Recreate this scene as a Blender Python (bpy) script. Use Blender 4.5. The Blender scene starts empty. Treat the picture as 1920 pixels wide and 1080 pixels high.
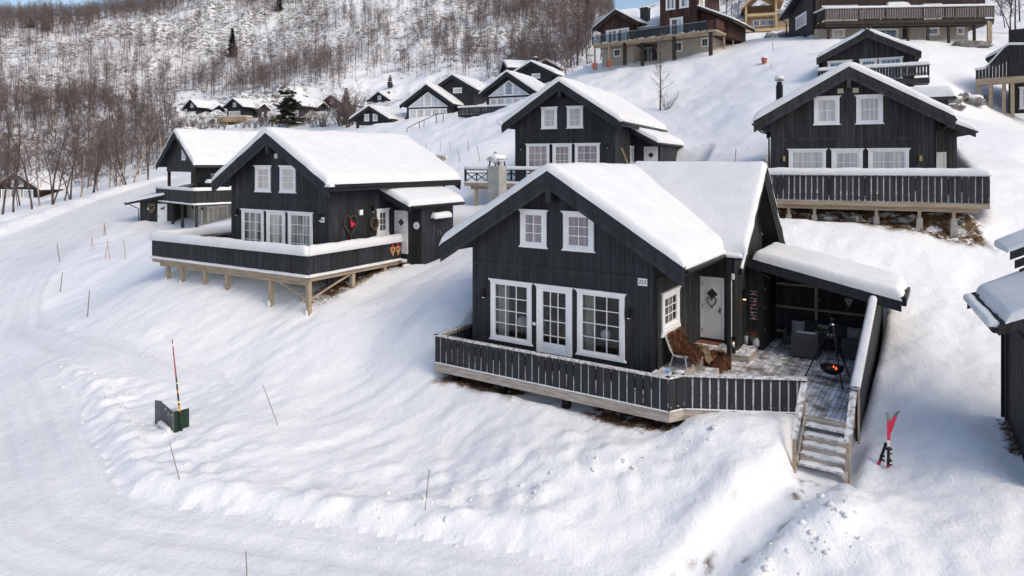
import bpy, math, random
import numpy as np
from mathutils import Vector, noise as mnoise

# ------------------------------------------------------------------ camera, sky, sun, exposure
SC = bpy.context.scene
COL = SC.collection
FPX, HZ = 1243.0, 304.7            # focal length and horizon row of the photograph (1920 px wide)
cam_d = bpy.data.cameras.new('camera')
cam_d.sensor_width = 36.0
cam_d.lens = 36.0 * FPX / 1920.0
cam_d.shift_y = (HZ - 540.0) / 1920.0
cam_d.clip_start = 0.1
cam_d.clip_end = 6000.0
cam = bpy.data.objects.new('camera', cam_d)
cam.rotation_euler = (math.radians(90), 0, 0)
COL.objects.link(cam)
SC.camera = cam

SUN_AZ = math.radians(128.0)       # clockwise from +Y (the view direction)
SUN_EL = math.radians(42.0)
world = bpy.data.worlds.new('World')
SC.world = world
world.use_nodes = True
wn = world.node_tree.nodes
wl = world.node_tree.links
for n in list(wn):
    wn.remove(n)
sky = wn.new('ShaderNodeTexSky')
sky.sky_type = 'NISHITA'
sky.sun_disc = False
sky.sun_elevation = SUN_EL
sky.sun_rotation = SUN_AZ
sky.air_density = 1.0
sky.dust_density = 3.0
sky.ozone_density = 0.8
bg = wn.new('ShaderNodeBackground')
bg.inputs['Strength'].default_value = 0.15
wo = wn.new('ShaderNodeOutputWorld')
wl.new(sky.outputs[0], bg.inputs['Color'])
wl.new(bg.outputs[0], wo.inputs['Surface'])

sun_d = bpy.data.lights.new('sun', 'SUN')
sun_d.energy = 0.6
sun_d.angle = math.radians(24.0)
sun_d.color = (1.0, 0.94, 0.79)
sun = bpy.data.objects.new('sun', sun_d)
sdir = Vector((math.sin(SUN_AZ) * math.cos(SUN_EL), math.cos(SUN_AZ) * math.cos(SUN_EL), math.sin(SUN_EL)))
sun.rotation_euler = sdir.to_track_quat('Z', 'Y').to_euler()
sun.location = sdir * 60
COL.objects.link(sun)

SC.view_settings.view_transform = 'Standard'
SC.view_settings.look = 'None'
SC.view_settings.exposure = 0.32
SC.view_settings.gamma = 1.0
SC.view_settings.use_curve_mapping = False

# ------------------------------------------------------------------ small helpers
def tag(o, label=None, cat=None, group=None, kind=None):
    if label: o['label'] = label
    if cat: o['category'] = cat
    if group: o['group'] = group
    if kind: o['kind'] = kind
    return o

def empty(name, loc=(0, 0, 0), rz=0.0):
    o = bpy.data.objects.new(name, None)
    o.empty_display_size = 0.3
    o.location = loc
    o.rotation_euler = (0, 0, rz)
    COL.objects.link(o)
    return o

class MB:
    """collects shapes; build() links them as ONE mesh object"""
    def __init__(s):
        s.v, s.f, s.m = [], [], []
    def poly(s, pts, mi=0):
        k = len(s.v)
        s.v += [tuple(p) for p in pts]
        s.f.append(tuple(range(k, k + len(pts))))
        s.m.append(mi)
    def hexa(s, p, mi=0):
        k = len(s.v)
        s.v += [tuple(q) for q in p]
        for a in ((0, 3, 2, 1), (4, 5, 6, 7), (0, 1, 5, 4), (1, 2, 6, 5), (2, 3, 7, 6), (3, 0, 4, 7)):
            s.f.append(tuple(k + i for i in a))
            s.m.append(mi)
    def box(s, x0, x1, y0, y1, z0, z1, mi=0):
        s.hexa([(x0, y0, z0), (x1, y0, z0), (x1, y1, z0), (x0, y1, z0), (x0, y0, z1), (x1, y0, z1), (x1, y1, z1), (x0, y1, z1)], mi)
    def prism(s, pts, vec, mi=0):
        k = len(s.v)
        n = len(pts)
        s.v += [tuple(p) for p in pts]
        s.v += [(p[0] + vec[0], p[1] + vec[1], p[2] + vec[2]) for p in pts]
        s.f.append(tuple(range(k + n - 1, k - 1, -1)))
        s.f.append(tuple(range(k + n, k + 2 * n)))
        s.m += [mi, mi]
        for i in range(n):
            j = (i + 1) % n
            s.f.append((k + i, k + j, k + n + j, k + n + i))
            s.m.append(mi)
    def path(s, pts, rad, n=6, mi=0, cap=True):
        pts = [Vector(p) for p in pts]
        if not hasattr(rad, '__len__'):
            rad = [rad] * len(pts)
        k = len(s.v)
        t0 = (pts[1] - pts[0]).normalized()
        a = t0.orthogonal().normalized()
        for i, p in enumerate(pts):
            t = (pts[min(i + 1, len(pts) - 1)] - pts[max(i - 1, 0)]).normalized()
            a = (a - t * a.dot(t))
            a = a.normalized() if a.length > 1e-6 else t.orthogonal().normalized()
            b = t.cross(a)
            for q in range(n):
                an = 2 * math.pi * q / n
                s.v.append(tuple(p + (a * math.cos(an) + b * math.sin(an)) * rad[i]))
        for i in range(len(pts) - 1):
            for q in range(n):
                r = (q + 1) % n
                s.f.append((k + i * n + q, k + i * n + r, k + (i + 1) * n + r, k + (i + 1) * n + q))
                s.m.append(mi)
        if cap:
            s.f.append(tuple(k + q for q in range(n - 1, -1, -1)))
            s.f.append(tuple(k + (len(pts) - 1) * n + q for q in range(n)))
            s.m += [mi, mi]
    def lathe(s, prof, n=14, c=(0, 0, 0), mi=0):
        k = len(s.v)
        for r, z in prof:
            for q in range(n):
                an = 2 * math.pi * q / n
                s.v.append((c[0] + r * math.cos(an), c[1] + r * math.sin(an), c[2] + z))
        for i in range(len(prof) - 1):
            for q in range(n):
                r = (q + 1) % n
                s.f.append((k + i * n + q, k + i * n + r, k + (i + 1) * n + r, k + (i + 1) * n + q))
                s.m.append(mi)
    def blob(s, c, r, seed=0, amp=0.25, nu=9, nv=6, mi=0):
        k = len(s.v)
        rx, ry, rz = r if hasattr(r, '__len__') else (r, r, r)
        for j in range(nv + 1):
            ph = math.pi * j / nv - math.pi / 2
            for i in range(nu):
                th = 2 * math.pi * i / nu
                d = Vector((math.cos(ph) * math.cos(th), math.cos(ph) * math.sin(th), math.sin(ph)))
                w = 1 + amp * mnoise.noise(d * 1.7 + Vector((seed * 3.1, seed * 1.7, seed)))
                s.v.append((c[0] + d.x * rx * w, c[1] + d.y * ry * w, c[2] + d.z * rz * w))
        for j in range(nv):
            for i in range(nu):
                q = (i + 1) % nu
                s.f.append((k + j * nu + i, k + j * nu + q, k + (j + 1) * nu + q, k + (j + 1) * nu + i))
                s.m.append(mi)
    def grid(s, P, nu, nv, mi=0):
        """P: list of nu*nv points, row-major (v outer)"""
        k = len(s.v)
        s.v += [tuple(p) for p in P]
        for j in range(nv - 1):
            for i in range(nu - 1):
                s.f.append((k + j * nu + i, k + j * nu + i + 1, k + (j + 1) * nu + i + 1, k + (j + 1) * nu + i))
                s.m.append(mi)
    def mesh(s, name, mats, smooth=False):
        me = bpy.data.meshes.new(name)
        me.from_pydata(s.v, [], s.f)
        for m in (mats if isinstance(mats, (list, tuple)) else [mats]):
            me.materials.append(m)
        if any(s.m):
            me.polygons.foreach_set('material_index', s.m)
        if smooth:
            me.polygons.foreach_set('use_smooth', [True] * len(s.f))
        me.update()
        return me
    def build(s, name, mats, parent=None, smooth=False, loc=None, kind=None):
        o = bpy.data.objects.new(name, s.mesh(name, mats, smooth))
        COL.objects.link(o)
        if parent: o.parent = parent
        if loc is not None: o.location = loc
        if kind: o['kind'] = kind
        return o

def copy_tree(o, parent=None):
    c = o.copy()
    COL.objects.link(c)
    c.parent = parent
    for ch in list(o.children):
        copy_tree(ch, c)
    return c

def link_mesh(name, me, parent=None, loc=(0, 0, 0), rz=0.0, sc=1.0):
    o = bpy.data.objects.new(name, me)
    COL.objects.link(o)
    if parent: o.parent = parent
    o.location = loc
    o.rotation_euler = (0, 0, rz)
    o.scale = (sc, sc, sc) if not hasattr(sc, '__len__') else sc
    return o

def at(px, py, Y):
    """the point seen at photo pixel (px, py) at distance Y ahead"""
    return ((px - 960.0) / FPX * Y, Y, (HZ - py) / FPX * Y)

# ------------------------------------------------------------------ materials
def mat(name, col, rough=0.7, col2=None, var=0.0, scale=3.0, stretch=(1, 1, 1), lo=0.35, hi=0.65,
        bump=0.0, bscale=25.0, bstretch=None, metal=0.0, spec=0.3, detail=5.0, emit=None, estr=0.0, coat=0.0):
    m = bpy.data.materials.new(name)
    m.use_nodes = True
    nt = m.node_tree
    b = nt.nodes['Principled BSDF']
    b.inputs['Roughness'].default_value = rough
    b.inputs['Metallic'].default_value = metal
    b.inputs['Specular IOR Level'].default_value = spec
    b.inputs['Base Color'].default_value = (*col, 1)
    if coat: b.inputs['Coat Weight'].default_value = coat
    if emit:
        b.inputs['Emission Color'].default_value = (*emit, 1)
        b.inputs['Emission Strength'].default_value = estr
    if col2 is None and var > 0:
        col2 = tuple(min(1, c * (1 + var)) for c in col)
        col = tuple(c * (1 - var) for c in col)
    tc = nt.nodes.new('ShaderNodeTexCoord')
    if col2 is not None:
        mp = nt.nodes.new('ShaderNodeMapping')
        mp.inputs['Scale'].default_value = stretch
        no = nt.nodes.new('ShaderNodeTexNoise')
        no.inputs['Scale'].default_value = scale
        no.inputs['Detail'].default_value = detail
        rp = nt.nodes.new('ShaderNodeValToRGB')
        rp.color_ramp.elements[0].position = lo
        rp.color_ramp.elements[1].position = hi
        rp.color_ramp.elements[0].color = (*col, 1)
        rp.color_ramp.elements[1].color = (*col2, 1)
        nt.links.new(tc.outputs['Object'], mp.inputs['Vector'])
        nt.links.new(mp.outputs[0], no.inputs['Vector'])
        nt.links.new(no.outputs['Fac'], rp.inputs['Fac'])
        nt.links.new(rp.outputs[0], b.inputs['Base Color'])
    if bump:
        mp2 = nt.nodes.new('ShaderNodeMapping')
        mp2.inputs['Scale'].default_value = bstretch or stretch
        n2 = nt.nodes.new('ShaderNodeTexNoise')
        n2.inputs['Scale'].default_value = bscale
        n2.inputs['Detail'].default_value = 4
        bp = nt.nodes.new('ShaderNodeBump')
        bp.inputs['Strength'].default_value = bump
        bp.inputs['Distance'].default_value = 0.02
        nt.links.new(tc.outputs['Object'], mp2.inputs['Vector'])
        nt.links.new(mp2.outputs[0], n2.inputs['Vector'])
        nt.links.new(n2.outputs['Fac'], bp.inputs['Height'])
        nt.links.new(bp.outputs[0], b.inputs['Normal'])
    return m

def per_piece(m, lo=0.72, hi=1.38):
    """each board of a cladding takes the stain a little differently"""
    nt = m.node_tree
    b = nt.nodes['Principled BSDF']
    src = b.inputs['Base Color'].links[0].from_socket
    geo = nt.nodes.new('ShaderNodeNewGeometry')
    mr = nt.nodes.new('ShaderNodeMapRange')
    mr.inputs['To Min'].default_value = lo
    mr.inputs['To Max'].default_value = hi
    sc = nt.nodes.new('ShaderNodeVectorMath')
    sc.operation = 'SCALE'
    nt.links.new(geo.outputs['Random Per Island'], mr.inputs['Value'])
    nt.links.new(src, sc.inputs[0])
    nt.links.new(mr.outputs[0], sc.inputs['Scale'])
    nt.links.new(sc.outputs[0], b.inputs['Base Color'])

GR = (1, 1, 0.12)      # wood grain runs up the boards
M = {}
M['black'] = mat('black_stain', (0.022, 0.0235, 0.027), 0.62, var=0.3, scale=7, stretch=GR, bump=0.35, bscale=30, bstretch=(1, 1, 0.1), spec=0.3)
M['black2'] = mat('black_stain_warm', (0.027, 0.0265, 0.026), 0.66, var=0.4, scale=6, stretch=GR, bump=0.4, bscale=26, bstretch=(1, 1, 0.1), spec=0.28)  # slightly warmer, paler black with stronger variation
M['black_dark'] = mat('wall_backing', (0.010, 0.010, 0.011), 0.8)
M['charcoal'] = mat('charcoal_stain', (0.032, 0.032, 0.033), 0.7, var=0.35, scale=5, stretch=GR, bump=0.3, bscale=22)
M['brown'] = mat('brown_stain', (0.060, 0.028, 0.022), 0.7, var=0.45, scale=5, stretch=GR, bump=0.3, bscale=22)
M['darkbrown'] = mat('dark_brown_stain', (0.035, 0.024, 0.020), 0.7, var=0.4, scale=5, stretch=GR, bump=0.3)
M['redbrown'] = mat('red_brown_stain', (0.075, 0.030, 0.030), 0.7, var=0.3, scale=5, stretch=GR)
M['white'] = mat('white_trim', (0.86, 0.855, 0.845), 0.45, var=0.03, scale=4, spec=0.4)
M['door'] = mat('white_door', (0.84, 0.83, 0.81), 0.4, var=0.03, scale=3, spec=0.4)
M['snow'] = mat('snow', (0.74, 0.74, 0.738), 0.65, col2=(0.79, 0.79, 0.787), scale=1.6, bump=0.8, bscale=9, spec=0.15)
M['snowdirty'] = mat('snow_on_wood', (0.84, 0.85, 0.86), 0.7, col2=(0.30, 0.27, 0.24), scale=7, lo=0.52, hi=0.66, bump=0.5, bscale=14)
M['wood'] = mat('fresh_timber', (0.32, 0.235, 0.16), 0.7, col2=(0.43, 0.345, 0.255), scale=3, stretch=(0.4, 0.4, 3), bump=0.3, bscale=14)
M['woodbright'] = mat('new_pine', (0.52, 0.37, 0.20), 0.65, col2=(0.62, 0.46, 0.27), scale=2, bump=0.2)
M['weather'] = mat('weathered_timber', (0.30, 0.25, 0.205), 0.8, col2=(0.47, 0.42, 0.37), scale=4, stretch=(0.6, 0.6, 4), bump=0.4, bscale=16)
M['deckwood'] = mat('deck_planks_snow_dusted', (0.20, 0.17, 0.145), 0.8, col2=(0.70, 0.71, 0.73), scale=3.0, stretch=(1, 1, 1), lo=0.33, hi=0.60, bump=0.3, bscale=18, detail=9)
M['caprail'] = mat('rail_cap_frosted', (0.30, 0.26, 0.23), 0.75, col2=(0.74, 0.74, 0.75), scale=9, lo=0.36, hi=0.58, bump=0.4, bscale=18, detail=8)
M['ice'] = mat('packed_ice', (0.44, 0.42, 0.40), 0.5, col2=(0.70, 0.70, 0.70), scale=8)
M['concrete'] = mat('concrete', (0.36, 0.345, 0.31), 0.85, var=0.15, scale=4, bump=0.3, bscale=18)
M['beige'] = mat('beige_render', (0.42, 0.385, 0.32), 0.85, var=0.07, scale=2, bump=0.2, bscale=30)
M['greyrender'] = mat('pale_grey_render', (0.46, 0.46, 0.46), 0.85, var=0.06, scale=2)
M['metal'] = mat('dark_metal', (0.020, 0.020, 0.022), 0.4, metal=0.6, var=0.2, scale=8)
M['steel'] = mat('galvanised_steel', (0.33, 0.34, 0.35), 0.4, metal=0.9, var=0.15, scale=7)
M['iron'] = mat('sooty_iron', (0.014, 0.014, 0.015), 0.55, metal=0.3, var=0.3, scale=9)
M['stone'] = mat('grey_rock', (0.13, 0.125, 0.12), 0.9, col2=(0.30, 0.285, 0.26), scale=2.5, bump=0.8, bscale=6)
M['dirtgrass'] = mat('dead_grass', (0.10, 0.055, 0.025), 0.9, col2=(0.25, 0.15, 0.07), scale=9)
M['wicker'] = mat('grey_wicker', (0.075, 0.075, 0.078), 0.8, var=0.3, scale=40, bump=0.8, bscale=60)
M['cushion'] = mat('pale_cushion', (0.42, 0.40, 0.40), 0.9, var=0.06, scale=6, bump=0.2, bscale=40)
M['furbrown'] = mat('brown_fur', (0.040, 0.015, 0.008), 0.7, col2=(0.20, 0.080, 0.036), scale=5, lo=0.3, hi=0.72, detail=8)
per_piece(M['furbrown'], 0.6, 1.5)
M['blanket'] = mat('olive_blanket', (0.17, 0.135, 0.075), 0.9, var=0.25, scale=12, bump=0.4, bscale=40)
M['rust'] = mat('rusty_red_mat', (0.25, 0.085, 0.05), 0.9, var=0.25, scale=14)
M['pink'] = mat('pink_felt', (0.62, 0.26, 0.25), 0.8, var=0.12, scale=12)
M['twig'] = mat('woven_twigs', (0.12, 0.085, 0.05), 0.9, col2=(0.27, 0.20, 0.12), scale=18, bump=0.7, bscale=50)
M['twigdark'] = mat('dark_twigs', (0.045, 0.028, 0.02), 0.9, col2=(0.17, 0.11, 0.075), scale=22, bump=0.7, bscale=50)
M['red'] = mat('red_cloth', (0.62, 0.02, 0.06), 0.7, var=0.1, scale=10)
M['ginger'] = mat('heart_biscuit_wood', (0.55, 0.28, 0.12), 0.7, var=0.2, scale=8)
M['heather'] = mat('heather', (0.16, 0.05, 0.06), 0.9, col2=(0.32, 0.17, 0.10), scale=12)
M['green'] = mat('evergreen_sprigs', (0.03, 0.07, 0.02), 0.8, col2=(0.09, 0.15, 0.04), scale=12)
M['pot'] = mat('grey_pot', (0.16, 0.16, 0.155), 0.7, var=0.15, scale=6)
M['palepot'] = mat('pale_zinc_can', (0.48, 0.48, 0.46), 0.45, var=0.08, scale=6)
M['skired'] = mat('crimson_ski', (0.60, 0.012, 0.060), 0.3, var=0.12, scale=6, spec=0.5)
M['skigrey'] = mat('ski_grey', (0.14, 0.15, 0.15), 0.4, spec=0.5)
M['skiblack'] = mat('ski_black', (0.012, 0.012, 0.014), 0.4, spec=0.5)
M['skiwhite'] = mat('ski_white', (0.70, 0.68, 0.68), 0.4)
M['cabinet'] = mat('cabinet_grey', (0.105, 0.115, 0.115), 0.6, var=0.15, scale=5)
M['cabinetgreen'] = mat('cabinet_green', (0.012, 0.035, 0.022), 0.55, var=0.2, scale=5)
M['polered'] = mat('pole_red', (0.42, 0.05, 0.09), 0.5)
M['poleyellow'] = mat('pole_yellow', (0.75, 0.72, 0.05), 0.45)
M['poleorange'] = mat('pole_orange', (0.75, 0.30, 0.01), 0.45)
M['bamboo'] = mat('bamboo', (0.17, 0.13, 0.09), 0.7, var=0.3, scale=12)
M['stickred'] = mat('faded_red_stake', (0.50, 0.24, 0.22), 0.6)
M['terracotta'] = mat('terracotta', (0.38, 0.12, 0.08), 0.8, var=0.15, scale=5)
M['doorwood'] = mat('pine_door', (0.40, 0.22, 0.12), 0.6, var=0.2, scale=5, stretch=GR)
M['brass'] = mat('brass', (0.50, 0.38, 0.17), 0.35, metal=0.8)
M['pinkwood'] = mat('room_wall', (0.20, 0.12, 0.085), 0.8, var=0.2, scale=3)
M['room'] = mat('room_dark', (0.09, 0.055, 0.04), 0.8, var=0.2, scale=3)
M['curtain'] = mat('linen_curtain', (0.50, 0.47, 0.40), 0.9, var=0.1, scale=6, stretch=(6, 6, 0.2))
M['opal'] = mat('opal_glass', (0.75, 0.77, 0.78), 0.25, spec=0.5)
M['plate'] = mat('number_plate', (0.82, 0.82, 0.80), 0.35)
M['ink'] = mat('plate_ink', (0.02, 0.02, 0.022), 0.5)
M['ember'] = mat('flame', (0.9, 0.2, 0.02), 0.8, emit=(1.0, 0.13, 0.03), estr=1.4)
M['candle'] = mat('lit_candle', (0.9, 0.7, 0.4), 0.8, emit=(1.0, 0.55, 0.22), estr=6.0)
M['log'] = mat('firewood', (0.26, 0.17, 0.10), 0.85, var=0.3, scale=8)
M['slate'] = mat('grey_roof_sheet', (0.30, 0.32, 0.33), 0.6, var=0.1, scale=3)
M['cream'] = mat('cream_paint', (0.62, 0.55, 0.40), 0.7)
M['bark'] = mat('birch_bark', (0.060, 0.042, 0.038), 0.85, col2=(0.17, 0.14, 0.125), scale=2.2, stretch=(2, 2, 0.5), lo=0.42, hi=0.70)
M['barkpale'] = mat('pale_birch_bark', (0.16, 0.12, 0.095), 0.85, col2=(0.46, 0.38, 0.30), scale=2.0, stretch=(2, 2, 0.6), lo=0.35, hi=0.6)
M['twigs'] = mat('birch_twigs', (0.082, 0.060, 0.055), 0.9, col2=(0.185, 0.143, 0.130), scale=1.2)
M['needles'] = mat('spruce_needles', (0.012, 0.020, 0.012), 0.85, col2=(0.045, 0.060, 0.032), scale=3)
M['pineneedles'] = mat('pine_needles', (0.020, 0.021, 0.010), 0.85, col2=(0.060, 0.055, 0.030), scale=3)

for k_ in ('black', 'black2', 'charcoal', 'brown', 'darkbrown', 'weather', 'deckwood'):
    per_piece(M[k_])

def glass_mat(name, tint, fres=1.0, rough=0.02):
    m = bpy.data.materials.new(name)
    m.use_nodes = True
    nt = m.node_tree
    nt.nodes.clear()
    out = nt.nodes.new('ShaderNodeOutputMaterial')
    mix = nt.nodes.new('ShaderNodeMixShader')
    tr = nt.nodes.new('ShaderNodeBsdfTransparent')
    gl = nt.nodes.new('ShaderNodeBsdfGlossy')
    fr = nt.nodes.new('ShaderNodeFresnel')
    fr.inputs['IOR'].default_value = 1.55
    mu = nt.nodes.new('ShaderNodeMath')
    mu.operation = 'MULTIPLY_ADD'
    mu.inputs[1].default_value = 0.38 * fres
    mu.inputs[2].default_value = 0.008 * fres
    tr.inputs['Color'].default_value = (*tint, 1)
    gl.inputs['Roughness'].default_value = rough
    nt.links.new(fr.outputs[0], mu.inputs[0])
    nt.links.new(mu.outputs[0], mix.inputs[0])
    nt.links.new(tr.outputs[0], mix.inputs[1])
    nt.links.new(gl.outputs[0], mix.inputs[2])
    nt.links.new(mix.outputs[0], out.inputs['Surface'])
    return m
M['glass'] = glass_mat('clear_window_glass', (0.86, 0.88, 0.88))
M['balglass'] = glass_mat('balcony_glass', (0.62, 0.66, 0.68), 1.4)

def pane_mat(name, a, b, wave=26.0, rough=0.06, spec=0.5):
    """glossy pane"""
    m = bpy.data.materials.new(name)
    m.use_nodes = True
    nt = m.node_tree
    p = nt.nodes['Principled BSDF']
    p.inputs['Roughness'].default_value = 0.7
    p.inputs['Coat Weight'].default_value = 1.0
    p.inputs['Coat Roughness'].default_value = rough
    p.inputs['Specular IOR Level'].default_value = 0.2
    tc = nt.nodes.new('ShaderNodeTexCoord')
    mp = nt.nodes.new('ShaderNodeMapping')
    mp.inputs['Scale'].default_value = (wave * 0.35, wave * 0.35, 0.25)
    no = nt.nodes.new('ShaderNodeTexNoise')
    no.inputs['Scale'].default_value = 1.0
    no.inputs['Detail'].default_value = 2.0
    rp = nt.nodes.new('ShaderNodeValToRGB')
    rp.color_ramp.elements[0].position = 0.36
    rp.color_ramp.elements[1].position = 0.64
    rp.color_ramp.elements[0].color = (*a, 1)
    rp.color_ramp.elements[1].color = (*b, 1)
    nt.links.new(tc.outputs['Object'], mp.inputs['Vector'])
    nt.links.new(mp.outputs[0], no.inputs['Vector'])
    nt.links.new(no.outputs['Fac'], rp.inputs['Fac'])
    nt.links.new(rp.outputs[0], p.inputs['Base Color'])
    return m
M['pane_lilac'] = pane_mat('curtained_lilac', (0.22, 0.19, 0.205), (0.38, 0.335, 0.355))
M['pane_grey'] = pane_mat('curtained_grey', (0.42, 0.42, 0.43), (0.62, 0.61, 0.61))
M['pane_mix'] = pane_mat('curtained_dark', (0.05, 0.055, 0.06), (0.46, 0.48, 0.44), 8)
M['pane_blue'] = pane_mat('painted_sky_reflection', (0.46, 0.50, 0.57), (0.62, 0.65, 0.70), 4)  # pale sky reflection is put into the base colour
M['pane_dark'] = pane_mat('dim_room', (0.02, 0.022, 0.026), (0.07, 0.075, 0.085), 5)
M['pane_deepblue'] = pane_mat('painted_blue_reflection', (0.10, 0.15, 0.24), (0.22, 0.29, 0.42), 4)  # darker blue reflection, likewise put into the base colour
M['pane_cream'] = pane_mat('curtained_cream', (0.50, 0.46, 0.40), (0.66, 0.62, 0.56), 9)

# ------------------------------------------------------------------ terrain
CTRL_PX = [
 (0,1080,14.3),(300,1080,14.3),(640,1080,14.2),(960,1080,13.9),(1250,1080,13.7),(1500,1080,13.4),(1700,1080,13.0),(1920,1080,12.6),
 (0,900,18.4),(226,925,17.6),(400,935,17.2),(640,985,16.0),(1000,1035,14.7),(60,700,27),(98,675,28.2),(20,620,33),
 (250,700,26),(420,720,24.5),(320,810,21),(480,865,18.7),(600,650,25.5),(560,720,23.6),(700,640,25.5),(700,740,22.8),(760,720,22.8),
 (700,850,19.2),(850,850,19),(850,780,20.6),(1000,850,18),(1000,795,19.4),(1150,850,17.3),(1000,930,16.5),(1200,950,15.7),(1280,850,17),
 (820,712,22.6),(950,748,20.7),(1100,793,19.2),(1230,815,18),
 (1340,786,17.75),(1420,786,17.6),(1360,770,18.6),(1350,900,15.9),(1490,862,16.6),(1545,892,16.2),(1450,950,15.1),(1350,1040,14.1),(1560,950,14.7),
 (1660,872,16.5),(1640,800,17.5),(1615,832,17),(1700,780,17.6),(1800,800,16.8),(1890,790,17.2),(1800,950,14.6),(1700,650,21),(1652,655,21.5),
 (1780,650,21),(1800,560,23.8),(1700,520,25),(1860,480,26),(1650,440,27.3),(1500,440,27.6),(1800,430,27.4),(1910,380,29),(1870,330,31),
 (1650,415,28.3),(1900,250,38),(1850,300,34),(1820,210,48),(1800,170,51),(1750,130,56),(1860,205,52),(1750,90,67),(1815,72,72),(1530,77,70),
 (1680,75,71),(1900,60,80),(1900,10,95),(1440,80,100),(1404,60,112),(1475,50,112),(1440,10,165),(1330,95,76),(1130,120,88),(1240,110,82),
 (1115,124,90),(1080,135,92),(1240,205,62),(1150,190,66),(1330,190,58),(1330,250,50),(1290,300,46),(1400,300,40),(1380,220,50),(1440,130,62),
 (1300,150,68),(1060,150,95),(895,388,42),(880,300,52),(900,270,55),(870,225,88),(780,260,75),(820,300,64),(760,240,90),(930,214,92),(700,234,112),
 (640,250,100),(850,560,26),(860,500,30),(880,420,36),(870,395,41),(800,482,33),(760,500,31.5),(815,650,24),(700,560,29),(650,570,28),
 (284,530,33),(430,545,30.5),(200,560,34),(250,470,42),(300,440,52),(245,434,57),(330,432,57),(165,570,35),(110,520,40),(170,465,47),
 (60,480,49),(150,420,62),(250,375,74),(320,345,86),(420,318,100),(0,470,52),(0,405,70),(140,372,80),(270,342,92),(0,397,85),(60,373,115),
 (130,361,118),(0,373,118),(200,347,118),(280,320,125),(100,300,150),(250,280,150),(350,240,165),(380,216,178),(450,216,178),(600,214,165),
 (520,217,172),(0,250,170),(200,220,185),(400,190,200),(600,180,200),(700,172,195),(0,150,240),(200,140,250),(400,120,260),(600,100,270),
 (800,90,260),(1000,100,230),(1100,112,160),(0,60,310),(0,24,345),(150,20,360),(370,-2,400),(560,-40,430),(800,-50,430),(1000,-15,400),
 (1100,4,370),(1180,24,340),(1260,32,330),(1100,60,225),(820,180,150),(725,205,186),(690,206,186),(560,214,168),(1000,150,130)]
CTRL_W = [(-330,430,60),(-250,470,62),(60,470,55),(150,440,50),(-120,540,110),(-420,330,60),(300,330,60),(250,200,60),(-25,5,-9),(0,4,-9),(25,4,-8),(45,10,-6.5),(0,-50,-12),(70,-50,-9),(-70,-50,-13),(0,-180,-24),(120,-180,-20),(-140,-180,-26),(200,-20,20),(-200,-20,-6),(-60,20,-8.6),(-60,40,-7.5)]
_C = np.array([at(*c) for c in CTRL_PX] + CTRL_W)
_S = 40.0
def _tps_kernel(d2):
    return 0.5 * d2 * np.log(d2 + 1e-12)
_n = len(_C)
_xy = _C[:, :2] / _S
_K = _tps_kernel(((_xy[:, None, :] - _xy[None, :, :]) ** 2).sum(-1))
_K[np.diag_indices(_n)] += 2e-4
_A = np.zeros((_n + 3, _n + 3))
_A[:_n, :_n] = _K
_A[:_n, _n] = 1
_A[:_n, _n + 1:] = _xy
_A[_n, :_n] = 1
_A[_n + 1:, :_n] = _xy.T
_sol = np.linalg.solve(_A, np.concatenate([_C[:, 2], [0, 0, 0]]))

def tps(X, Y):
    X = np.asarray(X, float).ravel() / _S
    Y = np.asarray(Y, float).ravel() / _S
    out = np.empty_like(X)
    for a in range(0, len(X), 20000):
        x, y = X[a:a + 20000], Y[a:a + 20000]
        d2 = (x[:, None] - _xy[None, :, 0]) ** 2 + (y[:, None] - _xy[None, :, 1]) ** 2
        out[a:a + 20000] = _tps_kernel(d2) @ _sol[:_n] + _sol[_n] + _sol[_n + 1] * x + _sol[_n + 2] * y
    return out

_rng = np.random.RandomState(7)
_PERM = _rng.rand(256, 256)
def vnoise(x, y):
    xi, yi = np.floor(x).astype(int), np.floor(y).astype(int)
    fx, fy = x - xi, y - yi
    fx = fx * fx * fx * (fx * (fx * 6 - 15) + 10)
    fy = fy * fy * fy * (fy * (fy * 6 - 15) + 10)
    g = lambda a, b: _PERM[a % 256, b % 256]
    return ((g(xi, yi) * (1 - fx) + g(xi + 1, yi) * fx) * (1 - fy) + (g(xi, yi + 1) * (1 - fx) + g(xi + 1, yi + 1) * fx) * fy) * 2 - 1
def fbm(x, y, o=4, gain=0.5):
    s, a, t = 0, 1.0, 0
    for k in range(o):
        s = s + a * vnoise(x * 2 ** k + 17.3 * k, y * 2 ** k - 9.1 * k)
        t += a
        a *= gain
    return s / t
def sstep(a, b, x):
    t = np.clip((x - a) / (b - a), 0, 1)
    return t * t * (3 - 2 * t)

def in_poly(x, y, poly):
    r = np.zeros(x.shape, bool)
    n = len(poly)
    for i in range(n):
        (x0, y0), (x1, y1) = poly[i], poly[(i + 1) % n]
        c = ((y0 > y) != (y1 > y)) & (x < (x1 - x0) * (y - y0) / (y1 - y0 + 1e-12) + x0)
        r ^= c
    return r
def seg_dist(x, y, pl):
    d = np.full(x.shape, 1e9)
    for (x0, y0), (x1, y1) in zip(pl[:-1], pl[1:]):
        dx, dy = x1 - x0, y1 - y0
        t = np.clip(((x - x0) * dx + (y - y0) * dy) / (dx * dx + dy * dy), 0, 1)
        d = np.minimum(d, np.hypot(x - x0 - t * dx, y - y0 - t * dy))
    return d
def wxy(pts):
    return [at(*p)[:2] for p in pts]

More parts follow.
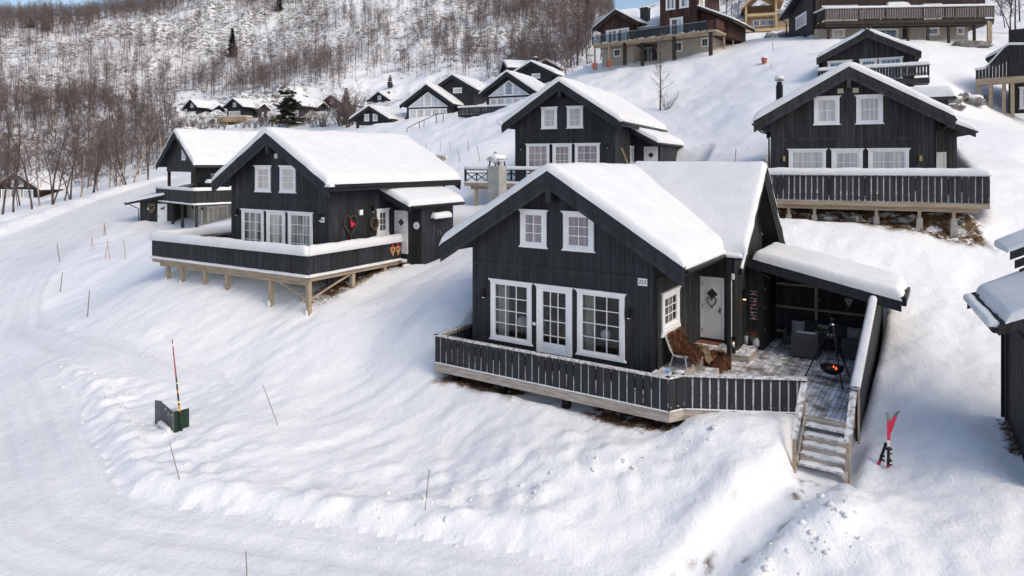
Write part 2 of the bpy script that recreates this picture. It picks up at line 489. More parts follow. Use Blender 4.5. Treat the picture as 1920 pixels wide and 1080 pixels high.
# outline of the ploughed road (with the lane along the bottom and the drive to the left cabins)
ROAD = wxy([(-900,1080,14.3),(-900,700,27),(-700,560,38),(-300,470,52),(0,452,57),(100,412,67),(200,378,79),(300,342,92),(420,318,104),(440,322,97),(330,352,82),
            (270,385,70),(200,428,58),(130,482,46),(85,545,37.5),(78,600,33),(150,632,30),(300,664,27.3),(420,690,25.2),(440,725,24),(330,728,24.8),
            (200,705,26.2),(105,690,27.6),(150,770,23.4),(226,925,17.6),(308,948,17.0),(640,992,15.9),(1000,1040,14.6),(1180,1090,13.6),(1300,1300,11),(300,1500,9),(-900,1500,9)])
BANK1 = wxy([(100,680,28),(150,770,23.4),(226,925,17.6),(308,948,17.0),(640,992,15.9),(1000,1042,14.55)])
BANK2 = wxy([(0,440,60),(100,402,69),(200,370,81),(300,337,94)])
PATHL = wxy([(1515,912,15.8),(1490,925,15.5),(1430,965,14.9),(1350,1040,14.1),(1270,1120,13.1)])
PILES = wxy([(700,960,16.8),(900,950,16.5),(1050,900,16.9),(1180,850,17.1),(1330,820,17.2)])
PILER = wxy([(1600,950,14.8),(1520,1010,14.0),(1450,1080,13.3)])
ISLE = wxy([(180,690,26.5),(250,790,21.7),(330,880,18.9),(420,930,17.4)])

MAIN = (0.581, 4.169, 19.48, -6.15)
L251 = (0.542, -8.129, 29.247, -4.43)
MIDC = (0.441, 6.187, 40.12, -1.0)
RGTC = (0.427, 18.32, 28.83, -1.56)
def to_local(X, Y, fr):
    c, s = math.cos(fr[0]), math.sin(fr[0])
    return c * (X - fr[1]) - s * (Y - fr[2]), s * (X - fr[1]) + c * (Y - fr[2])
def to_world(u, v, z, fr):
    c, s = math.cos(fr[0]), math.sin(fr[0])
    return (fr[1] + u * c + v * s, fr[2] - u * s + v * c, z + fr[3])
def box_sd(u, v, b):
    return np.maximum(np.maximum(b[0] - u, u - b[1]), np.maximum(b[2] - v, v - b[3]))

PADS = [(MAIN, (-7.3, 0.75, -0.75, 9.6), -7.5, 0.5), (MAIN, (0.75, 4.0, 1.3, 9.6), -7.3, 0.4), (MAIN, (4.0, 5.15, 0.55, 9.6), -7.3, 0.3), (L251, (-10.2, 0.4, -0.6, 9), -5.2, 1.4), (MAIN, (4.02, 5.2, -1.0, 0.6), -7.78, 0.35), (L251, (0.4, 1.9, 4.4, 7), -4.95, 0.5),
        (MIDC, (-6.7, 3.3, -1.0, 9), -1.6, 1.2), (MIDC, (-9.7, -6.4, -2.4, 3.5), -2.75, 0.8), (RGTC, (-6.9, 1.6, -1.95, 9), -2.62, 0.5)]
DIRT = [(MAIN, (-7.3, -4.2, -1.05, 2.0)), (MAIN, (-1.9, 0.9, -1.10, 2.0)), (RGTC, (-6.7, 1.6, -2.0, 2.5)), (L251, (-0.9, 0.45, 0.0, 3.6)), (MIDC, (-8.6, -6.9, -1.2, 0.2))]

def height(X, Y, full=False):
    X = np.asarray(X, float).ravel()
    Y = np.asarray(Y, float).ravel()
    z = tps(X, Y)
    dist = np.hypot(X, Y)
    road = np.zeros_like(X)
    near = dist < 140
    road[near] = in_poly(X[near], Y[near], ROAD).astype(float)
    far = sstep(115, 200, dist)
    # relief of the drifted snow
    lum = 0.16 * fbm(X * 0.33, Y * 0.33, 3) + 0.045 * fbm(X * 1.1 + 5, Y * 1.1, 3) + 0.016 * fbm(X * 3.6, Y * 3.6 + 9, 3)
    lum *= (1 + 1.2 * sstep(30, 90, dist))
    lum *= 1 - 0.72 * road
    z = z + lum * (1 - far) + far * (7.0 * fbm(X * 0.017, Y * 0.017, 4) + 1.6 * fbm(X * 0.09, Y * 0.09, 4, 0.6))
    # cliffs on the mountain side
    crag = np.clip(sstep(0.05, 0.45, fbm(X * 0.022 + 3.1, Y * 0.022 + 8.2, 3)) + 0.9 * np.exp(-((X + 118) / 42) ** 2 - ((Y - 295) / 38) ** 2), 0, 1.2) * far
    z = z + crag * 5.0 * np.abs(fbm(X * 0.12, Y * 0.12, 4, 0.65))
    # ploughed banks and piles
    nr = dist < 110
    x, y = X[nr], Y[nr]
    add = np.zeros_like(x)
    sd = seg_dist(x, y, ROAD + ROAD[:1]) * np.where(road[nr] > 0, -1, 1)
    edge_sd = sd
    gate = sstep(0.0, 0.9, sd)
    rr = 1 - sstep(-0.4, 0.3, sd)
    d1 = seg_dist(x, y, BANK1)
    add += gate * 0.36 * np.exp(-(d1 / 1.1) ** 2) * (1 + 0.6 * fbm(x * 1.5, y * 1.5, 3))
    d2 = seg_dist(x, y, BANK2)
    add += gate * 0.5 * np.exp(-(d2 / 1.8) ** 2)
    dp = np.minimum(np.minimum(seg_dist(x, y, PILES), seg_dist(x, y, PILER)), seg_dist(x, y, ISLE) + 0.3)
    rough = np.exp(-(dp / 2.4) ** 2) * (1 - rr)
    add += rough * (0.22 * np.abs(fbm(x * 1.4 + 2, y * 1.4, 3)) + 0.11 * np.abs(fbm(x * 3.4, y * 3.4 + 4, 3, 0.65)))
    dq = seg_dist(x, y, PATHL)
    tread = 1 - sstep(0.25, 0.75, dq + 0.12 * fbm(x * 1.7, y * 1.7, 3))
    add += -0.30 * tread + 0.10 * np.exp(-((dq - 0.95) / 0.35) ** 2)
    # wheel ruts
    de = seg_dist(x, y, BANK1 + [BANK1[-1]])
    add += rr * (0.030 * np.sin(np.minimum(sd, 0) * 7.5 + 1.5 * fbm(x * 0.2, y * 0.2, 2)) + 0.020 * fbm(x * 2.2, y * 2.2, 3)) * (0.4 + 0.6 * np.exp(sd / 4.0))
    sas = fbm((x * 0.8 + y * 0.6) * 0.55, (-x * 0.6 + y * 0.8) * 2.4, 4, 0.6)
    add += (1 - rr) * 0.060 * sas * sstep(60, 20, np.hypot(x, y))
    z[nr] += add
    tr = np.zeros_like(z)
    tr[nr] = tread
    for fr, b, lev, soft in PADS:
        u, v = to_local(X, Y, fr)
        sd = box_sd(u, v, b)
        k = 1 - sstep(0.0, soft, sd)
        z = np.where(k > 0, z + k * (np.minimum(z, lev + 0.10 * fbm(X * 1.3, Y * 1.3, 2)) - z), z)
    u, v = to_local(X, Y, RGTC)
    k = (1 - sstep(-0.1, 0.35, box_sd(u, v, (-6.7, 1.3, -1.2, 3.0)))) * sstep(-1.45, -0.5, v)
    z = np.where(k > 0, z + k * (np.maximum(z, -2.16 + 0.12 * fbm(X * 1.7, Y * 1.7, 3)) - z), z)
    if not full:
        return z
    dirt = np.zeros_like(z)
    for fr, b in DIRT:
        u, v = to_local(X, Y, fr)
        dirt = np.maximum(dirt, 1 - sstep(-0.15, 0.22, box_sd(u, v, b) + 0.30 * fbm(X * 1.6 + 3, Y * 1.6, 3)))
    dirt = np.maximum(dirt, 0.9 * tr * sstep(0.22, 0.34, fbm(X * 2.6 + 4, Y * 2.6, 5, 0.6)))
    rock = far * np.clip(sstep(0.0, 0.30, fbm(X * 0.10 + 7, Y * 0.10, 5, 0.62) * 0.8 + 0.42 * crag - 0.04), 0, 1)
    edge = np.zeros_like(z)
    edge[nr] = edge_sd
    return z, road, dirt, rock, edge

def H1(x, y):
    return float(height([x], [y])[0])

_YS = np.concatenate([np.arange(9, 40, 0.05), np.geomspace(40, 520, 700)])
def hit(px, py):
    """where the line of sight through a photo pixel meets the snow"""
    X = (px - 960.0) / FPX * _YS
    zr = (HZ - py) / FPX * _YS
    g = height(X, _YS)
    k = np.argmax(g >= zr)
    if k == 0:
        return at(px, py, 60)
    a, b = g[k - 1] - zr[k - 1], g[k] - zr[k]
    Y = _YS[k - 1] + (_YS[k] - _YS[k - 1]) * (-a / (b - a + 1e-9))
    x = (px - 960.0) / FPX * Y
    return (x, Y, H1(x, Y))

def axis(lo, hi, flo, fhi, s0, g):
    a = list(np.arange(flo, fhi, s0))
    x, s = fhi, s0
    right = []
    while x < hi:
        right.append(x)
        s = max(s0, g * max(x - fhi, 0) + s0)
        x += s
    left = []
    x = flo
    while x > lo:
        s = max(s0, g * max(flo - x, 0) + s0)
        x -= s
        left.append(x)
    return np.array(left[::-1] + a + right + [hi])
xs = axis(-430, 260, -15, 15, 0.16, 0.0135)
ys = axis(-260, 560, 12, 30, 0.14, 0.0125)
GX, GY = np.meshgrid(xs, ys)
NX, NY = len(xs), len(ys)
gz, groad, gdirt, grock, gedge = height(GX, GY, True)

def snow_ground_mat(name, road=False):
    m = bpy.data.materials.new(name)
    m.use_nodes = True
    nt = m.node_tree
    N, L = nt.nodes, nt.links
    b = N['Principled BSDF']
    b.inputs['Roughness'].default_value = 0.45 if not road else 0.42
    b.inputs['Specular IOR Level'].default_value = 0.15
    geo = N.new('ShaderNodeNewGeometry')
    def noise(scale, stretch=(1, 1, 1), detail=5, rough=0.55):
        mp = N.new('ShaderNodeMapping')
        mp.inputs['Scale'].default_value = stretch
        n = N.new('ShaderNodeTexNoise')
        n.inputs['Scale'].default_value = scale
        n.inputs['Detail'].default_value = detail
        n.inputs['Roughness'].default_value = rough
        L.new(geo.outputs['Position'], mp.inputs['Vector'])
        L.new(mp.outputs[0], n.inputs['Vector'])
        return n
    def ramp(src, stops):
        r = N.new('ShaderNodeValToRGB')
        e = r.color_ramp.elements
        while len(e) < len(stops): e.new(0.5)
        for k, (p, c) in enumerate(stops):
            e[k].position = p
            e[k].color = (*c, 1)
        L.new(src, r.inputs['Fac'])
        return r
    def mixc(fac, a, bb):
        x = N.new('ShaderNodeMix')
        x.data_type = 'RGBA'
        L.new(fac, x.inputs[0])
        L.new(a, x.inputs[6])
        L.new(bb, x.inputs[7])
        return x.outputs[2]
    if road:
        base = ramp(noise(0.9, (1.6, 0.5, 1), 6).outputs['Fac'], [(0.3, (0.81, 0.81, 0.81)), (0.6, (0.875, 0.875, 0.873))])
        spots = ramp(noise(2.6, (1, 1, 1), 6, 0.7).outputs['Fac'], [(0.69, (0, 0, 0)), (0.80, (0.45, 0.45, 0.45))])
        brown = N.new('ShaderNodeRGB')
        brown.outputs[0].default_value = (0.42, 0.37, 0.33, 1)
        col = mixc(spots.outputs[0], base.outputs[0], brown.outputs[0])
    else:
        base = ramp(noise(0.6).outputs['Fac'], [(0.3, (0.868, 0.868, 0.868)), (0.7, (0.90, 0.90, 0.898))])
        att = N.new('ShaderNodeAttribute'); att.attribute_name = 'dirt'
        ng = ramp(noise(5.5, (1, 1, 1), 7, 0.7).outputs['Fac'], [(0.30, (0.035, 0.024, 0.014)), (0.47, (0.11, 0.065, 0.030)), (0.60, (0.20, 0.125, 0.06)), (0.72, (0.30, 0.28, 0.25))])
        patch = ramp(noise(2.2, (1, 1, 1), 6, 0.65).outputs['Fac'], [(0.42, (0, 0, 0)), (0.49, (1, 1, 1))])
        mul = N.new('ShaderNodeMath'); mul.operation = 'MULTIPLY'
        L.new(att.outputs['Fac'], mul.inputs[0]); L.new(patch.outputs[0], mul.inputs[1])
        col = mixc(mul.outputs[0], base.outputs[0], ng.outputs[0])
        at2 = N.new('ShaderNodeAttribute'); at2.attribute_name = 'rock'
        rk = ramp(noise(0.35, (1, 1, 1.6), 8, 0.7).outputs['Fac'], [(0.35, (0.055, 0.05, 0.047)), (0.5, (0.17, 0.16, 0.145)), (0.68, (0.30, 0.28, 0.255))])
        br = ramp(noise(0.55, (1, 1, 2.0), 8, 0.75).outputs['Fac'], [(0.46, (0, 0, 0)), (0.55, (1, 1, 1))])
        mu2 = N.new('ShaderNodeMath'); mu2.operation = 'MULTIPLY'
        L.new(at2.outputs['Fac'], mu2.inputs[0]); L.new(br.outputs[0], mu2.inputs[1])
        col = mixc(mu2.outputs[0], col, rk.outputs[0])
    if road:
        ed = N.new('ShaderNodeAttribute'); ed.attribute_name = 'edge'
        cx = N.new('ShaderNodeCombineXYZ')
        L.new(ed.outputs['Fac'], cx.inputs[0])
        sp = N.new('ShaderNodeSeparateXYZ'); L.new(geo.outputs['Position'], sp.inputs[0])
        k1 = N.new('ShaderNodeMath'); k1.operation = 'MULTIPLY'; k1.inputs[1].default_value = 0.03
        k2 = N.new('ShaderNodeMath'); k2.operation = 'MULTIPLY'; k2.inputs[1].default_value = 0.03
        L.new(sp.outputs[0], k1.inputs[0]); L.new(sp.outputs[1], k2.inputs[0])
        L.new(k1.outputs[0], cx.inputs[1]); L.new(k2.outputs[0], cx.inputs[2])
        trk = N.new('ShaderNodeTexNoise'); trk.inputs['Scale'].default_value = 2.6; trk.inputs['Detail'].default_value = 5; trk.inputs['Roughness'].default_value = 0.65
        L.new(cx.outputs[0], trk.inputs['Vector'])
        tone = ramp(trk.outputs['Fac'], [(0.34, (0.90, 0.90, 0.905)), (0.60, (1.0, 1.0, 1.0))])
        mm = N.new('ShaderNodeMix'); mm.data_type = 'RGBA'; mm.blend_type = 'MULTIPLY'; mm.inputs[0].default_value = 1.0
        L.new(col, mm.inputs[6]); L.new(tone.outputs[0], mm.inputs[7]); col = mm.outputs[2]
    L.new(col, b.inputs['Base Color'])
    n1 = noise(3.2, (1, 1, 1), 6, 0.6)
    n2 = noise(11.0, (1.4, 0.7, 1), 4, 0.6)
    ad = N.new('ShaderNodeMath'); ad.operation = 'MULTIPLY_ADD'; ad.inputs[1].default_value = 0.35
    L.new(n2.outputs['Fac'], ad.inputs[0]); L.new(n1.outputs['Fac'], ad.inputs[2])
    if road:
        ad2 = N.new('ShaderNodeMath'); ad2.operation = 'MULTIPLY_ADD'; ad2.inputs[1].default_value = 0.9
        L.new(trk.outputs['Fac'], ad2.inputs[0]); L.new(ad.outputs[0], ad2.inputs[2]); ad = ad2
    bp = N.new('ShaderNodeBump')
    bp.inputs['Strength'].default_value = 0.45 if not road else 0.42
    bp.inputs['Distance'].default_value = 0.12
    L.new(ad.outputs[0], bp.inputs['Height'])
    L.new(bp.outputs[0], b.inputs['Normal'])
    return m
M['ground'] = snow_ground_mat('drifted_snow')
M['road'] = snow_ground_mat('packed_road_snow', True)

def np_mesh(name, V, F, material, attrs=None, smooth=True):
    me = bpy.data.meshes.new(name)
    V = np.ascontiguousarray(V, np.float32)
    F = np.ascontiguousarray(F, np.int32)
    k = F.shape[1]
    me.vertices.add(len(V))
    me.vertices.foreach_set('co', V.ravel())
    me.loops.add(F.size)
    me.loops.foreach_set('vertex_index', F.ravel())
    me.polygons.add(len(F))
    me.polygons.foreach_set('loop_start', np.arange(0, F.size, k, dtype=np.int32))
    me.polygons.foreach_set('loop_total', np.full(len(F), k, np.int32))
    if smooth:
        me.polygons.foreach_set('use_smooth', np.ones(len(F), bool))
    me.update(calc_edges=True)
    me.materials.append(material)
    for nme, a in (attrs or {}).items():
        at_ = me.attributes.new(nme, 'FLOAT', 'POINT')
        at_.data.foreach_set('value', np.ascontiguousarray(a, np.float32))
    return me

idx = np.arange(NX * NY).reshape(NY, NX)
quads = np.stack([idx[:-1, :-1], idx[:-1, 1:], idx[1:, 1:], idx[1:, :-1]], -1).reshape(-1, 4)
V_all = np.stack([GX.ravel(), GY.ravel(), gz], -1)
qroad = groad[quads].mean(1) > 0.5
qy = GY.ravel()[quads].mean(1)
qx = GX.ravel()[quads].mean(1)
qfar = np.hypot(qx, qy) > 150
def submesh(name, sel, material):
    q = quads[sel]
    u, inv = np.unique(q, return_inverse=True)
    me = np_mesh(name, V_all[u], inv.reshape(q.shape), material, {'dirt': gdirt[u], 'rock': grock[u], 'edge': gedge[u]})
    o = bpy.data.objects.new(name, me)
    COL.objects.link(o)
    o['kind'] = 'structure'
    return o
submesh('snowy_ground', ~qroad & ~qfar, M['ground'])
submesh('mountainside', ~qroad & qfar, M['ground'])
submesh('road', qroad, M['road'])

# ------------------------------------------------------------------ building helpers
def plane_front(v0): return lambda s, z, d: (s, v0 - d, z)
def plane_right(u0): return lambda s, z, d: (u0 + d, s, z)
def plane_left(u0): return lambda s, z, d: (u0 - d, s, z)
def plane_back(v0): return lambda s, z, d: (s, v0 + d, z)

def pbox(mb, pl, s0, s1, z0, z1, d0, d1, mi=0):
    mb.hexa([pl(s0, z0, d0), pl(s1, z0, d0), pl(s1, z0, d1), pl(s0, z0, d1), pl(s0, z1, d0), pl(s1, z1, d0), pl(s1, z1, d1), pl(s0, z1, d1)], mi)
def ptrap(mb, pl, a0, a1, b0, b1, z0, z1, d0, d1, mi=0):
    mb.hexa([pl(a0, z0, d0), pl(a1, z0, d0), pl(a1, z0, d1), pl(a0, z0, d1), pl(b0, z1, d0), pl(b1, z1, d0), pl(b1, z1, d1), pl(b0, z1, d1)], mi)
def pslant(mb, pl, s0, s1, z0, za, zb, d0, d1, mi=0):
    mb.hexa([pl(s0, z0, d0), pl(s1, z0, d0), pl(s1, z0, d1), pl(s0, z0, d1), pl(s0, za, d0), pl(s1, zb, d0), pl(s1, zb, d1), pl(s0, za, d1)], mi)

def board_cuts(s0, s1, w, zb, zt, openings=(), breaks=()):
    """boards from s0 to s1: [(a, b, z0, z_top_a, z_top_b)] with the openings cut out"""
    n = max(1, round((s1 - s0) / w))
    e = [s0 + (s1 - s0) * k / n for k in range(n + 1)]
    e += [x for o in openings for x in (o[0], o[1])] + list(breaks)
    e = sorted(x for x in e if s0 - 1e-6 <= x <= s1 + 1e-6)
    e2 = [e[0]]
    for x in e[1:]:
        if x - e2[-1] > 0.012: e2.append(x)
    out = []
    for a, b in zip(e2[:-1], e2[1:]):
        mid = (a + b) / 2
        zz = zb(mid) if callable(zb) else zb
        spans, cur = [], zz
        for o in sorted((o for o in openings if o[0] < mid < o[1]), key=lambda o: o[2]):
            if o[2] > cur: spans.append((cur, o[2], o[2]))
            cur = max(cur, o[3])
        ta, tb = zt(a), zt(b)
        if max(ta, tb) > cur: spans.append((cur, max(ta, cur), max(tb, cur)))
        out += [(a, b, q[0], q[1], q[2]) for q in spans]
    return out

def make_wall(parent, pl, s0, s1, zb, zt, openings, m_board, board=0.15, breaks=(), single=False, d=0.022, gap=0.008, name='wall'):
    """dark backing sheet with its cladding boards, each board its own object when single"""
    mb = MB()
    for a, b, z0, za, zb_ in board_cuts(s0, s1, 50, zb, zt, openings, breaks):
        pslant(mb, pl, a, b, z0, za, zb_, -0.10, 0.0)
    w = mb.build(name, M['black_dark'], parent)
    cuts = board_cuts(s0, s1, board, zb, zt, openings, breaks)
    rnd = random.Random(int(s0 * 100) + 5)
    if single:
        for a, b, z0, za, zb_ in cuts:
            m1 = MB()
            pslant(m1, pl, a + gap / 2, b - gap / 2, z0, za, zb_, 0.001, d + rnd.uniform(-0.004, 0.004))
            m1.build('cladding_board', m_board, w)
    else:
        m1 = MB()
        for a, b, z0, za, zb_ in cuts:
            pslant(m1, pl, a + gap / 2, b - gap / 2, z0, za, zb_, 0.001, d + rnd.uniform(-0.004, 0.004))
        m1.build('cladding', m_board, w, kind='stuff')
    return w

def make_window(parent, pl, s0, s1, z0, z1, cols, rows, pane='pane_grey', cas=0.12, sash=0.055, mun=0.024, single=False,
                frame='white', flare=0.085, name='window', proud=0.034, bottom=None):
    """cased window: flared head and sill, sash, glazing bars, panes"""
    mb = MB()
    D = proud
    h = cas
    hb = bottom if bottom is not None else cas
    if True:
        pbox(mb, pl, s0, s0 + cas, z0 + hb, z1 - h, D - 0.03, D + 0.038)
        pbox(mb, pl, s1 - cas, s1, z0 + hb, z1 - h, D - 0.03, D + 0.038)
        ptrap(mb, pl, s0, s1, s0 - flare * 0.4, s1 + flare * 0.4, z1 - h, z1 - 0.05, D - 0.03, D + 0.045)
        ptrap(mb, pl, s0 - flare * 0.5, s1 + flare * 0.5, s0 - flare, s1 + flare, z1 - 0.05, z1, D - 0.03, D + 0.075)
    if hb > 0.02:
        ptrap(mb, pl, s0 - flare * 0.8, s1 + flare * 0.8, s0, s1, z0, z0 + hb * 0.62, D - 0.03, D + 0.055)
        pbox(mb, pl, s0 - 0.001, s1 + 0.001, z0 + hb * 0.62, z0 + hb, D - 0.03, D + 0.045)
    a0, a1, b0, b1 = s0 + cas, s1 - cas, z0 + hb, z1 - h
    pbox(mb, pl, a0, a0 + sash, b0, b1, D - 0.05, D + 0.018)
    pbox(mb, pl, a1 - sash, a1, b0, b1, D - 0.05, D + 0.018)
    pbox(mb, pl, a0 + sash, a1 - sash, b1 - sash, b1, D - 0.05, D + 0.018)
    pbox(mb, pl, a0 + sash, a1 - sash, b0, b0 + sash, D - 0.05, D + 0.018)
    g0, g1, h0, h1 = a0 + sash, a1 - sash, b0 + sash, b1 - sash
    for k in range(1, cols):
        x = g0 + (g1 - g0) * k / cols
        pbox(mb, pl, x - mun / 2, x + mun / 2, h0, h1, D - 0.022, D + 0.010)
    for k in range(1, rows):
        z = h0 + (h1 - h0) * k / rows
        pbox(mb, pl, g0, g1, z - mun / 2, z + mun / 2, D - 0.022, D + 0.0085)
    w = mb.build(name, M[frame], parent)
    dp = D - 0.003
    if single:
        for i in range(cols):
            for j in range(rows):
                x0, x1 = g0 + (g1 - g0) * i / cols + 0.002, g0 + (g1 - g0) * (i + 1) / cols - 0.002
                y0, y1 = h0 + (h1 - h0) * j / rows + 0.002, h0 + (h1 - h0) * (j + 1) / rows - 0.002
                pm = MB()
                pbox(pm, pl, x0, x1, y0, y1, dp - 0.004, dp)
                pm.build('pane', M[pane], w)
    else:
        pm = MB()
        pbox(pm, pl, g0, g1, h0, h1, dp - 0.012, dp)
        pm.build('pane', M[pane], w)
    return w

def make_door(parent, pl, s0, s1, z0, z1, diamond=True, m='door', hinge_left=True, proud=0.030, wood_threshold=True):
    mb = MB()
    D = proud
    c = 0.075
    pbox(mb, pl, s0, s0 + c, z0 + 0.06, z1 - c, D - 0.03, D + 0.03)
    pbox(mb, pl, s1 - c, s1, z0 + 0.06, z1 - c, D - 0.03, D + 0.03)
    pbox(mb, pl, s0, s1, z1 - c, z1, D - 0.03, D + 0.032)
    pbox(mb, pl, s0 + c, s1 - c, z0 + 0.06, z1 - c, D - 0.05, D + 0.012)
    d = mb.build('door', M[m], parent)
    t = MB()
    pbox(t, pl, s0, s1, z0, z0 + 0.058, D - 0.03, D + 0.05)
    t.build('threshold', M['black'], d)
    if diamond:
        x, z, r = (s0 + s1) / 2 + 0.01, z0 + (z1 - z0) * 0.735, 0.20
        f = MB()
        for a, b, k, q in ((r, 0, 0, r), (0, r, -r, 0), (-r, 0, 0, -r), (0, -r, r, 0)):
            o = 1.22
            pts = [(x + a, z + b), (x + a * o, z + b * o), (x + k * o, z + q * o), (x + k, z + q)]
            P = [pl(p[0], p[1], D + 0.010) for p in pts] + [pl(p[0], p[1], D + 0.03) for p in pts]
            f.hexa(P)
        f.build('diamond_frame', M[m], d)
        g = MB()
        g.hexa([pl(x + a * r, z + b * r, D + 0.008) for a, b in ((1, 0), (0, 1), (-1, 0), (0, -1))] + [pl(x + a * r, z + b * r, D + 0.016) for a, b in ((1, 0), (0, 1), (-1, 0), (0, -1))])
        g.build('diamond_pane', M['pane_dark'], d)
    hs = s1 - c - 0.06 if hinge_left else s0 + c + 0.06
    hd = MB()
    pbox(hd, pl, hs - 0.02, hs + 0.02, z0 + 0.95, z0 + 1.15, D + 0.012, D + 0.02)
    pbox(hd, pl, hs - 0.08, hs + 0.02, z0 + 1.03, z0 + 1.055, D + 0.045, D + 0.065)
    pbox(hd, pl, hs - 0.01, hs + 0.01, z0 + 1.03, z0 + 1.055, D + 0.02, D + 0.045)
    hd.build('handle', M['metal'], d)
    xs_ = s0 + c + 0.01 if hinge_left else s1 - c - 0.01
    for k in (0.12, 0.5, 0.86):
        hg = MB()
        zz = z0 + (z1 - z0) * k
        pbox(hg, pl, xs_ - 0.014, xs_ + 0.014, zz, zz + 0.12, D + 0.012, D + 0.034)
        hg.build('hinge', M['steel'], d)
    return d

def edge_prof(d, r):
    t = 1 - min(max(d, 0) / r, 1)
    return math.sqrt(max(0.0, 1 - t * t))

def make_snow(parent, mp, zf, s0, s1, t0, t1, th, seed=1, r=0.26, ds=0.3, kinks=(), amp=0.05, name='roof_snow', rt=None, material='snow'):
    """snow blanket on a roof: mp(s, t, z) maps to the house, zf(s) is the roof surface; full thickness inside, rounded edges"""
    def axis_pts(a, b, rr):
        e = [0, 0.01, 0.05, 0.12, 0.21, 0.34, 0.5, 0.7, 1.0]
        p = [a + x * rr for x in e] + [b - x * rr for x in e]
        n = max(2, int((b - a - 2 * rr) / ds))
        p += [a + rr + (b - a - 2 * rr) * k / n for k in range(1, n)]
        for k in kinks:
            if a < k < b: p += [k - 0.3, k - 0.15, k, k + 0.15, k + 0.3]
        p = sorted(p)
        q = [p[0]]
        for x in p[1:]:
            if x - q[-1] > 0.004: q.append(x)
        return q
    rt = rt or r * 0.7
    S, T = axis_pts(s0, s1, r), axis_pts(t0, t1, rt)
    P = []
    for t in T:
        for s in S:
            e = edge_prof(min(s - s0, s1 - s), r) * edge_prof(min(t - t0, t1 - t), rt)
            zr = zf(s)
            for k in kinks:                 # soften the ridge
                d = abs(s - k)
                if d < 0.45: zr -= 0.10 * (1 - d / 0.45) ** 2 * min(1, e * 1.2)
            n = mnoise.noise(Vector((s * 0.9, t * 0.7, seed * 5.3))) + 0.5 * mnoise.noise(Vector((s * 2.6, t * 2.1, seed * 2.3))) + 0.22 * mnoise.noise(Vector((s * 7, t * 7, seed * 1.3)))
            w = (0.07 * mnoise.noise(Vector((0.0, t * 2.2, seed + 4.0))) + 0.05 * mnoise.noise(Vector((s * 3, t * 6, seed + 4.0)))) * (1 - e)
            w2 = (0.05 * mnoise.noise(Vector((s * 2.2, 1.0, seed + 9.0))) + 0.03 * mnoise.noise(Vector((s * 6, t, seed + 2.0)))) * (1 - e)
            sag = 0.16 * mnoise.noise(Vector((s * 0.33, t * 0.30, seed * 9.1)))
            P.append(mp(s + (w if min(s - s0, s1 - s) < r else 0), t + (w2 if min(t - t0, t1 - t) < rt else 0), zr + (th * (1 + sag) + amp * n) * e))
    mb = MB()
    mb.grid(P, len(S), len(T))
    return mb.build(name, M[material], parent, smooth=True)

def snow_cap(mb, A, B, w, h, z, seed=0, step=0.22, taper=0.12):
    """rounded snow lying along a rail from A to B"""
    A, B = Vector((A[0], A[1], 0)), Vector((B[0], B[1], 0))
    L = (B - A).length
    d = (B - A) / L
    nrm = Vector((-d.y, d.x, 0))
    n = max(3, int(L / step))
    ts = [0, taper * 0.25 / L, taper / L] + [taper / L + (1 - 2 * taper / L) * k / n for k in range(1, n)] + [1 - taper / L, 1 - taper * 0.25 / L, 1]
    prof = [(-0.46, 0.0), (-0.56, 0.25), (-0.50, 0.68), (-0.30, 0.93), (0, 1.0), (0.30, 0.93), (0.50, 0.68), (0.56, 0.25), (0.46, 0.0)]
    P = []
    for t in ts:
        e = math.sqrt(max(0.0, 1 - (1 - min(min(t, 1 - t) * L / taper, 1)) ** 2)) * 0.9 + 0.1
        for a, b in prof:
            k = 1 + 0.14 * mnoise.noise(Vector((t * L * 1.6, a * 2, seed * 3.7))) + 0.07 * mnoise.noise(Vector((t * L * 5, b * 3, seed)))
            p = A + d * (t * L) + nrm * (a * w * k * (0.6 + 0.4 * e))
            P.append((p.x, p.y, z + b * h * k * e))
    mb.grid(P, len(prof), len(ts))

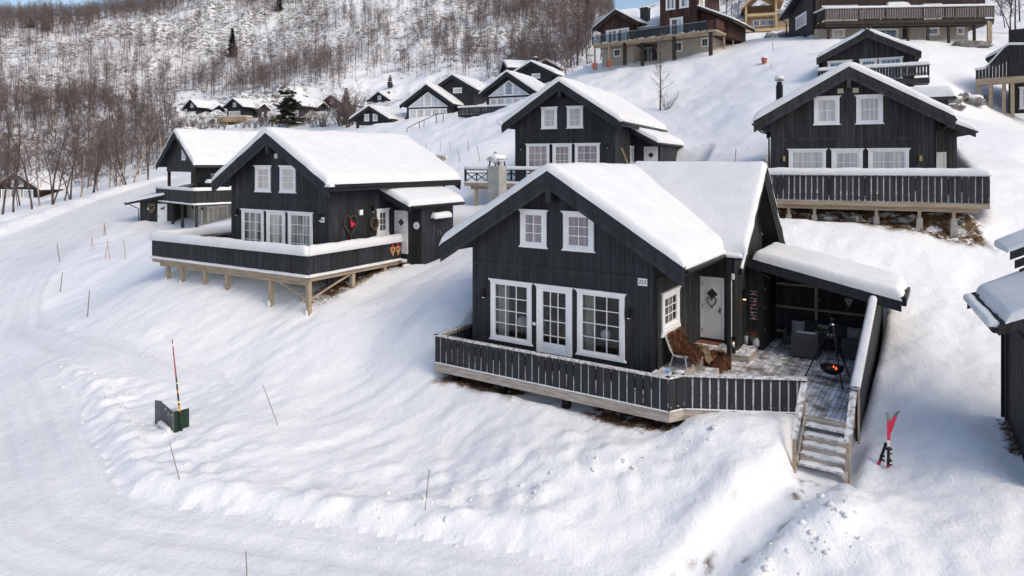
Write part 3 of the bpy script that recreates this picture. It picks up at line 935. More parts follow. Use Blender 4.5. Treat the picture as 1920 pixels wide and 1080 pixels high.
def make_railing(parent, A, B, zb, zt, bw=0.145, pitch=0.235, m='black', single=True, ice=0.75, cap='caprail', capw=0.15, snow=None,
                 side=-1, zbot_rail=True, posts=True, tb=None, seed=0, boards_name='railing_board', bottom_snow=False):
    """board railing from A to B (deck coordinates); boards on the outer side, cap plank on top"""
    A, B = Vector((A[0], A[1], 0)), Vector((B[0], B[1], 0))
    L = (B - A).length
    d = (B - A) / L
    n = Vector((d.y, -d.x, 0)) * (1 if side < 0 else -1)       # outward
    rnd = random.Random(seed + 11)
    def P(s, o, z):
        p = A + d * s + n * o
        return (p.x, p.y, z)
    pl = lambda s, z, o: P(s, o, z)
    mb = MB()
    pbox(mb, pl, -0.04, L + 0.04, zt, zt + 0.045, -0.11, 0.055)
    pbox(mb, pl, 0, L, zt - 0.11, zt - 0.002, -0.05, -0.002, 1)
    pbox(mb, pl, 0, L, zb + 0.10, zb + 0.21, -0.05, -0.002, 1)
    if posts:
        k = max(1, round(L / 1.9))
        for i in range(k + 1):
            s = min(max(L * i / k, 0.05), L - 0.05)
            pbox(mb, pl, s - 0.045, s + 0.045, zb - 0.1, zt - 0.001, -0.145, -0.052, 1)
    rail = mb.build('railing', [M[cap], M['weather']], parent)
    nb = max(2, round(L / pitch))
    pt = L / nb
    w = pt - (pitch - bw)
    proto = None
    mm = MB()
    for i in range(nb):
        c = pt * (i + 0.5)
        top = zt - 0.012
        if single:
            m1 = MB()
            pbox(m1, pl, c - w / 2, c + w / 2, zb + rnd.uniform(-0.006, 0.006), top, 0.0, 0.024 + rnd.uniform(0, 0.004))
            m1.build(boards_name, M[m], rail)
        else:
            pbox(mm, pl, c - w / 2, c + w / 2, zb + rnd.uniform(-0.008, 0.008), top, 0.0, 0.024 + rnd.uniform(0, 0.004))
    if not single:
        mm.build('board_row', M[m], rail, kind='stuff')
    if ice:
        mi = MB()
        for i in range(1, nb):
            if rnd.random() > ice: continue
            c = pt * i
            g = (pitch - bw) * 0.32
            f = rnd.choice((0.92, 0.92, 0.9, 0.6, 0.42, 0.3)) if ice < 0.9 else rnd.uniform(0.85, 0.95)
            pbox(mi, pl, c - g, c + g, zb + 0.01, zb + (top - zb) * f, -0.004, 0.012)
        mi.build('ice_strip', M['ice'], rail, kind='stuff')
    if snow:
        ms = MB()
        a, b = P(-0.06, -0.03, 0), P(L + 0.06, -0.03, 0)
        snow_cap(ms, a, b, snow[0], snow[1], zt + 0.03, seed)
        ms.build('snow_cap', M['snow'], rail, smooth=True)
    return rail

def make_planks(parent, poly, z, m='deckwood', w=0.125, gap=0.014, t=0.03, name='planking', along='v'):
    """deck planks clipped to an outline, running along v (or u)"""
    if along == 'v': poly = [(p[1], p[0]) for p in poly]
    vs = [p[1] for p in poly]
    v = min(vs)
    mb = MB()
    while v < max(vs) - 0.02:
        vm = v + w / 2
        c = []
        n = len(poly)
        for i in range(n):
            (x0, y0), (x1, y1) = poly[i], poly[(i + 1) % n]
            if (y0 > vm) != (y1 > vm):
                c.append(x0 + (x1 - x0) * (vm - y0) / (y1 - y0))
        c.sort()
        for a, b in zip(c[::2], c[1::2]):
            x = a
            k = 0
            while x < b - 0.02:
                e = min(b, x + 2.4 + 0.9 * math.sin(v * 37 + k))
                q = (x, e - 0.012, v + gap / 2, v + w - gap / 2)
                if along == 'v': mb.box(q[2], q[3], q[0], q[1], z - t, z)
                else: mb.box(*q, z - t, z)
                x = e
                k += 1
        v += w
    return mb.build(name, M[m], parent, kind='stuff')

def gable_roof(parent, ul, ur, um, zr, m, v0, v1, th=0.20, barge='black', bd=0.32, snow=0.34, seed=1, double=True, mp=None, roofmat='black',
               ends=(True, True), snow_over=0.03, mr=None, split_barge=True, snow_kw=None):
    """two slopes meeting at um (height zr), slope m, from v0 to v1; roof > roof_snow, bargeboards"""
    mp = mp or (lambda s, t, z: (s, t, z))
    mr = mr or m
    zf = lambda s: zr - (m * (um - s) if s < um else mr * (s - um))
    mb = MB()
    i0, i1 = v0 + 0.055, v1 - 0.055
    for a, b in ((ul, um), (um, ur)):
        za, zb = zf(a), zf(b)
        mb.hexa([mp(a, i0, za - th), mp(b, i0, zb - th), mp(b, i1, zb - th), mp(a, i1, za - th), mp(a, i0, za), mp(b, i0, zb), mp(b, i1, zb), mp(a, i1, za)])
    roof = mb.build('roof', M[roofmat], parent)
    for k, (tt, sg) in enumerate(((v0, 1), (v1, -1))):
        if not ends[k]: continue
        for a, b in ((ul, um), (um, ur)):
            g = MB()
            za, zb = zf(a), zf(b)
            def strip(t0, t1, h0, h1):
                g.hexa([mp(a, t0, za - h1), mp(b, t0, zb - h1), mp(b, t1, zb - h1), mp(a, t1, za - h1), mp(a, t0, za - h0), mp(b, t0, zb - h0), mp(b, t1, zb - h0), mp(a, t1, za - h0)])
            strip(tt, tt + sg * 0.05, -0.015, bd * 0.55)
            if double:
                strip(tt + sg * 0.022, tt + sg * 0.052, bd * 0.55, bd * 0.86)
                strip(tt + sg * 0.046, tt + sg * 0.075, bd * 0.86, bd * 1.22)
            else:
                strip(tt + sg * 0.02, tt + sg * 0.05, bd * 0.55, bd)
            g.build('bargeboard', M[barge], parent)
    if snow:
        so = snow_over
        make_snow(roof, mp, zf, ul - so, ur + so, v0 - so, v1 + so, snow, seed, kinks=(um,), **(snow_kw or {}))
    return roof, zf

def gutter(parent, P0, P1, r=0.06, down=None):
    g = MB()
    g.path([P0, P1], r, 7)
    o = g.build('gutter', M['metal'], parent)
    if down:
        d = MB()
        d.path(down, 0.04, 7)
        d.build('downpipe', M['metal'], parent)
    return o

def wall_lamp(parent, pl, s, z, m='metal', w=0.10, h=0.24, lit=False):
    b = MB()
    pbox(b, pl, s - w / 2, s + w / 2, z - h / 2, z + h / 2, 0.05, 0.14)
    pbox(b, pl, s - w * 0.3, s + w * 0.3, z - h * 0.3, z + h * 0.3, 0.02, 0.05)
    ptrap(b, pl, s - w * 0.6, s + w * 0.6, s - w * 0.3, s + w * 0.3, z + h / 2, z + h / 2 + 0.03, 0.045, 0.15)
    o = b.build('wall_lamp', M[m], parent)
    g = MB()
    pbox(g, pl, s - w * 0.32, s + w * 0.32, z - h / 2 - 0.03, z - h / 2, 0.06, 0.13)
    g.build('lamp_glass', M['candle'] if lit else M['opal'], o)
    return o

def text_on(parent, txt, pl_origin, rot, size, m='ink', name='lettering', ext=0.002):
    c = bpy.data.curves.new(name, 'FONT')
    c.body = txt
    c.size = size
    c.align_x = 'CENTER'
    c.align_y = 'CENTER'
    c.extrude = ext
    c.materials.append(M[m])
    t = bpy.data.objects.new(name, c)
    COL.objects.link(t)
    bpy.context.view_layer.update()
    me = bpy.data.meshes.new_from_object(t.evaluated_get(bpy.context.evaluated_depsgraph_get()))
    bpy.data.objects.remove(t)
    o = bpy.data.objects.new(name, me)
    COL.objects.link(o)
    o.parent = parent
    o.location = pl_origin
    o.rotation_euler = rot
    return o

def chimney_pipe(parent, x, y, z0, z1, r=0.13, cap=True, m='metal'):
    b = MB()
    b.lathe([(0, z0), (r, z0), (r, z1 - 0.16), (r * 0.75, z1 - 0.16), (r * 0.75, z1), (0, z1)], 12, (x, y, 0))
    o = b.build('chimney_pipe', M[m], parent, smooth=False)
    if cap:
        c = MB()
        c.lathe([(0, z1 + 0.14), (r * 1.5, z1 + 0.06), (0, z1 + 0.05)], 12, (x, y, 0))
        c.path([(x, y, z1 - 0.02), (x, y, z1 + 0.09)], 0.02, 5)
        k = c.build('pipe_hood', M[m], o)
        s = MB()
        s.blob((x, y, z1 + 0.17), (r * 1.5, r * 1.5, 0.14), 2, 0.1)
        s.build('snow_cap', M['snow'], o, smooth=True)
    return o

# ------------------------------------------------------------------ the cabin in front (number 253)
def house(fr, name, label, cat='cabin', group=None):
    e = empty(name, (fr[1], fr[2], fr[3]), -fr[0])
    tag(e, label, cat, group)
    return e

def standard_trim(h, W, pl, band_z, corner_h, m='black'):
    b = MB()
    pbox(b, pl, -W + 0.14, -0.14, band_z, band_z + 0.16, 0.020, 0.045)
    b.build('band_board', M[m], h)
    for s in (-W, -0.14):
        c = MB()
        pbox(c, pl, s, s + 0.14, -0.6, corner_h, 0.018, 0.05)
        c.build('corner_board', M[m], h)

def build_main():
    W, D = 6.6, 9.3
    h = house(MAIN, 'cabin', 'black stained timber cabin in front with white trimmed windows and number plate 253')
    zr, m = 5.89, 0.606
    um = -W / 2
    pl = plane_front(0.0)
    fz = lambda s: zr - m * abs(s - um) - 0.20
    WL, WD, WR = (-5.82, -4.20, 0.13, 2.20), (-3.99, -2.70, -0.02, 2.20), (-2.50, -0.91, 0.13, 2.20)
    UL, UR = (-4.62, -3.63, 3.355, 4.617), (-3.00, -1.93, 3.355, 4.617)
    c = 0.12
    ops = [(o[0] + c, o[1] - c, o[2] + c, o[3] - c) for o in (WL, WR, UL, UR)]
    ops.append((WD[0] + c, WD[1] - c, 0.05, WD[3] - c))
    make_wall(h, pl, -W, 0, -0.55, fz, ops, M['black'], 0.152, (um,), single=True)
    standard_trim(h, W, pl, 2.60, 3.3)
    sk = MB()
    pbox(sk, pl, -W, 0, -0.75, -0.55, -0.02, 0.045)
    sk.build('base_board', M['black'], h)
    # right side wall, left wall, back wall
    plr = plane_right(0.0)
    sw = (0.56, 2.06, 0.90, 2.22)
    make_wall(h, plr, 0, 4.35, -0.55, lambda s: 3.6, [(sw[0] + c, sw[1] - c, sw[2] + c, sw[3] - c)], M['black2'], 0.15, single=True)
    b = MB()
    b.box(-0.001, 0.04, 0, 0.14, -0.6, 3.4)
    b.build('corner_board', M['black'], h)
    b = MB()
    b.box(-W - 0.03, -W, 0, D, -1.0, 3.7)
    b.prism([(-W, D, -1), (0, D, -1), (0, D, 3.7), (um, D, 5.6), (-W, D, 3.7)], (0, 0.12, 0))
    b.box(0.0, 0.03, 8.35, D, -1.0, 3.7)
    b.build('rear_wall', M['black2'], h)
    make_window(h, pl, *WL, 3, 4, 'glass', single=True)
    make_window(h, pl, *WR, 3, 4, 'glass', single=True)
    # French door: glazed leaf in a cased frame with a deep bottom rail
    make_window(h, pl, WD[0], WD[1], WD[2], WD[3], 3, 4, 'glass', single=True, name='glazed_door', bottom=0.02, sash=0.10)
    kb = MB()
    pbox(kb, pl, WD[0] + c + 0.1, WD[1] - c - 0.1, 0.10, 0.33, -0.02, 0.045)
    pbox(kb, pl, WD[0] + c + 0.16, WD[1] - c - 0.16, 0.15, 0.29, 0.045, 0.055)
    kb.build('door_bottom_rail', M['white'], h)
    make_window(h, pl, *UL, 2, 3, 'pane_lilac', sash=0.07, single=True)
    make_window(h, pl, *UR, 2, 3, 'pane_lilac', sash=0.07, single=True)
    make_window(h, plr, *sw, 3, 3, 'glass', cas=0.14, sash=0.09, bottom=0.24, single=True)
    # rooms behind the glass
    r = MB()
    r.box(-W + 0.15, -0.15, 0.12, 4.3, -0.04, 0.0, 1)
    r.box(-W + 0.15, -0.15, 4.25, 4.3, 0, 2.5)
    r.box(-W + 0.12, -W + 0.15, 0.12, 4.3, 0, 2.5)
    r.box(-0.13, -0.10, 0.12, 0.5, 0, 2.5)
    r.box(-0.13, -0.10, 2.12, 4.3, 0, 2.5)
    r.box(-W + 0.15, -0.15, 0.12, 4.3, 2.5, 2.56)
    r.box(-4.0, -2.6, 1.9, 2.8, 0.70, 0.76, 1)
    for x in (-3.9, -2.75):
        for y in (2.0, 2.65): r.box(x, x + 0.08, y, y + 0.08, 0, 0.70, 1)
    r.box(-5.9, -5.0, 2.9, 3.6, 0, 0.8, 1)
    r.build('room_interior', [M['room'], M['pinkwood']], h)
    def curtain(s0, s1, v=0.17, z0=0.1, z1=2.15, amp=0.035):
        n = 26
        P = []
        for z in (z0, (z0 + z1) / 2, z1):
            for k in range(n):
                s = s0 + (s1 - s0) * k / (n - 1)
                P.append((s, v + amp * math.sin(k * 1.9) + 0.01 * math.sin(z * 5 + k), z))
        q = MB()
        q.grid(P, n, 3)
        q.build('curtain', M['curtain'], h, smooth=True)
    curtain(-5.68, -5.20)
    curtain(-2.36, -1.96)
    q = MB()
    P = []
    for z in (0.95, 2.1):
        for k in range(30): P.append((-0.18 + 0.03 * math.sin(k * 1.8), 0.9 + 0.95 * k / 29, z))
    q.grid(P, 30, 2)
    q.build('curtain', M['curtain'], h, smooth=True)
    # main roof: its right eave stops where the cross gable starts
    gable_roof(h, um - 4.37, um + 4.37, um, zr, m, -0.55, D + 0.3, seed=3, bd=0.48, snow=0.33, th=0.24, snow_kw=dict(amp=0.035))
    ft = MB()
    ft.box(um + 4.37, um + 4.395, -0.5, 4.0, 2.98, 3.26)
    ft.box(um - 4.395, um - 4.37, -0.5, D, 2.98, 3.26)
    ft.build('fascia', M['black'], h)
    es = MB()
    snow_cap(es, (um + 4.33, -0.45), (um + 4.33, 3.6), 0.22, 0.14, 3.16, 4)
    es.build('eave_snow', M['snow'], h, smooth=True)
    gutter(h, (um + 4.45, -0.45, 3.10), (um + 4.45, 3.6, 3.10), 0.055, [(0.95, 0.06, 3.0), (0.5, 0.06, 2.86), (0.10, 0.07, 2.80), (0.07, 0.07, 2.6), (0.07, 0.07, -0.4)])
    rp = MB()
    rp.box(um - 0.09, um + 0.09, -0.52, 0.1, 4.88, 5.40)
    rp.build('ridge_beam', M['black'], h)
    # cross gable over the entrance, facing right
    U, vm, mc, zc = 1.78, 6.34, 0.97, 6.0
    mpx = lambda s, t, z: (t, s, z)
    mpx2 = lambda s, t, z: (-t, s, z)
    gable_roof(h, vm - 2.88, vm + 3.35, vm, zc, mc, -U, 3.3, seed=8, bd=0.42, snow=0.30, mp=lambda s, t, z: (-t, s, z), th=0.22, ends=(True, False), snow_kw=dict(amp=0.03))
    tb = MB()
    tz = lambda v, o: zc - mc * (vm - v) - o
    for u_, o0, o1, t_ in ((U, -0.015, 0.24, 0.05), (U - 0.022, 0.24, 0.37, 0.03)):
        tb.hexa([(u_ - t_, vm - 3.35, tz(vm - 3.35, o1)), (u_, vm - 3.35, tz(vm - 3.35, o1)), (u_, vm - 2.885, tz(vm - 2.885, o1)), (u_ - t_, vm - 2.885, tz(vm - 2.885, o1)),
                 (u_ - t_, vm - 3.35, tz(vm - 3.35, o0)), (u_, vm - 3.35, tz(vm - 3.35, o0)), (u_, vm - 2.885, tz(vm - 2.885, o0)), (u_ - t_, vm - 2.885, tz(vm - 2.885, o0))])
    to = tb.build('bargeboard', M['black'], h)
    es = MB()
    P = []
    for k in range(12):
        v = vm - 3.36 + 0.6 * k / 11
        for a, w in ((-0.08, 0), (-0.07, 0.05), (-0.03, 0.08), (0.01, 0.05), (0.015, 0.0)): P.append((U + a, v, tz(v, -0.016) + w * (0.7 + 0.3 * math.sin(k))))
    es.grid(P, 5, 12)
    es.build('edge_snow', M['snow'], to, smooth=True)
    v0, v1, ug = 4.35, 8.33, 1.15
    cz = lambda s: zc - mc * abs(s - vm) - 0.22
    make_wall(h, plane_front(v0), 0.0, ug, -0.6, lambda s: 3.6, [(0.04, 0.80, 0.03, 2.17)], M['black2'], 0.15, single=True)
    make_wall(h, plane_right(ug), v0, v1, -0.6, cz, [], M['black2'], 0.15, (vm,), single=True)
    b = MB()
    b.box(0, ug, v1 - 0.03, v1, -0.6, 3.8)
    b.box(ug - 0.02, ug + 0.045, v0 - 0.045, v0 + 0.10, -0.6, 3.7)
    b.build('corner_board', M['black'], h)
    make_door(h, plane_front(v0), 0.01, 0.84, 0.03, 2.20)
    pst = MB()
    pst.box(1.22, 1.34, 3.24, 3.36, -0.57, 3.0)
    pst.build('porch_post', M['black'], h)
    dp = MB()
    dp.path([(1.07, 4.25, 2.30), (1.07, 4.25, -0.1)], 0.05, 8)
    dp.box(1.0, 1.19, 4.19, 4.31, 2.2, 2.38)
    dp.build('downpipe', M['white'], h)
    # exposed corner board snow on the lower eave of the cross gable
    es = MB()
    snow_cap(es, (0.95, 3.40), (1.72, 3.40), 0.20, 0.15, 3.06, 6)
    es.build('eave_snow', M['snow'], h, smooth=True)
    # chimney of light blocks with a four legged cap
    cx, cy = -6.98, 1.75
    cm = MB()
    cm.box(cx - 0.26, cx + 0.26, cy, cy + 0.52, 3.4, 6.02)
    ch = cm.build('chimney', M['concrete'], h)
    for x in (-0.22, 0.22):
        for y in (0.05, 0.47):
            l = MB()
            l.path([(cx + x, cy + y, 6.02), (cx + x * 0.8, cy + 0.26 + (y - 0.26) * 0.85, 6.27)], 0.03, 5)
            l.build('chimney_leg', M['metal'], ch)
    l = MB()
    l.box(cx - 0.31, cx + 0.31, cy - 0.05, cy + 0.57, 6.27, 6.295)
    l.build('chimney_cap', M['steel'], ch)
    s = MB()
    s.blob((cx, cy + 0.26, 6.29), (0.33, 0.33, 0.20), 5, 0.35, 12, 8)
    s.build('snow_cap', M['snow'], ch, smooth=True)
    s = MB()
    s.blob((cx - 0.04, cy + 0.2, 6.50), (0.06, 0.06, 0.07), 5, 0.3)
    s.build('cap_finial', M['steel'], ch)
    # lamps, switch box, number plate
    wall_lamp(h, pl, -6.11, 1.66)
    wall_lamp(h, pl, -0.76, 1.63)
    sb = MB()
    pbox(sb, pl, -4.15, -4.03, 0.83, 0.92, 0.02, 0.06)
    sb.build('socket_box', M['white'], h)
    npb = MB()
    pbox(npb, pl, -0.475, -0.185, 2.50, 2.72, 0.046, 0.062)
    n = npb.build('number_plate', M['plate'], h)
    text_on(n, '253', pl(-0.33, 2.61, 0.066), (math.radians(90), 0, 0), 0.165)
    plg = plane_right(ug)
    wall_lamp(h, plg, 4.95, 2.35, w=0.12, h=0.2)
    wall_lamp(h, plg, 5.43, 1.50, w=0.12, h=0.30, lit=True)
    # carport / patio shelter: lean-to roof, back wall, storage closet
    ul, ur, vf, vb = ug + 0.06, 6.0, 5.6, 8.5
    zt = lambda s: 2.79 - 0.213 * (s - 1.27)
    r = MB()
    r.hexa([(ul, vf + 0.05, zt(ul) - 0.14), (ur, vf + 0.05, zt(ur) - 0.14), (ur, vb, zt(ur) - 0.14), (ul, vb, zt(ul) - 0.14),
            (ul, vf + 0.05, zt(ul)), (ur, vf + 0.05, zt(ur)), (ur, vb, zt(ur)), (ul, vb, zt(ul))])
    pr = r.build('patio_roof', M['black_dark'], h)
    make_snow(pr, lambda s, t, z: (s, t, z), zt, ul + 0.25, ur + 0.03, vf - 0.03, vb + 0.1, 0.38, 12, r=0.25, rt=0.16, amp=0.03)
    f = MB()
    f.hexa([(ul, vf, zt(ul) - 0.34), (ur, vf, zt(ur) - 0.34), (ur, vf + 0.045, zt(ur) - 0.34), (ul, vf + 0.045, zt(ul) - 0.34),
            (ul, vf, zt(ul) + 0.02), (ur, vf, zt(ur) + 0.02), (ur, vf + 0.045, zt(ur) + 0.02), (ul, vf + 0.045, zt(ul) + 0.02)])
    f.build('patio_fascia', M['black'], h)
    g = MB()
    g.box(ur + 0.002, ur + 0.13, vf + 0.05, vb, zt(ur) - 0.16, zt(ur) + 0.0)
    g.box(ur + 0.002, ur + 0.14, vf - 0.02, vf + 0.05, zt(ur) - 0.1, zt(ur) + 0.14)
    g.build('gutter', M['metal'], h)
    make_wall(h, plane_front(8.25), 1.2, 5.3, -0.6, lambda s: zt(s) - 0.14, [], M['black2'], 0.15, single=False, name='patio_back_wall')
    for nm, q in (('wall_stud', (3.10, 3.20, 8.13, 8.22, -0.5, 2.3)), ('wall_beam', (1.75, 5.2, 8.13, 8.22, 0.64, 0.72)), ('wall_beam', (1.75, 5.2, 8.131, 8.221, 1.50, 1.58)),
                  ('wall_beam', (1.75, 5.2, 8.131, 8.221, -0.30, -0.22))):
        b = MB()
        b.box(*q)
        b.build(nm, M['wood'], h)
    b = MB()
    b.box(1.75, 5.2, 8.02, 8.13, 0.721, 0.745)
    b.build('wall_shelf', M['wood'], h)
    # storage closet in the corner of the patio, its door edge-on
    sc_ = 1.70
    make_wall(h, plane_front(6.2), ug + 0.03, sc_, -0.6, lambda s: 2.45, [], M['black2'], 0.14, single=True, name='closet_wall')
    make_wall(h, plane_right(sc_), 6.2, 8.2, -0.6, lambda s: 2.45, [], M['black2'], 0.14, single=False, name='closet_wall')
    for z in (1.55, 0.9, 0.1):
        b = MB()
        b.box(sc_ + 0.03, sc_ + 0.05, 6.30, 6.36, z, z + 0.1)
        b.build('closet_hinge', M['steel'], h)
    b = MB()
    b.hexa([(1.42, 5.95, 2.30), (1.98, 5.95, 2.02), (1.98, 6.18, 2.02), (1.42, 6.18, 2.30), (1.42, 5.95, 2.40), (1.98, 5.95, 2.12), (1.98, 6.18, 2.12), (1.42, 6.18, 2.40)])
    b.build('closet_canopy', M['black'], h)
    # gable wall inside corner window, wind wall along the right side with a rising top
    ww = MB()
    ux = 5.22
    ww.prism([(ux, 0.62, -1.05), (ux, 8.45, -1.05), (ux, 8.45, 1.62), (ux, 5.55, 1.62), (ux, 0.62, 0.28)], (0.03, 0, 0))
    w = ww.build('wind_wall', M['black_dark'], h)
    n = 48
    for k in range(n):
        a, b_ = 0.62 + 7.8 * k / n, 0.62 + 7.8 * (k + 1) / n
        zt1 = lambda v: 0.28 + (1.70 - 0.28) * min(1, (v - 0.62) / 4.93)
        m1 = MB()
        pslant(m1, plane_right(ux + 0.03), a + 0.004, b_ - 0.004, -1.05, zt1(a), zt1(b_), 0.001, 0.022)
        m1.build('cladding_board', M['black2'], w)
    cp = MB()
    cp.prism([(ux - 0.09, 0.60, 0.28), (ux + 0.10, 0.60, 0.28), (ux + 0.10, 5.5, 1.705), (ux - 0.09, 5.5, 1.705)], (0, 0, 0.045))
    cp.box(ux + 0.055, ux + 0.10, 0.58, 0.68, -1.1, 0.27, 1)
    cp.build('wall_cap', [M['caprail'], M['wood']], w)
    cs = MB()
    P = []
    N = 40
    for k in range(N + 1):
        t = k / N
        for a, b_ in ((-0.11, 0), (-0.13, 0.3), (-0.07, 0.9), (0, 1), (0.07, 0.9), (0.12, 0.3), (0.10, 0)):
            hh = 0.055 * (1 + 0.5 * mnoise.noise(Vector((t * 16, a * 9, 3.3)))) + (0.09 if t > 0.94 else 0)
            P.append((ux + a, 0.58 + 4.95 * t, 0.32 + 1.425 * t + b_ * hh))
    cs.grid(P, 7, N + 1)
    cs.build('snow_cap', M['snow'], w, smooth=True)
    return h

MAINH = build_main()
DZ = -0.57                                   # deck level below the cabin floor

def build_main_deck():
    d = house(MAIN, 'timber_deck', 'weathered deck with black board railing around the front of cabin 253', 'deck')
    out = [(-7.5, -0.98), (0.80, -0.98), (1.06, -0.53), (4.02, 1.0), (4.02, 0.55), (5.18, 0.55), (5.18, 8.2), (1.2, 8.2), (0.0, 4.0), (0.0, 0.0), (-6.6, 0.0), (-6.6, 1.75), (-7.5, 1.75)]
    make_planks(d, out, DZ)
    j = MB()
    for a, b in (((-7.5, -0.98), (0.80, -0.98)), ((0.80, -0.98), (1.06, -0.53)), ((1.06, -0.53), (4.0, 1.0))):
        A, B = Vector((*a, 0)), Vector((*b, 0))
        t = (B - A).normalized()
        n = Vector((t.y, -t.x, 0))
        q = lambda p, o, z: (p.x + n.x * o, p.y + n.y * o, z)
        j = MB()
        j.hexa([q(A, -0.02, -1.0), q(B, -0.02, -1.0), q(B, 0.025, -1.0), q(A, 0.025, -1.0), q(A, -0.02, -0.705), q(B, -0.02, -0.705), q(B, 0.025, -0.705), q(A, 0.025, -0.705)])
        j.build('skirt_board', M['weather'], d)
        s = MB()
        snow_cap(s, q(A, 0.02, 0)[:2], q(B, 0.02, 0)[:2], 0.06, 0.035, -0.71, 5)
        s.build('ledge_snow', M['snow'], d, smooth=True)
    for x in (-6.8, -4.9, -2.55, 0.35):
        p = MB()
        p.box(x - 0.06, x + 0.06, -0.72, -0.60, -1.3, -0.70, 0)
        p.box(x - 0.11, x + 0.11, -0.77, -0.55, -2.0, -1.14, 1)
        p.build('deck_post', [M['wood'], M['metal']], d)
    bm = MB()
    bm.box(-7.4, 0.75, -0.70, -0.60, -0.85, -0.64)
    bm.build('beam', M['wood'], d)
    make_railing(d, (-7.5, -0.98), (0.80, -0.98), -0.69, 0.20, 0.20, 0.245, seed=2, ice=0.8)
    make_railing(d, (0.80, -0.98), (1.06, -0.50), -0.69, 0.20, 0.40, 0.42, ice=0, seed=5)
    make_railing(d, (1.08, -0.52), (3.98, 0.99), -0.69, 0.20, 0.185, 0.235, ice=0.95, seed=7)
    # left return: seen from inside, unpainted backs
    make_railing(d, (-7.5, 1.75), (-7.5, -0.98), -0.69, 0.20, 0.15, 0.20, ice=0, seed=9)
    lp = MB()
    lp.box(-7.02, -6.90, 0.55, 0.66, -0.6, 0.62)
    lp.box(-6.84, -6.72, 0.34, 0.44, -0.6, 1.55)
    lp.build('gate_post', M['wood'], d)
    # landing in front of the door and two half steps down to the deck
    for nm, q in (('landing', (0.03, 0.72, 0.30, 2.85, DZ, 0.0)), ('landing', (0.03, 1.10, 2.85, 4.3, DZ, 0.0)), ('half_step', (0.722, 1.22, 0.35, 2.65, DZ, -0.30)), ('half_step', (1.102, 1.66, 4.30, 5.5, DZ, -0.32))):
        k = MB()
        k.box(q[0], q[1], q[2], q[3], q[4], q[5] - 0.035, 1)
        n = max(2, round((q[1] - q[0]) / 0.12))
        for i in range(n):
            a = q[0] + (q[1] - q[0]) * i / n
            k.box(a + 0.004, a + (q[1] - q[0]) / n - 0.004, q[2] - 0.015, q[3] + 0.015, q[5] - 0.034, q[5], 0)
        k.build(nm, [M['deckwood'], M['weather']], d)
    s = MB()
    rnd = random.Random(4)
    for k in range(70):
        x, y = rnd.choice(((rnd.uniform(1.12, 1.72), rnd.uniform(4.3, 5.6)), (rnd.uniform(1.2, 1.5), rnd.uniform(0.8, 2.7)), (rnd.uniform(1.8, 2.6), rnd.uniform(4.6, 6.1))))
        zz = -0.32 if (x < 1.64 and y > 4.32) else DZ
        s.blob((x, y, zz), (rnd.uniform(0.04, 0.16), rnd.uniform(0.04, 0.13), rnd.uniform(0.012, 0.04)), k, 0.5, 7, 4)
    s.build('loose_snow', M['snow'], d, smooth=True, kind='stuff')
    return d
build_main_deck()

def build_stairs():
    d = house(MAIN, 'stairs', 'snowy open wooden stairs with slanting plank handrails below the fire bowl', 'stairs')
    u0, u1 = 4.05, 5.14
    n = 5
    for k in range(n):
        z = DZ - 0.165 * (k + 1)
        v = 0.50 - 0.235 * k
        t = MB()
        t.box(u0 + 0.03, u1 - 0.03, v - 0.27, v - 0.01, z - 0.045, z)
        o = t.build('tread', M['caprail'], d)
        s = MB()
        P = []
        for j in range(6):
            for i in range(14):
                x, y = i / 13, j / 5
                e = min(1, min(x, 1 - x) * 9, min(y, 1 - y) * 4)
                hgt = max(0, 0.03 + 0.05 * mnoise.noise(Vector((x * 5, y * 2, k * 3.1)))) * e
                P.append((u0 + 0.05 + (u1 - u0 - 0.1) * x, v - 0.255 + 0.24 * y, z + 0.001 + hgt))
        s.grid(P, 14, 6)
        s.build('tread_snow', M['snow'], o, smooth=True)
        if k in (2, 3, 4, 5):
            r = MB()
            r.box(u0 + 0.04, u1 - 0.04, v - 0.03, v - 0.012, z + 0.002, z + 0.115)
            r.build('riser', M['weather'], d)
    e = MB()
    e.box(u0 - 0.05, u1 + 0.05, 0.51, 0.545, -0.86, DZ - 0.035)
    e.build('edge_board', M['weather'], d)
    for x in (u0 - 0.02, u1 + 0.02):
        s = MB()
        s.prism([(x - 0.025, 0.55, -0.60), (x - 0.025, 0.55, -0.86), (x - 0.025, -0.85, -1.83), (x - 0.025, -0.85, -1.57)], (0.05, 0, 0))
        s.build('stringer', M['weather'], d)
    for x, sg, vb in ((u0 - 0.06, -1, -0.80), (u1 + 0.04, 1, -0.62)):
        s = MB()
        a, b = (0.62, 0.20), (vb, 0.20 - (0.62 - vb) * 0.70)
        s.prism([(x - 0.08, a[0], a[1]), (x + 0.08, a[0], a[1]), (x + 0.08, b[0], b[1]), (x - 0.08, b[0], b[1])], (0, 0, 0.04))
        s.build('handrail', M['caprail'], d)
        for v in (0.55, vb + 0.07):
            z1 = 0.20 - (0.62 - v) * 0.70
            p = MB()
            p.box(x - 0.04, x + 0.04, v - 0.04, v + 0.04, (-0.7 if v > 0 else -1.75), z1 - 0.005)
            p.build('rail_post', M['wood'], d)
    return d
build_stairs()

# ------------------------------------------------------------------ neighbouring cabins
STD_UP = [(-4.72, -3.70, 3.2, 4.45), (-3.0, -1.98, 3.2, 4.45)]
STD_LOW = [(-5.80, -4.22, 0.13, 2.20), (-3.99, -2.72, 0.02, 2.20), (-2.50, -0.92, 0.13, 2.20)]

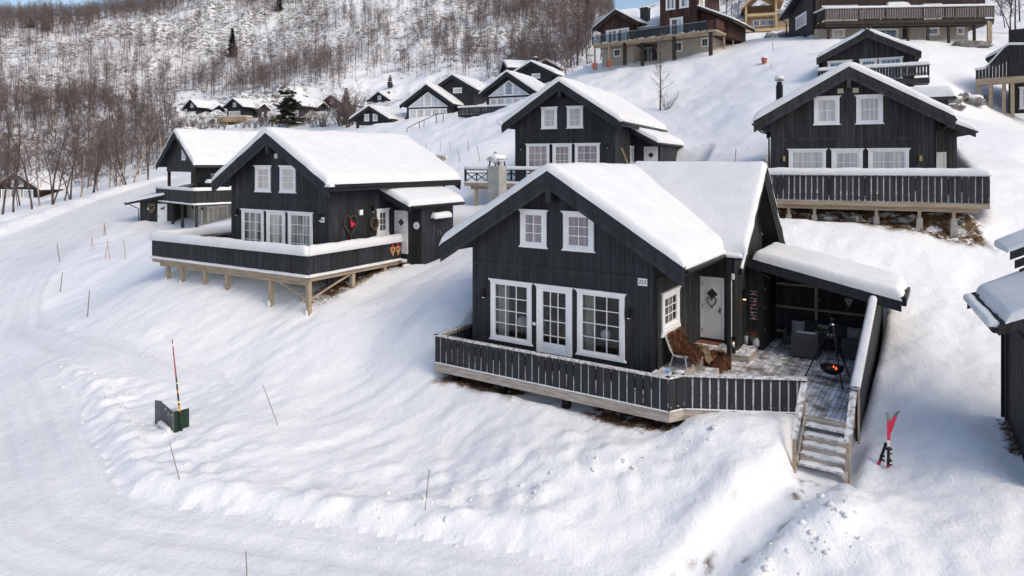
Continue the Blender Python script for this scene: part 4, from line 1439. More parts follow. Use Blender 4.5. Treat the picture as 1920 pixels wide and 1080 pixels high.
def cabin(fr, label, W=6.6, D=8.6, zr=5.9, m=0.61, eo=4.2, ov=0.6, wall='black', upper=STD_UP, lower=STD_LOW, pane='pane_grey', pane_up=None,
          base=-1.3, snow=0.36, seed=1, cols=3, rows=4, ucols=2, urows=3, band=2.55, cas=0.13, group=None, name='cabin', bd=0.44, lamps=True,
          left_wall=True, cat='cabin', trim='black', frame='white', beam=True, detail=True, mr=None):
    h = house(fr, name, label, cat, group)
    um = -W / 2
    fz = lambda s: zr - m * abs(s - um) - 0.16
    zs = fz(0) + 0.02
    pl = plane_front(0.0)
    if detail:
        make_wall(h, pl, -W, 0, base, fz, [], M[wall], 0.15, (um,), gap=0.01)
        make_wall(h, plane_right(0.0), 0, D, base, lambda s: zs, [], M[wall], 0.15, gap=0.01)
    b = MB()
    b.prism([(-W, 0.105, base), (0 - 0.105, 0.105, base), (-0.105, 0.105, zs), (um, 0.105, fz(um)), (-W, 0.105, zs)], (0, D - 0.12, 0))
    b.build('rear_wall' if detail else 'wall', M[wall], h)
    if detail:
        standard_trim(h, W, pl, band, zs, trim)
        c = MB()
        c.box(0.0, 0.045, 0, 0.14, base, zs)
        c.build('corner_board', M[trim], h)
    pf = pl if detail else plane_front(0.09)
    for q in upper: make_window(h, pf, *q, ucols, urows, pane_up or pane, cas=cas, sash=0.06)
    for i, q in enumerate(lower): make_window(h, pf, *q, cols, rows, pane, cas=cas, sash=0.055 if i != 1 else 0.09, name='window' if i != 1 else 'glazed_door')
    gable_roof(h, um - eo, um + eo, um, zr, m, -ov, D + 0.5, barge=trim, bd=bd, snow=snow, seed=seed, th=0.2, roofmat=trim, mr=mr)
    f = MB()
    f.box(um + eo, um + eo + 0.025, -ov + 0.06, D + 0.4, zr - m * eo - 0.26, zr - m * eo - 0.01)
    f.build('fascia', M[trim], h)
    if beam:
        rp = MB()
        rp.box(um - 0.09, um + 0.09, -ov + 0.04, 0.1, zr - 0.95, zr - 0.45)
        rp.build('ridge_beam', M[trim], h)
    if lamps:
        wall_lamp(h, pl, -W + 0.42, 2.0)
        wall_lamp(h, pl, -0.42, 2.0)
    return h

def leanto(h, u1, z0, z1, v0, v1, wall_u, wv0, wv1, base, wall='black', snow=0.3, seed=3, door=None, u0=0.0):
    """side annexe: sloping roof on the right of a cabin with its own front and side walls"""
    zt = lambda s: z0 + (z1 - z0) * (s - u0) / (u1 - u0)
    make_wall(h, plane_front(wv0), u0, wall_u, base, lambda s: zt(s) - 0.14, [], M[wall], 0.15, gap=0.01, name='annexe_wall')
    make_wall(h, plane_right(wall_u), wv0, wv1, base, lambda s: zt(wall_u) - 0.14, [], M[wall], 0.15, gap=0.01, name='annexe_wall')
    b = MB()
    b.box(u0, wall_u - 0.105, wv0 + 0.105, wv1, base, zt(wall_u) - 0.15)
    b.build('annexe_core', M['black_dark'], h)
    r = MB()
    r.hexa([(u0 + 0.03, v0 + 0.05, z0 - 0.14), (u1, v0 + 0.05, z1 - 0.14), (u1, v1, z1 - 0.14), (u0 + 0.03, v1, z0 - 0.14),
            (u0 + 0.03, v0 + 0.05, z0), (u1, v0 + 0.05, z1), (u1, v1, z1), (u0 + 0.03, v1, z0)])
    ro = r.build('annexe_roof', M[wall], h)
    g = MB()
    g.hexa([(u0 + 0.03, v0, z0 - 0.3), (u1, v0, z1 - 0.3), (u1, v0 + 0.045, z1 - 0.3), (u0 + 0.03, v0 + 0.045, z0 - 0.3),
            (u0 + 0.03, v0, z0 + 0.015), (u1, v0, z1 + 0.015), (u1, v0 + 0.045, z1 + 0.015), (u0 + 0.03, v0 + 0.045, z0 + 0.015)])
    g.build('bargeboard', M[wall], h)
    make_snow(ro, lambda s, t, z: (s, t, z), zt, u0 + 0.08, u1 + 0.04, v0 - 0.03, v1 + 0.05, snow, seed, r=0.24, rt=0.16, amp=0.04)
    gutter(h, (u1 + 0.07, v0 + 0.1, z1 - 0.05), (u1 + 0.07, v1, z1 - 0.05), 0.05)
    return ro

# --- the cabin to the left, number 255
A = cabin(L251, 'black cabin left of the front one with a heart wreath on its side wall', zr=5.80, m=0.585, eo=4.02, ov=0.65, D=8.6, pane='pane_mix', pane_up='pane_cream',
          upper=[(-4.80, -3.72, 3.02, 4.30), (-3.06, -2.00, 3.02, 4.30)], seed=21, snow=0.36, base=-0.9, ucols=2, urows=3)
leanto(A, 1.96, 3.15, 2.36, 3.25, 7.6, 1.70, 4.4, 7.0, -0.9, seed=4)
make_door(A, plane_front(4.4), 0.05, 0.90, -0.12, 2.06, hinge_left=False)
make_window(A, plane_right(0.0), 3.10, 3.92, 0.86, 2.20, 2, 3, 'pane_dark', cas=0.15, bottom=0.22)
b = MB(); b.box(0.02, 0.10, 1.90, 2.10, 1.98, 2.22); b.build('electric_box', M['white'], A)
b = MB(); b.box(-3.39, -3.21, -0.10, -0.02, 4.62, 4.95); b.build('gable_lamp', M['opal'], A)
b = MB(); pbox(b, plane_front(0), -0.44, -0.16, 1.78, 2.00, 0.046, 0.06); pn = b.build('number_plate', M['plate'], A)
text_on(pn, '255', (-0.30, -0.064, 1.89), (math.radians(90), 0, 0), 0.15)
wall_lamp(A, plane_right(0), 2.78, 2.22)
for v in (5.62, 5.82):
    b = MB(); b.path([(1.74, v, 0.75), (1.80, v, 0.82), (1.80, v, 0.98), (1.74, v, 1.05)], 0.014, 5); b.build('door_pull', M['steel'], A)
b = MB(); b.box(1.72, 2.05, 5.1, 6.4, 1.62, 1.66); cn = b.build('door_canopy', M['black'], A)
s = MB(); snow_cap(s, (1.90, 5.05), (1.90, 6.45), 0.36, 0.30, 1.66, 3); s.build('snow_cap', M['snow'], cn, smooth=True)
gutter(A, (0.78, -0.5, 3.34), (0.78, 8.9, 3.34), 0.055)
s = MB(); snow_cap(s, (0.55, -0.62), (0.98, -0.62), 0.24, 0.17, 3.38, 9); s.build('eave_snow', M['snow'], A, smooth=True)
s = MB(); snow_cap(s, (-7.75, -0.6), (-7.30, -0.6), 0.24, 0.18, 3.42, 10); s.build('eave_snow', M['snow'], A, smooth=True)

dk = house(L251, 'timber_deck', 'raised deck on timber posts with thick snow on its black railing', 'deck')
make_planks(dk, [(-10.7, -1.6), (0.55, -1.6), (0.55, 4.3), (0.0, 4.3), (0.0, 0.0), (-6.6, 0), (-6.6, 3.5), (-10.7, 3.5)], -0.30, 'snow', w=0.6)
RK = dict(bw=0.150, pitch=0.163, single=False, ice=0.5, snow=(0.36, 0.40))
make_railing(dk, (-10.7, -1.6), (0.55, -1.6), -0.25, 0.52, seed=31, **RK)
make_railing(dk, (0.55, -1.6), (0.55, 4.25), -0.25, 0.52, seed=32, **RK)
make_railing(dk, (-10.7, 3.5), (-10.7, -1.6), -0.25, 0.52, seed=33, **RK)
for a, b in (((-10.85, -1.62), (0.6, -1.62)), ((0.58, -1.65), (0.58, 4.3))):
    s = MB(); snow_cap(s, a, b, 0.20, 0.11, -0.37, 12); s.build('ledge_snow', M['snow'], dk, smooth=True)
for q in ((-10.7, 0.5, -1.60, -1.54, -0.56, -0.37), (0.46, 0.53, -1.53, 4.3, -0.56, -0.37), (-10.2, 0.4, -1.50, -1.38, -0.74, -0.565)):
    b = MB(); b.box(*q); b.build('beam', M['wood'], dk)
for x, z in ((-9.6, -1.45), (-8.4, -1.45), (-6.6, -1.5), (-4.95, -1.55), (-1.95, -1.75), (0.42, -1.9)):
    b = MB(); b.box(x - 0.085, x + 0.085, -1.53, -1.36, z - 0.3, -0.56)
    p = b.build('deck_post', M['wood'], dk)
    s = MB(); s.blob((x - 0.06, -1.50, z - 0.02), (0.12, 0.1, 0.20), int(x * 9), 0.4); s.build('post_snow', M['snow'], p, smooth=True)
for v in (1.0, 3.1):
    b = MB(); b.box(0.32, 0.50, v, v + 0.18, -1.5, -0.56); b.build('deck_post', M['wood'], dk)
for a, b_ in (((-9.6, -1.44, -1.2), (-8.2, -1.44, -0.62)), ((0.42, -1.44, -1.35), (-1.85, -1.44, -0.60)), ((0.42, -1.44, -1.35), (0.42, 0.9, -0.60))):
    b = MB(); b.path([a, b_], 0.05, 4); b.build('brace', M['wood'], dk)
for k, (z, v) in enumerate(((-0.42, 4.65), (-0.62, 4.45))):
    b = MB(); b.box(0.62 + 0.22 * k, 0.85 + 0.22 * k, v - 0.55, v + 0.25, z - 0.05, z)
    o = b.build('step', M['weather'], dk)
    s = MB(); snow_cap(s, (0.73 + 0.22 * k, v - 0.5), (0.73 + 0.22 * k, v + 0.2), 0.2, 0.10, z, k); s.build('step_snow', M['snow'], o, smooth=True)

# --- the middle cabin behind the front roof
B = cabin(MIDC, 'black cabin with snowy roof directly behind the ridge of the front cabin', zr=6.02, m=0.66, eo=3.95, ov=0.75, D=11.2, pane='pane_lilac', pane_up='pane_grey',
          upper=[(-4.75, -3.70, 3.11, 4.52), (-3.02, -1.98, 3.11, 4.52)], seed=41, snow=0.42, rows=4)
leanto(B, 1.95, 3.30, 2.25, 3.3, 11.6, 1.72, 4.6, 11.0, -1.2, seed=6, snow=0.36)
make_door(B, plane_front(4.6), 0.68, 1.60, -0.05, 2.05, hinge_left=True)
make_window(B, plane_right(0.0), 3.55, 4.30, 0.9, 2.1, 2, 3, 'pane_dark', cas=0.13)
gutter(B, (0.72, -0.6, 3.36), (0.72, 11.5, 3.36), 0.055)
s = MB(); snow_cap(s, (0.50, -0.74), (0.92, -0.74), 0.24, 0.16, 3.42, 19); s.build('eave_snow', M['snow'], B, smooth=True)
s = MB(); snow_cap(s, (-7.5, -0.7), (-7.15, -0.7), 0.24, 0.18, 3.42, 20); s.build('eave_snow', M['snow'], B, smooth=True)
dk = house(MIDC, 'timber_deck', 'corner deck with crossed dark railing behind the light block chimney', 'deck')
make_planks(dk, [(-9.3, -1.8), (0, -1.8), (0, 0), (-6.6, 0), (-6.6, 4), (-9.3, 4)], -0.32, 'snow', w=0.6)
s = MB(); snow_cap(s, (-9.35, -1.80), (0, -1.80), 0.16, 0.14, -0.30, 2); s.build('ledge_snow', M['snow'], dk, smooth=True)
for q in ((-9.35, 0, -1.85, -1.76, -0.50, -0.31), (-9.0, 0, -1.62, -1.48, -0.70, -0.505)):
    b = MB(); b.box(*q); b.build('beam', M['wood'], dk)
b = MB(); b.box(-8.72, -8.55, -1.62, -1.45, -1.45, -0.70); b.build('deck_post', M['wood'], dk)
b = MB(); b.box(-8.74, -8.53, -1.64, -1.43, -2.2, -1.45); b.build('post_footing', M['concrete'], dk)
rl = MB()
rl.box(-9.36, 0, -1.86, -1.72, 0.50, 0.56)
rl.box(-9.3, 0, -1.82, -1.76, 0.30, 0.36)
rl.box(-9.3, 0, -1.82, -1.76, -0.22, -0.16)
ro = rl.build('railing', M['black'], dk)
x = -9.3
while x < -0.5:
    p = MB(); p.box(x - 0.05, x + 0.07, -1.84, -1.74, -0.35, 0.499); p.build('rail_post', M['black'], ro)
    for k in range(2):
        a, c = x + 0.1 + k * 0.72, x + 0.1 + (k + 1) * 0.72
        for z0_, z1_ in ((-0.16, 0.30), (0.30, -0.16)):
            p = MB(); p.path([(a, -1.79, z0_), (c, -1.79, z1_)], 0.035, 4); p.build('cross_bar', M['black'], ro)
    p = MB(); p.box(x + 0.79, x + 0.85, -1.815, -1.765, -0.16, 0.30); p.build('cross_bar', M['black'], ro)
    x += 1.62
s = MB(); snow_cap(s, (-9.4, -1.79), (0, -1.79), 0.20, 0.22, 0.56, 8); s.build('snow_cap', M['snow'], ro, smooth=True)

# --- the cabin on the right with the long deck
Cc = cabin(RGTC, 'black cabin at right on the slope above a snow capped deck railing', zr=5.86, m=0.585, eo=4.02, ov=0.6, D=8.4, wall='charcoal', pane='pane_grey',
           upper=[(-4.72, -3.66, 3.28, 4.62), (-2.98, -1.92, 3.28, 4.62)], seed=51, snow=0.34, trim='charcoal', lamps=False, ucols=2, urows=2)
for s_ in (-6.0, -0.48):
    b = MB(); pbox(b, plane_front(0), s_ - 0.05, s_ + 0.05, 1.62, 1.86, 0.03, 0.12); b.build('wall_lamp', M['brass'], Cc)
for s_ in (-3.62, -3.0):
    b = MB(); pbox(b, plane_front(0), s_ - 0.12, s_ + 0.12, 4.72, 4.94, 0.02, 0.05); b.build('gable_vent', M['cream'], Cc)
leanto(Cc, 2.05, 3.78, 3.02, 2.7, 8.2, 1.36, 3.1, 7.8, -1.3, wall='charcoal', seed=7, u0=0.30)
b = MB(); b.box(-0.02, 0.31, 3.1, 7.8, -1.3, 3.5); b.build('annexe_core', M['charcoal'], Cc)
make_door(Cc, plane_front(3.1), 0.18, 0.95, -0.1, 2.05, diamond=False)
gutter(Cc, (0.78, -0.4, 3.38), (0.78, 2.6, 3.38), 0.05, [(0.75, 0.05, 3.3), (0.4, 0.08, 3.05), (0.1, 0.08, 2.9), (0.07, 0.08, -1.0)])
gutter(Cc, (-7.38, -0.4, 3.38), (-7.38, 8, 3.38), 0.05, [(-7.35, 0.0, 3.3), (-7.0, 0.04, 3.0), (-6.68, 0.04, 2.9), (-6.66, 0.04, -1.0)])
chimney_pipe(Cc, -6.35, 3.2, 3.6, 5.75, 0.17)
dk = house(RGTC, 'timber_deck', 'long deck on concrete footings below the right hand cabin', 'deck')
make_planks(dk, [(-6.9, -1.8), (1.66, -1.8), (1.66, 0.6), (0, 0.6), (0, 0), (-6.9, 0)], -0.10, 'snow', w=0.6)
make_railing(dk, (-6.9, -1.8), (1.66, -1.8), -0.08, 1.0, 0.185, 0.232, 'charcoal', ice=0.8, snow=(0.30, 0.30), seed=61)
make_railing(dk, (1.66, -1.8), (1.66, 0.6), -0.08, 1.0, 0.185, 0.232, 'charcoal', ice=0.6, snow=(0.28, 0.28), seed=62, single=False)
for q in ((-6.85, 1.68, -1.80, -1.73, -0.30, -0.11), (1.62, 1.69, -1.72, 0.6, -0.30, -0.11), (-6.8, 1.3, -1.66, -1.52, -0.48, -0.305)):
    b = MB(); b.box(*q); b.build('beam', M['wood'], dk)
for x in (-5.75, -4.7, -2.3, -0.72, 0.49):
    b = MB(); b.box(x - 0.06, x + 0.06, -1.66, -1.54, -0.78, -0.48); p = b.build('deck_post', M['wood'], dk)
    b = MB(); b.hexa([(x - 0.15, -1.75, -1.6), (x + 0.15, -1.75, -1.6), (x + 0.15, -1.45, -1.6), (x - 0.15, -1.45, -1.6), (x - 0.10, -1.70, -0.75), (x + 0.10, -1.70, -0.75), (x + 0.10, -1.50, -0.75), (x - 0.10, -1.50, -0.75)])
    b.build('post_footing', M['concrete'], dk)

# --- far-left cabin with the covered balcony, and its shed
FL = (0.75, -27.94, 58.53, -6.0)
h = house(FL, 'cabin', 'two storey black cabin with covered balcony behind the raised left deck', 'cabin')
W, um, zr, m = 6.7, -3.35, 8.85, 0.68
zt = lambda s: zr - m * abs(s - um) - 0.16
mb = MB(); mb.box(-W, 0, 2.2, 9, 2.5, 6.2); mb.build('upper_wall', M['black2'], h)
mb = MB(); mb.box(-W, 0, 0.6, 9, -1, 2.5); mb.build('lower_wall', M['beige'], h)
make_wall(h, plane_front(0.0), -W, 0, 5.15, zt, [], M['black2'], 0.15, (um,), name='gable_wall')
mb = MB(); mb.box(-0.03, 0.0, 0.0, 9, 5.15, 6.4); mb.box(-W, -W + 0.03, 0, 9, 5.15, 6.4); mb.build('side_wall', M['black2'], h)
gable_roof(h, um - 4.55, um + 4.55, um, zr, m, -0.6, 9.6, bd=0.42, seed=71, snow=0.36)
make_window(h, plane_front(0), -2.95, -2.05, 6.2, 7.6, 2, 3, 'pane_grey', cas=0.1)
for x in (-6.5, -0.35):
    mb = MB(); mb.box(x - 0.11, x + 0.11, 0.02, 0.24, 2.5, 5.3); mb.build('balcony_post', M['darkbrown'], h)
make_window(h, plane_front(2.2), -1.9, -0.5, 3.0, 5.0, 3, 4, 'pane_dark', cas=0.1)
make_window(h, plane_right(0), 3.0, 4.6, 3.2, 4.9, 2, 3, 'pane_dark', cas=0.1)
mb = MB(); mb.box(-5.5, 3.3, -1.35, 4.2, 2.42, 2.6); mb.build('balcony_floor', M['black2'], h)
bl = MB()
for k in range(44): bl.box(-5.5 + 0.2 * k + 0.006, -5.3 + 0.2 * k - 0.006, -1.40, -1.36, 2.5, 3.62)
for k in range(27): bl.box(3.31, 3.35, -1.36 + 0.2 * k + 0.006, -1.16 + 0.2 * k - 0.006, 2.5, 3.62)
for k in range(10): bl.box(-5.55, -5.51, -1.36 + 0.2 * k + 0.006, -1.16 + 0.2 * k - 0.006, 2.5, 3.62)
bo = bl.build('balcony_parapet', M['black2'], h, kind='stuff')
s = MB(); snow_cap(s, (-5.6, -1.36), (3.4, -1.36), 0.26, 0.26, 3.62, 5); snow_cap(s, (3.33, -1.4), (3.33, 4.1), 0.26, 0.28, 3.62, 6); s.build('snow_cap', M['snow'], bo, smooth=True)
s = MB(); snow_cap(s, (-5.6, -1.42), (3.4, -1.42), 0.16, 0.14, 2.44, 5); snow_cap(s, (3.38, -1.4), (3.38, 4.1), 0.16, 0.16, 2.44, 6); s.build('ledge_snow', M['snow'], h, smooth=True)
make_window(h, plane_front(0.6), -1.6, 0.0, 0.2, 2.1, 4, 3, 'pane_cream', cas=0.1)
make_window(h, plane_right(0), 1.0, 2.9, 0.2, 2.1, 4, 3, 'pane_cream', cas=0.1)
for x in (-2.2, 0.0, 3.0):
    mb = MB(); mb.box(x - 0.1, x + 0.1, -1.2, -1.0, -0.8, 2.42); mb.build('balcony_post', M['black2'], h)
for s_ in (-2.0, 0.1):
    wall_lamp(h, plane_front(0.6), s_, 1.9)
chimney_pipe(h, -0.9, 6.5, 6.5, 8.7, 0.22)
SH = (0.33, -30.6, 60.0, -5.85)
h = house(SH, 'shed', 'low black shed with white door and heart wreath below the covered balcony', 'shed')
mb = MB(); mb.box(-4.0, 0, 0.11, 4, -1, 2.35); mb.build('rear_wall', M['black2'], h)
make_wall(h, plane_front(0), -4.0, 0, -1, lambda s: 2.75 + 0.28 * s * 0.45, [], M['black2'], 0.16, gap=0.012)
make_wall(h, plane_left(-4.0), 0, 4, -1, lambda s: 2.2, [], M['black2'], 0.16, gap=0.012)
make_door(h, plane_front(0), -1.85, -0.75, -0.1, 2.1, diamond=False, hinge_left=False)
mb = MB(); mb.hexa([(-5.3, -0.5, 1.90), (-0.6, -0.5, 2.74), (-0.6, 3.4, 3.52), (-5.3, 3.4, 2.68), (-5.3, -0.5, 2.10), (-0.6, -0.5, 2.94), (-0.6, 3.4, 3.72), (-5.3, 3.4, 2.88)])
r = mb.build('roof', M['black'], h)
make_snow(r, lambda s, t, z: (s, t, z + 0.20 * (t + 0.5)), lambda s: 3.05 + 0.179 * s, -5.3, -0.6, -0.55, 3.4, 0.24, 5)
mb = MB(); mb.prism([(-4.0, 0.2, 1.9), (-4.0, 3.2, 1.9), (-4.0, 3.2, 2.8), (-4.0, 0.2, 2.2)], (3.3, 0, 0)); mb.build('upper_core', M['black2'], h)
gutter(h, (-5.38, -0.5, 2.1), (-5.38, 4.4, 2.1), 0.06, [(-5.3, -0.2, 2.05), (-4.5, -0.05, 1.7), (-4.12, -0.05, 1.6), (-4.12, -0.05, -0.6)])
b = MB(); b.box(-3.0, -2.8, -0.12, -0.03, 1.5, 1.7); b.build('wall_lamp', M['opal'], h)

# --- cabin peeking over the right hand roof
H17 = (0.487, 30.3, 50.0, 5.6)
cabin(H17, 'charcoal cabin with crossed ridge boards above the right hand cabin', W=6.2, zr=4.55, m=0.53, eo=3.55, ov=0.6, wall='charcoal', trim='charcoal', upper=[], pane='pane_deepblue', beam=False, lamps=False,
      lower=[(-5.86, -4.13, 0.6, 2.45), (-3.61, -2.91 + 0.5, 0.6, 2.45), (-2.3, -0.72, 0.6, 2.45)], seed=81, snow=0.3, base=-1.5, D=7.5, cols=4, rows=3, band=2.6)
h = bpy.data.objects['cabin.004'] if 'cabin.004' in bpy.data.objects else B
H17O = [o for o in COL.objects if o.get('label', '').startswith('charcoal cabin with crossed')][0]
for sg in (-1, 1):
    b = MB(); b.path([(-3.1 - sg * 0.45, -0.62, 4.30), (-3.1 + sg * 0.62, -0.62, 5.0)], 0.06, 4); b.build('ridge_cross_board', M['charcoal'], H17O)
dk = house(H17, 'timber_deck', 'snow topped deck railing in front of the charcoal cabin with crossed ridge boards', 'deck')
make_railing(dk, (-6.5, -1.6), (0.9, -1.6), 0.75, 1.5, 0.15, 0.2, 'charcoal', single=False, ice=0.5, snow=(0.3, 0.26), seed=83)
b = MB(); b.box(-6.5, 0.9, -1.6, 0, 0.2, 0.6); b.build('deck_frame', M['charcoal'], dk)
# its garage roof lower down to the right
gr = empty('garage', (28.6, 43.5, 1.9), -0.487)
tag(gr, 'snow roofed outbuilding tucked behind the right hand cabin roof', 'outbuilding')
b = MB(); b.box(-5.5, 0, 0, 4, -1.5, 2.2); b.build('wall', M['charcoal'], gr)
b = MB(); b.box(-5.9, 0.4, -0.5, 4.4, 2.2, 2.4); r = b.build('roof', M['charcoal'], gr)
make_snow(r, lambda s, t, z: (s, t, z), lambda s: 2.4, -5.9, 0.4, -0.5, 4.4, 0.75, 6, r=0.45)

# ------------------------------------------------------------------ cabins in the middle distance
def tip(xl, xr, th, G):
    c, s = math.cos(th), math.sin(th)
    a, b = (xl - 960) / FPX, (xr - 960) / FPX
    Y = (G * c + a * G * s) / (b - a)
    return b * Y, Y, Y + G * s

def far_cabin(label, xl, xr, th, G, ya, yb, wall='black', D=8.0, style='std', pane='pane_grey', group=None, cross=False, seed=1, eave_h=2.9, snow=0.4, trim=None, name='cabin'):
    X, Y, Yl = tip(xl, xr, th, G)
    Ym = (Y + Yl) / 2
    za, ze = (HZ - ya) / FPX * Ym, (HZ - yb) / FPX * Ym
    z0 = ze - eave_h
    side = 0.95
    W = G - 2 * side
    c, s = math.cos(th), math.sin(th)
    fr = (th, X - side * c + 0.6 * s, Y + side * s + 0.6 * c, z0)
    zr = za - z0
    m = (za - ze) / (G / 2)
    k = W / 6.6
    up, low = [], []
    if style == 'std':
        up = [(-W / 2 - 1.25, -W / 2 - 0.35, zr - 2.45, zr - 1.25), (-W / 2 + 0.35, -W / 2 + 1.25, zr - 2.45, zr - 1.25)]
        low = [(q[0] * k, q[1] * k, 0.2, 1.95) for q in STD_LOW]
    elif style == 'one':
        up = [(-W / 2 - 0.55, -W / 2 + 0.55, zr - 2.2, zr - 1.0)]
        low = [(q[0] * k, q[1] * k, 0.2, 1.95) for q in STD_LOW]
    elif style == 'mid':
        up = [(-W / 2 - 0.1, -W / 2 + 1.5, zr - 3.0, zr - 2.1)]
    h = cabin(fr, label, W=W, D=D, zr=zr, m=m, eo=G / 2, ov=0.6, wall=wall, upper=up, lower=low, pane=pane, detail=False, lamps=False, beam=False, seed=seed, snow=snow, bd=0.5,
              group=group, base=-3, cas=0.16, trim=trim or wall, name=name, urows=2)
    if style == 'glass':
        pl = plane_front(0.09)
        zb = 2.55
        gm = MB()
        ht = zr - 1.15
        hw = (ht - zb) / m
        um = -W / 2
        def wedge(a, b, name):
            za_, zb_ = ht - m * abs(a - um), ht - m * abs(b - um)
            f = MB(); pts = [pl(a, zb, 0), pl(b, zb, 0)] + ([pl(b, zb_, 0)] if zb_ > zb + 0.05 else []) + ([pl(um, ht, 0)] if a < um < b else []) + ([pl(a, za_, 0)] if za_ > zb + 0.05 else [])
            f.prism(pts, (0, -0.05, 0)); fo = f.build('gable_window', M['white'], h)
            cx = sum(p[0] for p in pts) / len(pts); cz = sum(p[2] for p in pts) / len(pts)
            sh = 0.80
            g = MB(); g.prism([(cx + (p[0] - cx) * sh, -0.0 + 0.09 - 0.052, cz + (p[2] - cz) * sh) for p in pts], (0, -0.012, 0)); g.build('pane', M[pane if a < um < b else 'pane_blue'], fo)
            x0, x1 = min(p[0] for p in pts), max(p[0] for p in pts)
            mm = MB()
            n = 5
            for i in range(1, n):
                x = x0 + (x1 - x0) * i / n
                zt_ = ht - m * abs(x - um) - 0.25
                if zt_ > zb + 0.25: pbox(mm, pl, x - 0.018, x + 0.018, zb + 0.12, zt_, 0.05, 0.075)
            for i in range(1, 4):
                z = zb + (ht - zb) * i / 4
                w_ = (ht - z) / m - 0.25
                xa, xb = max(x0 + 0.1, um - w_), min(x1 - 0.1, um + w_)
                if xb > xa: pbox(mm, pl, xa, xb, z - 0.018, z + 0.018, 0.05, 0.074)
            if mm.v: mm.build('glazing_bar', M['white'], fo)
        wedge(um - hw, um - 0.62, 'l'); wedge(um - 0.60, um + 0.60, 'c'); wedge(um + 0.62, um + hw, 'r')
        n = 5
        a0, a1 = um - hw * 0.94, um + hw * 0.94
        for i in range(n):
            make_window(h, pl, a0 + (a1 - a0) * i / n + 0.01, a0 + (a1 - a0) * (i + 1) / n - 0.01, 0.15, 2.28, 3, 3, 'pane_grey' if i % 2 else 'pane_blue', cas=0.14, flare=0.0, proud=0.02)
    if cross:
        v = D * 0.72
        gable_roof(h, v - 2.4, v + 2.4, v, zr - 1.1, 0.62, -1.9, 2.0, mp=lambda s, t, z: (-t, s, z), seed=seed + 3, snow=0.35, barge=trim or wall, roofmat=trim or wall, ends=(True, False))
        b = MB(); b.prism([(0, v - 1.7, -2), (0, v + 1.7, -2), (0, v + 1.7, zr - 2.3), (0, v, zr - 1.3), (0, v - 1.7, zr - 2.3)], (1.2, 0, 0)); b.build('porch_wall', M[wall], h)
        b = MB(); b.box(1.2, 1.26, v - 0.4, v + 0.4, 0, 1.9); b.build('door', M['doorwood' if cross == 'pine' else 'door'], h)
    return h, fr, W, zr

g1 = far_cabin('black cabin with a glazed white gable beside the snowy stair rail', 749, 850, 0.32, 9.5, 158, 196, style='glass', seed=101)
g2 = far_cabin('black cabin with a glazed white gable just left of the middle cabin roof', 897, 1005, 0.45, 9.0, 134, 174, style='glass', pane='pane_deepblue', seed=102)
g3 = far_cabin('black cabin with one small gable window and a dark chimney between the glazed cabins', 800, 896, 0.40, 9.5, 140, 171, style='mid', seed=103)
g4 = far_cabin('black cabin with one small gable window behind the right glazed cabin', 950, 1042, 0.45, 9.5, 115, 141, style='mid', seed=104)
g5 = far_cabin('dark cabin showing its long snowy roof and square chimney behind the right glazed cabin', 936, 951, 1.33, 7.2, 114, 131, style='none', seed=105, D=7.5)
g6 = far_cabin('dark cabin with only its snowy roof corner showing below the forest edge', 984, 1062, 0.42, 9.0, 112, 136, style='none', seed=106)
g7 = far_cabin('small black cabin with one square gable window below the lone spruce', 687.6, 731, 0.35, 7.4, 172, 188, style='one', cross=True, seed=107)
g8 = far_cabin('small black cabin, leftmost of the row under the forest', 342, 370.6, 0.42, 5.8, 186.5, 202, style='one', cross=True, seed=108)
g9 = far_cabin('small black cabin with a yellow timber deck, second in the row under the forest', 416.6, 456, 0.42, 7.4, 184.5, 201, style='one', cross=True, seed=109)
g10 = far_cabin('black cabin partly hidden behind the dark pine', 520, 567, 0.42, 7.6, 180, 199.5, style='one', cross=True, seed=110)
g11 = far_cabin('red brown cabin beside the dark pine', 597.5, 642, 0.38, 7.4, 178, 195, wall='redbrown', style='one', seed=111)
g12 = far_cabin('low black cabin with two gable windows half sunk behind the snow mound', 653.8, 730, 0.35, 7.6, 198.5, 223.5, style='std', cross='pine', seed=112, D=6)
g13 = far_cabin('pale cream house far behind the spruce tops', 664, 698, 0.15, 7.0, 179, 186, wall='cream', style='none', seed=113, D=6)
g14 = far_cabin('brown cabin down in the birch grove at the left edge', -23, 76, 0.20, 11.0, 324, 356, wall='darkbrown', style='std', seed=114, pane='pane_grey', eave_h=1.9, snow=0.25)
g15 = far_cabin('brown annexe with a small gable beside the birch grove cabin', 106, 139, 0.20, 4.6, 339, 352, wall='redbrown', style='none', seed=115, D=5, eave_h=2.2, snow=0.25)
g16 = far_cabin('dark gable tip poking up behind the left glazed cabin', 803, 819, 0.32, 3.2, 151, 157, style='none', seed=116, D=4)
b = MB(); b.box(-4.2, -2.4, -0.05, 0.09, 0.1, 2.0); b.build('door', M['cream'], g15[0])
def chim(h, x, y, z0, z1, w=0.5, m='metal'):
    b = MB(); b.box(x - w / 2, x + w / 2, y, y + w, z0, z1); b.box(x - w / 2 - 0.06, x + w / 2 + 0.06, y - 0.06, y + w + 0.06, z1, z1 + 0.12)
    c = b.build('chimney', M['charcoal'], h)
    s = MB(); s.blob((x, y + w / 2, z1 + 0.15), (w * 0.6, w * 0.6, 0.3), 3, 0.2); s.build('snow_cap', M['snow'], c, smooth=True)
chim(g3[0], -g3[2] / 2 - 1.9, 2.0, g3[3] - 2.5, g3[3] + 0.2, 0.9)
chim(g5[0], -0.6, 5.0, g5[3] - 3, g5[3] + 0.4, 1.0)
chim(g7[0], -2.0, 3.5, g7[3] - 2, g7[3] + 0.3, 0.5)
chim(g10[0], -3.4, 5.5, g10[3] - 2, g10[3] + 0.5, 0.5)
